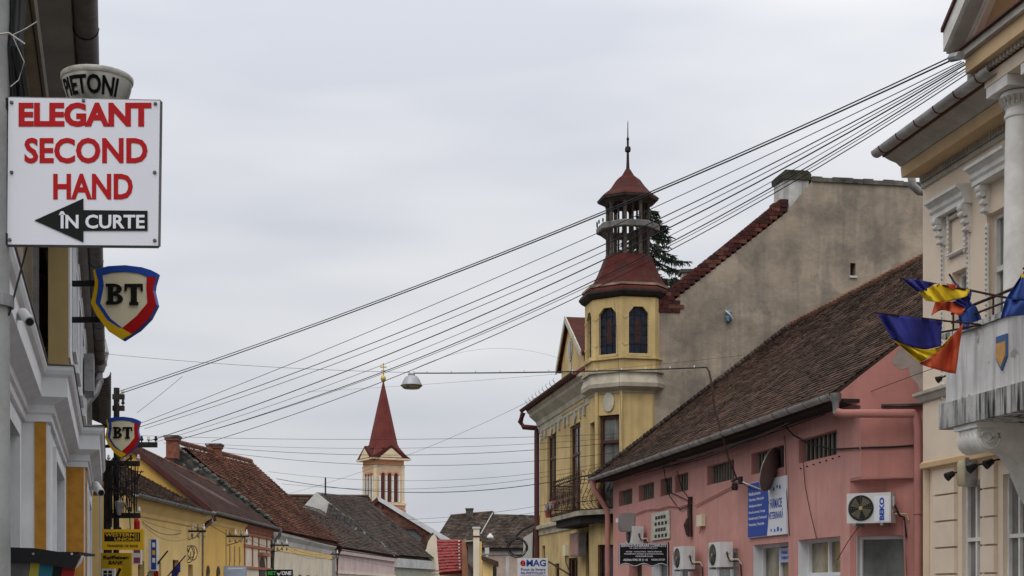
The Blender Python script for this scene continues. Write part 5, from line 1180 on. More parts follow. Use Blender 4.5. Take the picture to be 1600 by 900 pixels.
MB().lathe((hq.x, hq.y, 4.72), [(.05, 0), (.06, .2), (.09, .24), (.1, .36)], 10).build('hopper', M['zinc'], PK, smooth=40)
pe = P(1432, 652, 24.55)
pip = MB().tube([(hq.x, hq.y, 4.76), (hq.x + .1, hq.y - .03, 4.72), P(1428, 646, 24.55), pe, pe + V((.03, 0, -.25)), V((pe.x + .03, pe.y, 0))], .075, 10).build('downpipe', M['pink_trim'], PK, smooth=40)
MB().tube([V((pe.x + .03, pe.y, 2.95)), V((pe.x + .03, pe.y, 3.0))], .09, 10).build('pipe_clamp', M['pink_trim'], pip)
MB().box(FU, .35, LU, .0, .12, 4.86, 4.9).build('ledge', M['stone_dark'], PK)
# ---------------------------------------------------------------- air conditioners
def ac(fr, t, z, n, label, name_txt=False, w=.8, h=.55, d=.3, br_=True, far=1):
    s = thing('air_conditioner', fr.p(t + w / 2, n, z), label, 'air conditioner', 'air conditioner units on the pink building')
    bd = MB().box(fr, t, t + w, n, n + d, z, z + h).build('casing', M['plastic'], s)
    c0 = t + w * (.33 if not far else .62); r = h * .43
    c = fr.p(c0, n + d, z + h / 2)
    MB().tube([c + fr.n * .002, c + fr.n * .008], r, 28).build('fan_well', M['black'], s)
    m = MB(); ax = fr.d
    for i in range(4):
        a = i * math.pi / 2 + .5; u = ax * math.cos(a) + V((0, 0, math.sin(a))); v = ax * math.cos(a + .9) + V((0, 0, math.sin(a + .9)))
        m.prism([c + fr.n * .012 + u * r * .15, c + fr.n * .012 + u * r * .9, c + fr.n * .012 + v * r * .85, c + fr.n * .012 + v * r * .2], [c + fr.n * .02 + u * r * .15, c + fr.n * .02 + u * r * .9, c + fr.n * .016 + v * r * .85, c + fr.n * .016 + v * r * .2])
    m.build('fan', mat('fan', (.17, .15, .09), .5, var=.1, bump=0), s)
    m = MB()
    for rr in [r * q / 7 for q in range(2, 8)]: m.tube([c + fr.n * .026 + ax * (rr * math.cos(q * math.pi / 12)) + V((0, 0, rr * math.sin(q * math.pi / 12))) for q in range(25)], .003, 4, False)
    for q in range(8): m.tube([c + fr.n * .026, c + fr.n * .026 + ax * (r * math.cos(q * math.pi / 4)) + V((0, 0, r * math.sin(q * math.pi / 4)))], .003, 4)
    m.build('fan_grille', M['zinc_dark'], s)
    MB().tube([c + fr.n * .02, c + fr.n * .03], r * .16, 12).build('fan_hub', M['tan'], s)
    for u in (.12, w - .18):
        MB().box(fr, t + u, t + u + .05, 0, n + d + .03, z - .05, z - .003).build('bracket', M['zinc'], s)
    te = t - .002 if far else t + w + .002; sgn = -1 if far else 1
    MB().box(fr, min(te, te + sgn * .02), max(te, te + sgn * .02), n + d * .25, n + d * .6, z + h * .55, z + h * .88).build('valve_cover', M['plastic'], s)
    a = fr.p(te + sgn * .03, n + d * .45, z + h * .3); b = fr.p(te + sgn * .1, n + d * .3, z + h * .22)
    MB().tube([fr.p(te + sgn * .015, n + d * .45, z + h * .6), fr.p(te + sgn * .06, n + d * .45, z + h * .4), b, fr.p(te + sgn * .12, .04, z + h * .2), fr.p(te + sgn * .16, .03, z - .25)], .018, 6).build('hose', M['cable'], s)
    MB().tube([a, fr.p(te + sgn * .18, n * .6, z + h * .3), fr.p(te + sgn * .2, .04, z + h * .1)], .014, 6).build('hose', M['beige'], s)
    return s
a_ = FC.at(1325, 816, .35); s = ac(FC, a_[0], FC.z(1325, 818, .4), .12, 'air conditioner with large fan and dark blue lettering on the pink corner wall', w=.79, h=.53, far=0)
tb = FC.at(1366, 0, .42)[0]; MB().box(FC, tb, tb + .27, .4205, .424, FC.z(1365, 815, .42), FC.z(1365, 775, .42)).build('front_panel', M['sign_white'], s)
# lettering turned upright (reads from bottom to top)
tmp = text('BEKO', Fr((0, 0), (1, 0), (0, -1)), 0, 0, .40, .085, 0, M['blue'], None, bold=.05)
off = s.location; z0_ = FC.z(1370, 813, .42)
for v in tmp.data.vertices: u, yy, w_ = v.co; v.co = FC.p(tb + .15 - w_ + .03, .426 - yy, z0_ + u) - off
tmp.parent = s
ac(FP, FP.t(1158) + .05, 2.14, .18, 'air conditioner seen side-on above the shop window between dish and cable drop', w=.82, h=.56)
ac(FP, FP.t(1098) + .05, 2.13, .18, 'dusty air conditioner seen side-on below the thick cable drop', w=.82, h=.56)
ac(FP, FP.t(1012), 2.9, .12, 'air conditioner above the black funeral sign by the square dish', w=.8, h=.5)
# pipe from the corner unit
hs = thing('wall_hose', FC.p(LC - .2, 0, 2.0), 'pink painted hose curving down from the corner air conditioner', 'pipe')
MB().tube([FC.p(FC.t(1393, .3), .3, FC.z(1393, 802)), FC.p(FC.t(1404), .1, FC.z(1404, 800)), FC.p(FC.t(1413), .04, FC.z(1413, 815)), FC.p(FC.t(1414), .03, FC.z(1414, 850)), FC.p(FC.t(1416), .03, 1.9), FC.p(FC.t(1424), .04, 1.5)], .02, 7).build('hose', M['pink_trim'], hs, smooth=40)
# ---------------------------------------------------------------- signs and dishes on the pink front
fsn = thing('pharmacy_sign', FP.p(FP.t(1200), .05, 2.74), 'blue and white veterinary pharmacy sign board on the pink wall', 'sign')
sa, sb = FP.t(1232), FP.t(1172); z0, z1 = 2.76, 3.95; W = sb - sa
MB().box(FP, sa, sb, .01, .05, z0, z1).build('board', M['sign_white'], fsn)
cv = [(sb - .01, z0 + .01), (sb - .01, z1 - .01)] + [(sb - W * (.40 + .13 * math.sin(u * 1.9 + .15) - (.12 * (1 - u) if u < .5 else 0) * 0 + .10 * (1 - u)), z1 - .01 - (z1 - z0 - .02) * (1 - u)) for u in [1 - i / 10. for i in range(11)]]
MB().plate(FP, cv, .051, .055).build('blue_field', M['blue'], fsn)
for i, ln in enumerate(('Medicamente', 'Vitamine | Minerale', 'Antiparazitare', 'Hrană animale | Furaje', 'Dezinfectanți | Detergenți', 'Pesticide | Raticide')):
    wl_ = W * (.2 + .011 * len(ln)); text(ln, FP, sb - .08 - wl_, z1 - .28 - i * .135, wl_, .075, .056, M['sign_white'], fsn, flip=True, bold=.015)
text('FARMACIE', FP, sa + W * .1, z0 + .56, W * .3, .2, .052, M['blue'], fsn, flip=True, bold=.015)
text('VETERINARĂ', FP, sa + W * .07, z0 + .34, W * .37, .2, .052, M['blue'], fsn, flip=True, bold=.015)
for u, z, r in ((.15, .98, .04), (.22, 1.0, .035), (.3, .96, .035), (.12, .1, .035), (.2, .12, .05), (.28, .1, .035), (.37, .11, .03), (.44, .7, .03)):
    MB().plate(FP, [(sa + W * u + r * 1.2 * math.cos(a), z0 + z + r * math.sin(a) * (1.4 if i % 2 else .8)) for i, a in enumerate([q * math.pi / 4 for q in range(8)])], .052, .055).build('pictogram', M['blue'], fsn)
bp_ = MB().box(FP, FP.t(1228), FP.t(1205), -.19, -.17, 2.2, 2.5)
dp = thing('door_poster', FP.p(FP.t(1215), -.1, 2.0), 'small pale blue notice behind the pharmacy door glass', 'poster'); bp_.build('sheet', flat('pale_paper', (.42, .47, .6)), dp)
text('FARMACIE', FP, FP.t(1222), 2.37, .5, .07, -.169, M['blue'], dp, flip=True, bold=.02); text('FARMAVET', FP, FP.t(1222), 2.26, .5, .07, -.169, M['blue'], dp, flip=True, bold=.02)
# funeral services sign, projecting
s, tx, rect, f, k_ = board('funeral_sign', 967, 1044, 849, 880, 37.2, M['sign_black'], 'black wavy-edged funeral services sign with white lettering', 'sign', .05)
wv = [(967 + 77 * i / 16., 883.5 + 2.2 * math.sin(i * 1.1 + 2.2)) for i in range(17)]
MB().plate(f, [((x - 800) * k_, CZ + (HZ - y) * k_) for x, y in wv] + [((1044 - 800) * k_, CZ + (HZ - 880) * k_ - .002), ((967 - 800) * k_, CZ + (HZ - 880) * k_ - .002)], -.05, 0).build('wavy_edge', M['sign_black'], s)
br = MB()
for p0_, p1_ in (((968, 850), (1043, 850)), ((968, 850), (968, 882)), ((1043, 850), (1043, 882))): br.tube([P(*p0_, 37.19), P(*p1_, 37.19)], .008, 4)
br.tube([P(x, y - 1.2, 37.19) for x, y in wv], .008, 4); br.build('border', M['sign_white'], s)
tx('SERVICII FUNERARE COMPLETE', 970, 1041, 850.5, 854.5, M['sign_white'], .02); tx('LA CELE MAI MICI PREȚURI', 984, 1027, 855.5, 857.7, M['sign_white'])
tx('SICRIE - TOALETARE - ÎMBĂLSĂMARE', 978, 1034, 860.5, 863, M['sign_white']); tx('TRANSPORT INTERN ȘI INTERNAȚIONAL', 975, 1037, 864.5, 867, M['sign_white']); tx('COROANE FLORI', 993, 1020, 868, 870.2, M['sign_white'])
tx('ADINA 0745 39 31 43', 974, 1012, 873, 876.5, M['sign_white'], .02); tx('NON-STOP', 1018, 1039, 873, 876, M['sign_white'], .02)
MB().box(f, 1044 * k_ - 800 * k_, 1048 * k_ - 800 * k_, -.04, .0, CZ + (HZ - 900) * k_, CZ + (HZ - 847) * k_).build('post', M['iron'], s)
ms = thing('notice_board', FP.p(FP.t(1035), .02, 3.0), 'cream notice board with blurred dark lettering on the far pink wall', 'sign')
a, b = FP.t(1048), FP.t(1020); MB().box(FP, a, b, .01, .04, 2.98, 3.72).build('board', mat('notice', (.55, .54, .45), .6, var=.1, scale=6, bump=0), ms)
for i in range(4):
    u = a + (b - a) * (.2 - .08 * (i % 2))
    for q in range(4): MB().box(FP, u + (b - a) * q * (.15 + .04 * (i % 2)), u + (b - a) * (q * (.15 + .04 * (i % 2)) + .12), .041, .044, 3.53 - i * .165, 3.62 - i * .165).build('blurred_print', M['sign_black'], ms)
# satellite dishes
bd_ = thing('satellite_dish', FP.p(FP.t(1238), 0, 3.9), 'large round brownish satellite dish over the pharmacy sign', 'satellite dish')
c = P(1207, 735, 29.2); axd = V((-.80, .50, .28)).normalized()
up_ = V((0, 0, 1)); ua = up_.cross(axd).normalized(); va = axd.cross(ua)
m = MB(); ringv = []
for i in range(7):
    r = .46 * i / 6; ringv.append([c + axd * (.14 * (i / 6) ** 2 - .08) + ua * r * math.cos(q * math.pi / 14) + va * r * 1.02 * math.sin(q * math.pi / 14) for q in range(28)])
vs_ = [v for rr in ringv for v in rr]; fs_ = [(i * 28 + q, i * 28 + (q + 1) % 28, (i + 1) * 28 + (q + 1) % 28, (i + 1) * 28 + q) for i in range(6) for q in range(28)]
nv = len(vs_); vs_ += [v - axd * .012 for v in vs_]; fs_ += [tuple(x + nv for x in f_[::-1]) for f_ in fs_]
m.add(vs_, fs_); m.build('reflector', mat('dish_brown', (.14, .092, .08), .6, var=.12, scale=2, bump=0), bd_, smooth=50, fix=False)
m = MB(); m.tube(ringv[6] + [ringv[6][0]], .012, 5, False); m.build('rim', M['zinc_light'], bd_)
MB().tube([c - axd * .09, c - axd * .2, P(1222, 746, 29.0), P(1238, 752, 28.4)], .03, 8).build('mount', M['zinc_dark'], bd_, smooth=40)
MB().box(facing(c.y + .12), c.x + .06, c.x + .2, -.06, .06, c.z - .08, c.z + .07).build('clamp', M['zinc_dark'], bd_)
lo = P(1157, 752, 29.6); MB().tube([c - va * .46, lo], .016, 6).build('feed_arm', M['zinc_light'], bd_)
MB().tube([lo + V((0, 0, -.06)), lo + V((0, 0, .1))], .05, 8).build('feed_horn', M['black'], bd_)
MB().tube(sag(lo, c - va * .45 + V((.1, .1, .1)), .12, 8), .007, 4).build('cable', M['cable'], bd_)
sd_ = thing('satellite_dish', FP.p(FP.t(985), 0, 3.4), 'small square satellite dish at the far end of the pink wall', 'satellite dish')
c = P(979, 816, 39.5); f_ = facing(39.5, -.25); f_ = Fr((c.x, c.y), f_.d[:2], f_.n[:2])
rr = [(.24 * (1 if abs(math.cos(a)) > .35 else 1) * max(-1, min(1, 1.25 * math.cos(a))), c.z + .27 * max(-1, min(1, 1.25 * math.sin(a)))) for a in [q * math.pi / 12 for q in range(24)]]
MB().prism([f_.p(t + .06 * (z - c.z), -.05, z) for t, z in rr], [f_.p(t * .96 + .06 * (z - c.z), .02, c.z + (z - c.z) * .96) for t, z in rr]).build('reflector', mat('dish_grey', (.23, .2, .19), .6, var=.1, bump=0), sd_)
MB().tube([c + V((.02, .08, -.05)), c + V((.08, .15, -.4)), c + V((.3, .2, -.5))], .025, 6).build('mount', M['zinc_dark'], sd_)
MB().tube([c + V((-.1, -.05, -.25)), c + V((-.28, -.2, .02))], .012, 5).build('feed_arm', M['zinc_light'], sd_); MB().tube([c + V((-.28, -.2, -.02)), c + V((-.28, -.2, .1))], .04, 8).build('feed_horn', M['plastic'], sd_)
# junction box, cable drop, wall cables
jb = thing('junction_box', FP.p(FP.t(1100), .0, 3.2), 'pale junction box on the pink wall beside the cable drop', 'box')
MB().box(FP, FP.t(1102.5), FP.t(1094), .005, .1, 3.17, 3.45).build('box', M['beige'], jb); MB().tube([FP.p(FP.t(1099), .05, 3.17), FP.p(FP.t(1096), .05, 3.0)], .012, 5).build('cable', M['pink_trim'], jb)
cd = thing('cable_drop', FP.p(FP.t(1081), .05, 3.2), 'thick dark cable bundle running down the pink wall to the air conditioner', 'cables')
for i in range(4): MB().tube([FP.p(FP.t(1079 + i), .04, 3.95), FP.p(FP.t(1079 + i * .9), .05, 3.6), FP.p(FP.t(1080 + i * .8), .06, 3.3), FP.p(FP.t(1080 + i), .07, 2.95)], .035, 6).build('cable', M['iron'], cd)
MB().tube([FP.p(FP.t(1080), .08, 3.4), FP.p(FP.t(1080), .1, 3.25), FP.p(FP.t(1081), .08, 3.0)], [.05, .1, .07], 8).build('muff', M['iron'], cd)
wcb = []
def wire(pts, r, label, mt=None, name='wall_cable', group='cables on the pink wall'):
    o = MB().tube(pts, r, 5).build(name, mt or M['cable']); tag(o, label, 'cable', group); return o
def fp(px, py, n=.04): t, z = FP.at(px, py, n); return FP.p(t, n, z)
wire([fp(992, 803), fp(1010, 796), fp(1030, 795), fp(1045, 790), fp(1062, 792), fp(1080, 786)], .016, 'sagging cable from the square dish to the cable drop', M['pink_trim'])
wire([fp(1086, 790), fp(1105, 780), fp(1125, 770), fp(1148, 758)], .016, 'clipped cable rising from the cable drop to the wall bracket', M['pink_trim'])
wire([fp(1041, 748, .3), fp(1046, 775), fp(1062, 797), fp(1078, 788)], .012, 'thin loop hanging below the fourth attic window')
wire([fp(1058, 736, .3), fp(1066, 765), fp(1080, 784)], .012, 'thin cable falling from the eave between two small attic windows')
wire([fp(1037, 730, .3), fp(1040, 750), fp(1049, 770), fp(1075, 782)], .012, 'thin cable falling from the eave past the third attic window')
wire([fp(1218, 656, .35), fp(1240, 680), fp(1262, 692), fp(1300, 702), fp(1342, 700)], .016, 'cable looping from the eave across the largest attic window')
wire([FU.p(0, .03, FP.z(1345, 700)), FU.p(LU * .5, .03, FP.z(1345, 698) - .02), FU.p(LU, .04, FP.z(1345, 697))], .018, 'dark cable crossing the upper pink corner wall')
wire([fp(1255, 722), fp(1258, 760), fp(1266, 800), fp(1276, 842)], .008, 'thin wire hanging on the wall under the largest attic window', M['iron'])
wire([fp(1226, 680), fp(1228, 720), fp(1229, 770), fp(1234, 838)], .008, 'straight thin wire down the wall beside the pharmacy sign', M['iron'])
wire([fp(1308, 875, .1), fp(1325, 846, .1), FC.p(FC.t(1345), .08, FC.z(1345, 822))], .008, 'thin wire slanting from the corner unit to the shop window')
m = MB()
for i in range(14): q = FP.p(FP.t(1095) - i * .0, .3, 4.9)
eb = thing('eave_cables', FP.p(pt(33), .3, 4.8), 'tangle of thin cables slung beneath the pink building eave', 'cables')
for i in range(7):
    a, b = sorted((random.uniform(26, 42), random.uniform(26, 42)))
    MB().tube(sag(FP.p(pt(a), .12 + .04 * i, 4.9), FP.p(pt(b), .12 + .04 * i, 4.88), random.uniform(.03, .16), 10), .011, 4).build('cable', M['cable'] if i % 2 else M['zinc_dark'], eb)
bk = thing('wall_bracket', fp(1153, 750), 'rusty iron insulator bracket on the pink wall between attic windows', 'bracket')
MB().tube([fp(1144, 752, .02), fp(1150, 748, .3), fp(1158, 749, .3)], .03, 6).build('arm', M['iron'], bk)
for px in (1146, 1150): MB().lathe(fp(px, 762, .25), [(.03, -.06), (.05, 0), (.03, .1)], 8).build('insulator', M['wood_pole'], bk)
for i in range(7):
    q = fp(1252 + i * 10, 732 - i * 3.1, .0); o = MB().disc(q, FP.n, .018, .012, .03, 6).build('wall_hook', M['iron']); tag(o, ('far-left', 'second', 'third', 'fourth', 'fifth', 'sixth', 'far-right')[i] + ' iron hook, counted from the left, in the dotted row below the largest attic window', 'hook', 'row of wall hooks')
# ---------------------------------------------------------------- town hall on the right edge
M['hall'] = mat('hall', (.80, .665, .515), .9, var=.04, scale=1.2, bump=.06, stain=(.6, .5, .385), stain_amt=.35)
M['hall_tan'] = mat('hall_tan', (.62, .44, .25), .9, var=.06, scale=2, bump=.04)
M['hall_grey'] = mat('hall_grey', (.50, .46, .40), .9, var=.08, scale=3, stain=(.15, .13, .1), stain_amt=.5)
M['hall_white'] = mat('hall_white', (.78, .76, .71), .85, var=.06, scale=4, stain=(.42, .39, .34), stain_amt=.6)
M['hall_dirty'] = mat('hall_dirty', (.62, .61, .58), .9, var=.1, scale=3, streak=(.02, .02, .02), streak_amt=1.0, stain=(.12, .12, .11), stain_amt=.9, streak_scale=9.0)
M['hall_parapet'] = mat('hall_parapet', (.70, .69, .67), .9, var=.08, scale=2, streak=(.22, .21, .19), streak_amt=.75, patch=(.38, .36, .33), patch_scale=2.2, patch_cut=.62)
FT = Fr((11.12, 0), DR, NR)
TH = thing('town_hall', FT.p(FT.tY(20), 0, 0), 'cream town hall with white columns, dentil cornice and hooded windows at right', 'building')
tf = FT.t(1442); tn = FT.tY(12.5)
uw1 = (FT.t(1513), FT.t(1487), 4.6, 6.85); uw2 = (FT.t(1576), FT.t(1542), 4.6, 7.5)
m = MB(); m.wall(FT, tn, tf, 3.78, 8.9, [uw1, uw2], 0, .22)
m.quad(FT.p(tf, 0, 0), FT.p(tf, -9, 0), FT.p(tf, -9, 8.9), FT.p(tf, 0, 8.9)); m.build('upper_wall', M['hall'], TH)
lw = [(FT.t(1535, -.12), FT.t(1503, -.12), .9, 3.4), (FT.t(1604, -.12), FT.t(1567, -.12), .9, 3.42)]
tf2 = FT.t(1453, -.12)
m = MB(); m.wall(FT, tn, tf2, 0, 3.76, lw, -.12, .16); m.quad(FT.p(tf2, -.12, 0), FT.p(tf2, -9, 0), FT.p(tf2, -9, 3.76), FT.p(tf2, -.12, 3.76)); m.build('lower_wall', M['hall'], TH)
for a, b, c, d in lw: window(FT, a, b, c, d, -.26, TH, M['hall_white'], M['glass_curtain'], 2, (.38,), .06, .07)
window(FT, *uw1, -.2, TH, M['hall_white'], M['glass_curtain'], 2, (.3,), .07); window(FT, *uw2, -.2, TH, M['hall_white'], M['glass_curtain'], 2, (.3, ), .08, .08)
pth = [FT.p(tf, -4, 0), FT.p(tf, 0, 0), FT.p(tn, 0, 0)]; pxy = [(q.x, q.y) for q in pth]
MB().sweep(pxy, [(0, 3.7), (.04, 3.72), (.04, 3.8), (.0, 3.84)]).build('ledge', M['hall_tan'], TH)
MB().sweep(pxy, [(0, 4.84), (.05, 4.86), (.09, 4.94), (.13, 4.97), (.13, 5.02), (0, 5.05)]).build('string_course', M['hall_grey'], TH)
# rusticated blocks
blk = []
for (a, b) in ((1457, 1491), (1532, 1553)):
    t0, t1 = FT.t(b, -.06), FT.t(a, -.06)
    for i in range(8): MB().box(FT, t0, t1, -.118, -.055, 3.66 - (i + 1) * .445 + .03, 3.66 - i * .445).build('block', M['hall'], TH)
# main cornice
cp_ = [FT.p(tf - .02, 0, 0), FT.p(FT.tY(20.5), 0, 0)]; cxy = [(q.x, q.y) for q in cp_]
MB().sweep(cxy, [(0, 8.52), (.05, 8.53), (.05, 8.60), (.0, 8.61)]).build('architrave', M['hall_grey'], TH)
MB().sweep(cxy, [(0, 8.72), (.40, 8.70), (.42, 8.88), (0, 8.9)]).build('corona', M['hall_tan'], TH)
MB().sweep(cxy, [(0, 8.905), (.43, 8.89), (.5, 8.95), (.62, 8.99), (.74, 9.05), (.74, 9.12), (0, 9.15)]).build('cyma', M['hall_grey'], TH)
t = FT.tY(20.6)
den = MB().box(FT, t, t + .045, .02, .085, 8.615, 8.715); off = FT.p(t, 0, 0); me = bpy.data.meshes.new('dentil')
me.from_pydata([(a - off.x, b - off.y, c) for a, b, c in den.v], [], den.f); me.materials.append(M['hall_grey'])
while t < tf - .03:
    o = bpy.data.objects.new('dentil', me); COL.objects.link(o); o.parent = TH; o.location = FT.p(t, 0, 0) - TH.location; t += .082
gutter(FT, FT.tY(20.3), tf - .03, .86, 9.12, .105, M['zinc_light'], TH, .62, M['brown_paint'])
MB().tube([P(1424, 276, 24.9), P(1426, 290, 24.9), P(1436, 299, 24.9), P(1446, 300, 24.9)], .07, 10).build('downpipe', M['zinc'], TH, smooth=40)
m = MB(); slab(m, [FT.p(FT.tY(12.5), .8, 9.15), FT.p(tf - .05, .8, 9.15), FT.p(tf - 3, -6, 11.5), FT.p(FT.tY(12.5), -6, 11.5)]); m.build('roof', M['tile_red'], TH)
# hooded upper windows
def console(t, w, z1, h, dn):
    m = MB(); pr = [(0, z1 - h), (.04, z1 - h), (.07, z1 - h * .85), (.05, z1 - h * .7), (.08, z1 - h * .55), (.06, z1 - h * .45), (.12, z1 - h * .3), (dn * .8, z1 - h * .18), (dn * .85, z1), (0, z1)]
    m.prism([FT.p(t, n, z) for n, z in pr], [FT.p(t + w, n, z) for n, z in pr]); o = m.build('console', M['hall_white'], TH, smooth=50)
    m = MB()
    for k, (n, z, r) in enumerate(((.1, z1 - h * .12, .07), (.1, z1 - h * .34, .05), (.06, z1 - h * .6, .045), (.05, z1 - h * .88, .035))):
        m.tube([FT.p(t - .015, n + .03, z), FT.p(t + w + .015, n + .03, z)], r, 8)
    m.build('scroll', M['hall_white'], o, smooth=50)
for (ya, yb, dz, dn_) in ((22.5, 23.62, -.06, 0), (20.98, 22.15, .08, .05)):
    a, b = FT.tY(ya), FT.tY(yb)
    MB().sweep([tuple(FT.p(b, 0, 0)[:2]), tuple(FT.p(a, 0, 0)[:2])], [(n_ + (dn_ if n_ else 0), z_ + dz) for n_, z_ in ((0, 7.88), (.16, 7.88), (.16, 7.95), (.2, 7.99), (.2, 8.06), (.27, 8.12), (.3, 8.12), (.3, 8.17), (0, 8.2))]).build('hood', M['hall_white'], TH)
    for t in (a + .05, b - .2): console(t, .11, 7.878 + dz, .45, .14)
    for t in (a + .1, b - .16):
        st = MB().box(FT, t, t + .06, .0, .03, 4.6, 7.36).build('bead_strip', M['hall_white'], TH); m = MB()
        for i in range(34): m.lathe(FT.p(t + .03, .035, 4.65 + i * .08), [(.008, -.025), (.024, 0), (.008, .025)], 5)
        m.build('beads', M['hall_grey'], st, kind='stuff')
fa, fb = FT.t(1513), FT.t(1484)
m = MB(); z0, z1 = FT.z(1498, 398), FT.z(1498, 333)
for a, b, c, d in ((fa, fa + .07, z0, z1), (fb - .07, fb, z0, z1), (fa + .07, fb - .07, z0, z0 + .07), (fa + .07, fb - .07, z1 - .07, z1)): m.box(FT, a, b, 0, .05, c, d)
fr_ = m.build('relief_frame', M['hall_grey'], TH); m = MB()
for i in range(9):
    for z in (z0 + .035, z1 - .035): m.lathe(FT.p(fa + .03 + (fb - fa - .06) * i / 8, .05, z), [(.01, -.03), (.04, 0), (.01, .03)], 6)
    for t in (fa + .035, fb - .035): m.lathe(FT.p(t, .05, z0 + (z1 - z0) * i / 8), [(.01, -.04), (.03, 0), (.01, .04)], 6)
m.build('relief_leaves', M['hall_white'], fr_, kind='stuff')
# columns of the portico
def column(Y, n=.45):
    c = FT.p(FT.tY(Y, n), n, 0); o = MB().lathe((c.x, c.y, 0), [(.3, 4.46), (.3, 4.62), (.26, 4.66), (.26, 4.72), (.215, 4.78), (.21, 6.2), (.195, 7.6), (.18, 8.4), (.2, 8.42), (.2, 8.46), (.18, 8.48), (.18, 8.55)], 24).build('column', M['hall_white'], TH, smooth=40)
    MB().lathe((c.x, c.y, 0), [(.185, 8.55), (.22, 8.6), (.2, 8.64), (.255, 8.7), (.255, 8.76), (.2, 8.78)], 24).build('capital', M['hall_white'], o, smooth=40); m = MB()
    for i in range(20):
        a = i * math.pi / 10; m.tube([(c.x + .215 * math.sin(a), c.y - .215 * math.cos(a), 8.58), (c.x + .26 * math.sin(a), c.y - .26 * math.cos(a), 8.70)], .024, 6)
    m.build('capital_leaves', M['hall_grey'], o, kind='stuff')
    t = FT.tY(Y, n); MB().box(FT, t - .3, t + .3, n - .3, n + .34, 8.78, 8.93).build('abacus', M['hall_white'], o)
for Y in (20.25, 19.3, 17.2): column(Y)
pa, pb_ = FT.tY(13), FT.tY(20.75)
MB().box(FT, pa, pb_ - .1, 0, .8, 8.935, 9.12).build('portico_architrave', M['hall'], TH)
MB().box(FT, pa, pb_ + .05, 0, 1.02, 9.2, 9.42).build('portico_corona', M['hall_tan'], TH)
MB().box(FT, pa, pb_ + .1, 0, 1.1, 9.423, 9.52).build('portico_cornice', M['hall_grey'], TH)
MB().box(FT, pa, pb_ + .14, 0, 1.16, 9.523, 9.55).build('portico_flashing', M['brown_paint'], TH)
t = pa + .1
me2 = me
while t < pb_ - .05:
    o = bpy.data.objects.new('dentil', me2); COL.objects.link(o); o.parent = TH; o.location = FT.p(t, .82, .51) - TH.location; t += .1
# raking pediment
def rake(n0, n1, d0, d1, nm, mt, t_end=4.0):
    s_, c_ = math.sin(R(36)), math.cos(R(36)); st = pb_ + .25
    q = []
    for L_ in (0, t_end):
        q.append([FT.p(st - L_ * c_ + d * s_ * 0, n, 9.50 + L_ * s_ + d) for n, d in ((n0, d0), (n1, d0), (n1, d1), (n0, d1))])
    return MB().prism(q[0], q[1]).build(nm, mt, TH)
rake(.3, .85, .0, .12, 'rake_soffit', M['hall_tan']); rake(.851, .95, -.02, .16, 'rake_moulding', M['hall']); rake(.951, 1.0, .02, .2, 'rake_moulding', M['hall_white'])
rake(1.001, 1.22, .05, .3, 'rake_cove', M['hall_grey']); rake(1.221, 1.27, .08, .36, 'rake_edge', M['hall_white']); rake(.2, 1.31, .361, .42, 'rake_roof', M['brown_paint'])
MB().plate(FT, [(pb_ - .2, 9.55), (pb_ - 4, 9.55), (pb_ - 4, 12.2)], .0, .3).build('tympanum', M['hall'], TH)
m = MB()
for i in range(30): m.lathe(FT.p(pb_ - .45 - i * .12, .33, 9.68 + i * .087), [(.01, -.06), (.05, 0), (.01, .06)], 6)
m.build('leaf_band', M['hall_grey'], TH, kind='stuff')
MB().tube([P(1487, 90, 20.6), P(1501, 87, 20.3)], .065, 8).build('gutter_spout', M['zinc'], TH)
MB().tube([P(1521, 92, 20.9), P(1521, 135, 20.9)], .09, 10).build('vent_pipe', M['zinc_light'], TH)
# balcony
bt0, bt1 = FT.tY(12.5), FT.t(1478, 1.0)
bs = MB().box(FT, bt0, bt1 + .08, 0, 1.08, 4.06, 4.44).build('balcony_slab', M['hall_dirty'], TH)
MB().box(FT, bt0, bt1, .86, 1.0, 4.443, 5.42).build('balcony_parapet', M['hall_parapet'], TH); MB().box(FT, bt1 - .14, bt1, 0, .857, 4.443, 5.42).build('balcony_parapet', M['hall_parapet'], TH)
MB().box(FT, bt0, bt1 + .04, .82, 1.04, 5.423, 5.5).build('parapet_coping', M['hall_dirty'], TH)
m = MB()
for n in (.93,):
    for z, r in ((5.66, .016), (5.8, .022)): m.tube([FT.p(bt1 - .05, n, z), FT.p(bt0, n, z)], r, 6)
    t = bt1 - .1
    while t > bt0: m.tube([FT.p(t, n, 5.5), FT.p(t, n, 5.8)], .016, 5); t -= .6
m.build('balcony_rail', M['iron'], TH)
# scroll console under the balcony
kt0, kt1 = FT.tY(20.35, .8), FT.tY(20.95, .8)
cz_ = 3.83
ko = MB()
pr = [(1.0, 4.055), (1.02, 3.9), (.95, 3.7), (.8, 3.64), (.6, 3.7), (.42, 3.62), (.25, 3.4), (.1, 3.05), (0, 2.9), (0, 4.055)]
ko.prism([FT.p(kt0, n, z) for n, z in pr], [FT.p(kt1 - .12, n, z) for n, z in pr]); kob = ko.build('balcony_console', M['hall_white'], TH, smooth=35)
m = MB()
for i in range(5):
    t = kt0 + (kt1 - kt0) * (i + .5) / 5.; m.tube([FT.p(t - .055, .84, cz_), FT.p(t, .84, cz_), FT.p(t + .055, .84, cz_)], [.17, .205, .17], 20)
m.build('volute_roll', M['hall_white'], kob, smooth=50)
m = MB(); m.tube([FT.p(kt0 - .02, .84 + (.19 - .0075 * q) * math.cos(q * .5 + 2.2), cz_ + (.19 - .0075 * q) * math.sin(q * .5 + 2.2)) for q in range(25)], .02, 6); m.tube([FT.p(kt0 - .035, .84, cz_), FT.p(kt0 + .01, .84, cz_)], .04, 10); m.build('volute_spiral', M['hall_white'], kob, smooth=50)
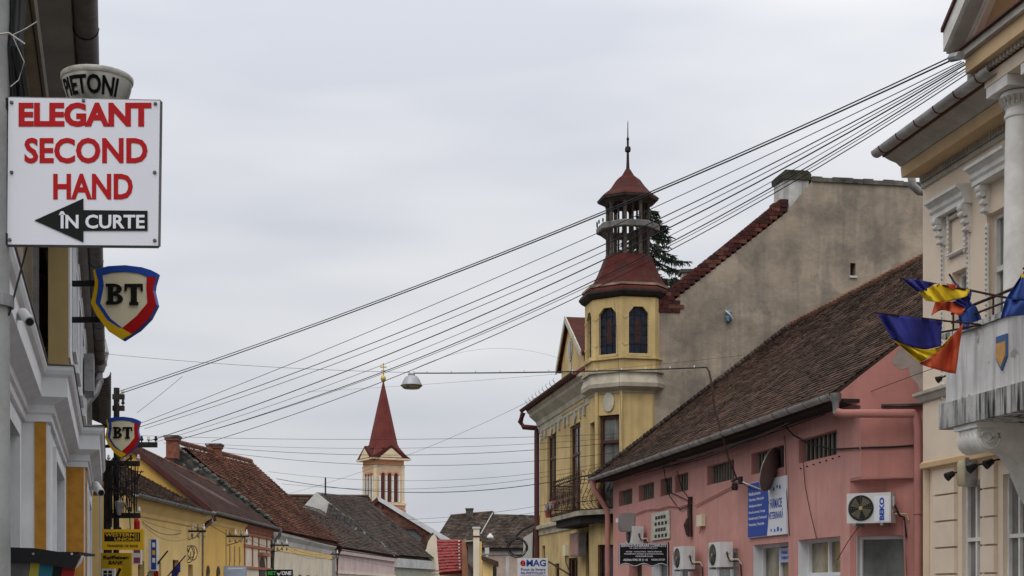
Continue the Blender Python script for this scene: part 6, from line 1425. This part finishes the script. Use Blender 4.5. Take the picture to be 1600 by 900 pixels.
MB().box(FT, kt0 - .05, kt1 + .05, .62, 1.04, 3.98, 4.058).build('console_cap', M['hall_white'], kob)
# coat-of-arms shield on the parapet
em = thing('wall_emblem', FT.p(FT.t(1567, 1.0), 1.0, 4.6), 'small blue and orange shield emblem on the balcony parapet', 'emblem')
a, b = FT.t(1575.5, 1.0), FT.t(1559, 1.0); z0, z1 = FT.z(1567, 579, 1.0), FT.z(1567, 524, 1.0); mid = (a + b) / 2
MB().plate(FT, [(a, z1), (b, z1), (b, z0 + .18), (mid, z0), (a, z0 + .18)], 1.002, 1.03).build('shield', flat('emblem_blue', (.08, .15, .3), .6), em)
MB().plate(FT, [(a + .02, z1 - .1), (b - .02, z1 - .1), (b - .025, z0 + .19), (mid, z0 + .05), (a + .025, z0 + .19)], 1.031, 1.04).build('charge', mat('emblem_orange', (.5, .2, .06), .6, var=.5, scale=9, bump=0, col2=(.35, .3, .1)), em)
# spotlights and lamp box under the balcony
for i, (px, py) in enumerate(((1488, 741), (1523, 729), (1549, 722))):
    q = FT.p(FT.t(px, .2), .2, FT.z(px, py, .2)); s = thing('spotlight', q, ('leftmost', 'middle', 'rightmost')[i] + ' small black spotlight above the town hall ground-floor window', 'spotlight', 'town hall spotlights')
    MB().tube([q + FT.d * -.0 + V((.02, 0, .02)), q + FT.n * .1 + V((0, 0, -.05))], [.045, .075], 8).build('lamp_head', M['black'], s); MB().tube([q + V((.02, 0, .02)), FT.p(FT.t(px, .2), -.1, q.z + .08)], .015, 5).build('arm', M['black'], s)
q = FT.p(FT.t(1503, .1), .06, FT.z(1503, 740, .1)); s = thing('wall_lamp', q, 'beige box lamp between the spotlights on the town hall', 'lamp')
MB().lathe((q.x, q.y, q.z), [(.09, -.2), (.11, -.17), (.11, .17), (.09, .2)], 14).build('diffuser', mat('lampbox', (.5, .44, .28), .5, var=.15), s, smooth=50); MB().box(FT, FT.t(1503, .1) - .12, FT.t(1503, .1) - .09, -.1, .1, q.z - .22, q.z + .25).build('bracket', M['zinc'], s)
sp_ = thing('spotlight', P(1471, 591, 22.2), 'tiny black floodlight under the lower tricolour flag', 'spotlight')
MB().tube([P(1471, 590, 22.2), P(1464, 594, 22.2)], [.03, .06], 8).build('lamp_head', M['black'], sp_); MB().tube([P(1471, 590, 22.2), P(1478, 587, 22.4)], .015, 5).build('arm', M['black'], sp_)
gap = thing('passage_wall', P(1449, 920, 25.6) - V((0, 0, CZ)), 'narrow grey plaster strip between pink building and town hall', 'wall')
MB().box(facing(25.2), P(1439, 0, 25.2).x, P(1480, 0, 25.2).x, -.4, 0, 0, 5.2).build('wall', M['firewall'], gap)
MB().tube([P(1440, 743, 25.1), P(1456, 741, 25.1)], .05, 8).build('pipe', M['zinc'], gap)
# ---------------------------------------------------------------- flags
M['f_blue'] = mat('f_blue', (.028, .03, .20), .8, var=.12, scale=4, bump=.05); M['f_yellow'] = mat('f_yellow', (.72, .50, .02), .8, var=.08, scale=4, bump=.05); M['f_red'] = mat('f_red', (.56, .085, .03), .8, var=.1, scale=4, bump=.05); M['f_eu'] = mat('f_eu', (.035, .075, .28), .8, var=.12, scale=4, bump=.05)
def curve(pts, n):
    r = []
    for i in range(n + 1):
        u = i / n * (len(pts) - 1); k = min(int(u), len(pts) - 2); p0 = V(pts[max(0, k - 1)]); p1 = V(pts[k]); p2 = V(pts[k + 1]); p3 = V(pts[min(len(pts) - 1, k + 2)]); w = u - k
        r.append(.5 * ((2 * p1) + (p2 - p0) * w + (2 * p0 - 5 * p1 + 4 * p2 - p3) * w * w + (3 * p1 - p0 - 3 * p2 + p3) * w ** 3))
    return r
def cloth(A, B, Y, mt, name, parent, ph=0.0, amp=.05, nu=22, nv=10, freq=9.0, lean=0.0):
    a, b = curve(A, nu), curve(B, nu); vs = []; fs = []
    for j in range(nv + 1):
        for i in range(nu + 1):
            q = a[i].lerp(b[i], j / nv); y = Y + amp * math.sin(freq * i / nu + ph + 1.3 * j / nv) + amp * .35 * math.sin(freq * 3.1 * i / nu - 3 * j / nv + ph) + amp * .5 * math.sin(2.3 * freq * i / nu + 2 * ph - 2 * j / nv) + lean * i / nu
            vs.append(P(q[0], q[1], y))
    for j in range(nv):
        for i in range(nu): fs.append((j * (nu + 1) + i, j * (nu + 1) + i + 1, (j + 1) * (nu + 1) + i + 1, (j + 1) * (nu + 1) + i))
    o = MB().add(vs, fs).build(name, mt, parent, smooth=80)
    md = o.modifiers.new('thick', 'SOLIDIFY'); md.thickness = .004; return o
f2 = thing('flag', P(1537, 507, 20.15), 'large blue, yellow and red flag hanging lowest from the town hall balcony', 'flag', 'flags on the town hall balcony')
cloth([(1370, 489), (1405, 493), (1440, 497), (1472, 501)], [(1394, 530), (1418, 540), (1444, 546), (1470, 541)], 20.0, M['f_blue'], 'blue_stripe', f2, .3, .07)
cloth([(1394, 530), (1418, 540), (1444, 546), (1470, 541), (1484, 525)], [(1437, 567), (1448, 561), (1462, 553), (1476, 541), (1486, 524)], 20.0, M['f_yellow'], 'yellow_stripe', f2, .3, .07)
cloth([(1437, 567), (1455, 558), (1474, 543), (1490, 522), (1505, 505)], [(1437, 569), (1452, 574), (1466, 578), (1480, 582), (1493, 584)], 20.0, M['f_red'], 'red_stripe', f2, .5, .07)
MB().tube([P(1366, 488, 20.0), P(1472, 501, 20.05), P(1540, 508, 20.15)], .014, 6).build('pole', M['iron'], f2)
MB().tube([P(1472, 519, 20.1), P(1540, 506, 20.2)], .016, 6).build('pole_stay', M['iron'], f2)
f1 = thing('flag', P(1575, 466, 19.5), 'crumpled blue, yellow and red flag just above the lower one', 'flag', 'flags on the town hall balcony')
cloth([(1410, 436), (1432, 437), (1450, 440), (1468, 443)], [(1434, 456), (1444, 455), (1455, 454), (1467, 445)], 19.6, M['f_blue'], 'blue_stripe', f1, 1.0, .06)
cloth([(1435, 457), (1452, 449), (1466, 443), (1490, 448), (1515, 453)], [(1447, 470), (1465, 472), (1482, 471), (1498, 467), (1512, 462)], 19.6, M['f_yellow'], 'yellow_stripe', f1, 1.4, .06)
cloth([(1478, 443), (1486, 444), (1496, 446)], [(1482, 447), (1488, 453), (1494, 450)], 19.5, M['f_red'], 'red_fold', f1, .3, .03)
cloth([(1461, 471), (1475, 472), (1490, 472), (1508, 483)], [(1455, 493), (1470, 485), (1485, 487), (1500, 494)], 19.65, M['f_red'], 'red_stripe', f1, 2.0, .06)
cloth([(1488, 472), (1500, 465), (1518, 454)], [(1505, 482), (1512, 476), (1517, 466)], 19.62, M['f_blue'], 'blue_fold', f1, 1.0, .04)
MB().tube([P(1406, 434, 19.7), P(1518, 454, 19.6), P(1576, 466, 19.5)], .017, 6).build('pole', M['iron'], f1)
f3 = thing('flag', P(1560, 500, 20.3), 'plain blue flag half hidden behind the two tricolour flags', 'flag', 'flags on the town hall balcony')
cloth([(1484, 430), (1490, 438), (1498, 446)], [(1494, 446), (1500, 455), (1506, 462)], 20.5, M['f_eu'], 'cloth', f3, .5, .03); cloth([(1497, 490), (1510, 484), (1524, 478), (1536, 505)], [(1500, 516), (1512, 514), (1524, 512), (1535, 510)], 20.5, M['f_eu'], 'cloth', f3, .5, .05)
cloth([(1498, 446), (1504, 452), (1510, 460)], [(1497, 490), (1510, 484), (1520, 477)], 20.5, M['f_eu'], 'cloth', f3, .8, .04)
MB().tube([P(1483, 428, 20.5), P(1536, 512, 20.6)], .014, 6).build('pole', M['iron'], f3)
f4 = thing('flag', P(1620, 450, 19), 'bright blue flag with a yellow star at the right picture edge', 'flag', 'flags on the town hall balcony')
cloth([(1600, 424), (1612, 418), (1640, 410)], [(1572, 466), (1600, 470), (1640, 468)], 18.8, M['f_eu'], 'cloth', f4, .2, .05); cloth([(1572, 466), (1600, 470), (1640, 468)], [(1563, 498), (1582, 494), (1640, 490)], 18.8, M['f_eu'], 'cloth', f4, .2, .05)
MB().plate(facing(18.68), [(qx(1598 + 5 * r * math.sin(q * math.pi / 5), 18.68), CZ + (HZ - 431 + 5 * r * math.cos(q * math.pi / 5)) * 18.68 / F) for q, r in [(q, 1 if q % 2 == 0 else .42) for q in range(10)]], 0, .006).build('star', M['f_yellow'], f4)
MB().tube([P(1598, 420, 18.8), P(1645, 405, 18.7)], .016, 6).build('pole', M['iron'], f4)
# ---------------------------------------------------------------- street lamp on its span cable
sl = thing('street_lamp', P(643, 606, 36), 'grey street lamp with yellowed glass hanging over the street on a cable', 'street lamp')
c = P(643, 606, 36)
MB().lathe(c, [(.27, .06), (.255, .10), (.2, .22), (.15, .29), (.09, .31), (.09, .36), (.05, .38)], 20).build('housing', mat('lamp_grey', (.36, .36, .38), .45, var=.1, metal=.3, bump=0), sl, smooth=40)
MB().lathe(c, [(.2, -.02), (.23, .0), (.265, .055)], 20).build('diffuser', mat('lamp_glass', (.42, .36, .2), .3, var=.35, scale=8, bump=0, streak=(.3, .2, .04), streak_amt=.8), sl, smooth=40)
MB().lathe(c, [(.278, .045), (.285, .06), (.27, .072)], 20).build('rim', M['zinc_dark'], sl)
MB().tube([c + V((-.06, 0, .42)), c + V((-.06, 0, .37)), c + V((.06, 0, .37)), c + V((.06, 0, .42))], .015, 5).build('hanger', M['zinc'], sl)
sc_ = thing('span_cable', P(1105, 573, 31.2), 'thick black lamp cable with white clips running to a bent mast on the pink roof', 'cable')
cpts = []
for i in range(25):
    u = i / 24.; px = 648 + (1104 - 648) * u; py = 583 - 9 * u + 5 * 4 * u * (1 - u) * .5; cpts.append(P(px, py, 36 - 4.8 * u))
MB().tube(cpts, .016, 6).build('cable', M['cable'], sc_)
MB().tube([cpts[-1], P(1108, 580, 31.1), P(1112, 600, 31.0), P(1117, 640, 30.95), P(1124, 664, 30.9), P(1138, 715, 30.7), P(1152, 750, 30.7)], .022, 7).build('mast', M['iron'], sc_, smooth=40)
for i in range(1, 24, 2): MB().tube([cpts[i] + V((0, 0, .01)), cpts[i] + V((0, 0, .055))], .014, 5).build('clip', M['insulator'], sc_)
# ---------------------------------------------------------------- overhead wires
def wire3(x0, y0, Y0, xm, ym, x1, y1, Y1, r, label, group, n=28):
    a, b = P(x0, y0, Y0), P(x1, y1, Y1); pts = []
    for i in range(n + 1):
        q = a.lerp(b, i / n); px = 800 + F * q.x / q.y
        l0 = (px - xm) * (px - x1) / ((x0 - xm) * (x0 - x1)); l1 = (px - x0) * (px - x1) / ((xm - x0) * (xm - x1)); l2 = (px - x0) * (px - xm) / ((x1 - x0) * (x1 - xm))
        py = y0 * l0 + ym * l1 + y1 * l2; pts.append(P(px, py, q.y))
    o = MB().tube(pts, r * .5, 5).build('overhead_wire', M['cable']); tag(o, label, 'wire', group)
ORD = ('topmost', 'second', 'third', 'fourth', 'fifth', 'sixth', 'seventh', 'eighth', 'ninth', 'tenth', 'lowest')
BW = [(188, 611, 860, 364.5, 1484, 90, .022), (188, 615, 860, 368, 1487, 94, .027), (213, 664, 860, 397, 1502, 96, .015), (219, 667, 860, 420, 1506, 97, .02), (226, 670, 860, 431, 1509, 98, .015), (236, 688, 860, 445, 1512, 99, .024), (246, 690, 860, 459, 1496, 112, .012), (262, 692, 860, 471, 1518, 101, .021), (318, 676, 860, 475, 1520, 104, .013), (330, 690, 860, 484, 1524, 107, .018)]
for i, (x0, y0, xm, ym, x1, y1, r) in enumerate(BW):
    wire3(x0, y0, 44, xm, ym, x1, y1, 20.7, r, '%s wire from the top in the bundle climbing right to the town hall' % ORD[i], 'wire bundle to the town hall')
SW = [(203, 680, 500, 686.5, 963, 678, .014), (262, 690, 500, 700, 963, 684, .012), (330, 698, 500, 709, 963, 691, .018), (255, 692, 500, 722, 963, 707, .016), (420, 737, 520, 747, 963, 720, .012), (432, 748, 600, 768, 963, 732, .026), (440, 756, 640, 764, 963, 724, .013), (520, 812, 700, 808, 963, 765, .012), (560, 818, 700, 815, 963, 778, .013)]
for i, (x0, y0, xm, ym, x1, y1, r) in enumerate(SW):
    wire3(x0, y0, 62, xm, ym, x1, y1, 43.9, r, '%s wire from the top among those crossing level to the yellow house' % ORD[i], 'level wires to the yellow house')
wire3(450, 772, 90, 640, 710, 846, 617, 56, .014, 'lone wire slanting up from the far roofs to the yellow house eave', 'lone wires')
wire3(166, 553, 41, 400, 572, 640, 582, 36.2, .01, 'thin wire from the left gutter to the street lamp', 'lone wires')
wire3(214, 645, 44, 250, 617, 285, 588, 43, .012, 'short wire slanting up beside the far shield sign', 'lone wires')
wire3(480, 612, 50, 700, 598, 1180, 553, 33, .007, 'very thin wire passing behind the street lamp to the firewall', 'lone wires')
wire3(640, 580, 36.2, 760, 545, 880, 562, 48, .006, 'faint thin wire peaking between lamp and small gable', 'lone wires')
wire3(1150, 700, 30.5, 1290, 640, 1460, 575, 23, .012, 'wire rising from the pink eave toward the flags', 'lone wires')
wire3(960, 470, 44, 966, 560, 972, 690, 43.6, .01, 'thin cable running down the turret face', 'lone wires')
# ---------------------------------------------------------------- insulator brackets on the left house fronts
def wallarm(px0, px1, py, Y, lab, n=4):
    a, b = P(px0, py, Y), P(px1, py, Y); s = thing('insulator_bracket', a, lab, 'bracket', 'insulator brackets on the left house fronts')
    MB().tube([a, b], .05, 6).build('arm', M['wood_pole'], s)
    for i in range(n):
        q = a.lerp(b, (i + .6) / n); MB().lathe(q, [(.02, .03), (.06, .08), (.07, .16), (.03, .24), (.04, .3), (.01, .33)], 8).build('insulator', M['insulator'] if i % 2 else M['zinc'], s, smooth=50)
        MB().lathe(q + V((0, 0, -.32)), [(.01, 0), (.05, .06), (.06, .16), (.03, .24)], 8).build('insulator', M['zinc'], s, smooth=50)
    MB().tube([a.lerp(b, .8), a.lerp(b, .5) + V((0, 0, -.3)), a + V((0, 0, -.45))], .02, 5).build('stay', M['iron'], s)
    return s
wallarm(286, 322, 830, 63.5, 'insulator bracket at the brown downpipe of the deep yellow house')
wallarm(354, 389, 838, 70, 'insulator bracket before the corbels of the deep yellow house')
wallarm(422, 451, 852, 82, 'insulator bracket at the grey downpipe of the cream house')
wallarm(516, 530, 866, 108, 'insulator bracket at the far end of the cream house', 2)
wallarm(675, 697, 892, 150, 'insulator bracket before the orange house', 3)
HW = [(222, 815, 250, 833, 285, 832, .026, 46, 63), (222, 812, 255, 824, 286, 830, .014, 46, 63), (222, 818, 255, 842, 300, 838, .014, 46, 63), (325, 818, 345, 830, 360, 838, .026, 66, 70), (388, 842, 405, 850, 425, 855, .024, 70, 82), (450, 854, 480, 865, 515, 866, .02, 82, 108), (450, 857, 480, 872, 516, 868, .014, 82, 108), (530, 868, 580, 880, 676, 893, .02, 108, 150)]
for i, (x0, y0, xm, ym, x1, y1, r, Ya, Yb) in enumerate(HW):
    wire3(x0, y0, Ya, xm, ym, x1, y1, Yb, r, '%s sagging service cable from the left along the left house fronts' % ORD[i].replace('topmost', 'first'), 'service cables along the left fronts', 10)
lc = thing('cable_coil', P(292, 868, 63.3), 'tangled loop of black cable on the zinc downpipe of the pale yellow house', 'cable')
for i in range(5):
    c = P(288 + 3.2 * i, 862 + 2 * (i % 3), 63.3); r = .28 + .05 * (i % 3)
    MB().tube([c + V((r * .6 * math.cos(a), .02 * i, r * math.sin(a))) for a in [q * math.pi / 7 + i for q in range(13)]], .02, 5).build('loop', M['cable'], lc)
mb_ = thing('meter_box', P(284, 845, 63.2), 'grey meter box beside the zinc downpipe of the pale yellow house', 'box')
MB().box(facing(63.2), qx(279, 63.2), qx(286, 63.2), -.1, .1, CZ + (HZ - 850) * 63.2 / F, CZ + (HZ - 836) * 63.2 / F).build('box', M['plastic'], mb_)
MB().tube([P(283, 850, 63.2), P(284, 870, 63.2), P(290, 880, 63.2)], .03, 5).build('cable', M['cable'], mb_)
# flags and signs at street level on the left
g1 = thing('flag', P(250, 905, 56), 'furled pale and red flag on a slanted staff by the pale yellow house', 'flag')
MB().tube([P(226, 905, 56), P(262, 861, 55.5)], .03, 6).build('pole', M['wood_pole'], g1)
cloth([(262, 862), (255, 868), (248, 876)], [(252, 873), (249, 880), (240, 888)], 55.6, M['black'], 'cloth_tip', g1, 0, .05, 10, 5); cloth([(249, 876), (240, 884), (230, 895)], [(246, 888), (240, 900), (236, 915)], 55.7, M['plaster_white'], 'cloth', g1, .4, .06, 10, 5); cloth([(246, 885), (240, 896), (238, 915)], [(247, 890), (248, 905), (250, 920)], 55.7, M['red'], 'cloth_red', g1, .8, .06, 10, 5)
g2 = thing('flag', P(275, 905, 58), 'small dark blue flag on a slanted staff by the pale yellow house', 'flag')
MB().tube([P(258, 905, 58), P(290, 868, 57.6)], .025, 6).build('pole', M['wood_pole'], g2)
cloth([(282, 878), (276, 884), (268, 891)], [(282, 894), (279, 896), (268, 915)], 57.8, M['f_blue'], 'cloth', g2, .3, .05, 10, 5)
s, tx, rect, f, k_ = board('billboard', 349, 385, 884, 930, 66, M['zinc_light'], 'white framed billboard with pale blue cloudy picture on the left', 'sign', .15)
rect(351, 384, 885.5, 930, mat('poster_blue', (.16, .22, .38), .4, var=.3, scale=1.5, bump=0, col2=(.5, .55, .62))); rect(356, 380, 887, 889, M['sign_white'], .005, .008, 'blurred_print')
s, tx, rect, f, k_ = board('betting_sign', 416, 457, 890, 903, 78, M['sign_black'], 'black betting shop sign with green and white lettering', 'sign', .2)
tx('BET', 418, 432, 892.5, 898.5, flat('green', (.05, .4, .08)), .04, sl=.1); tx('ONE', 440, 455.5, 892.5, 898.5, M['sign_white'], .04, sl=.1)
MB().plate(f, [((a - 800) * k_, CZ + (HZ - b) * k_) for a, b in ((432.5, 895.5), (434.5, 894.5), (435.5, 897), (441, 891.5), (436, 899.5), (435, 899.5))], .003, .008).build('tick_mark', M['sign_white'], s)
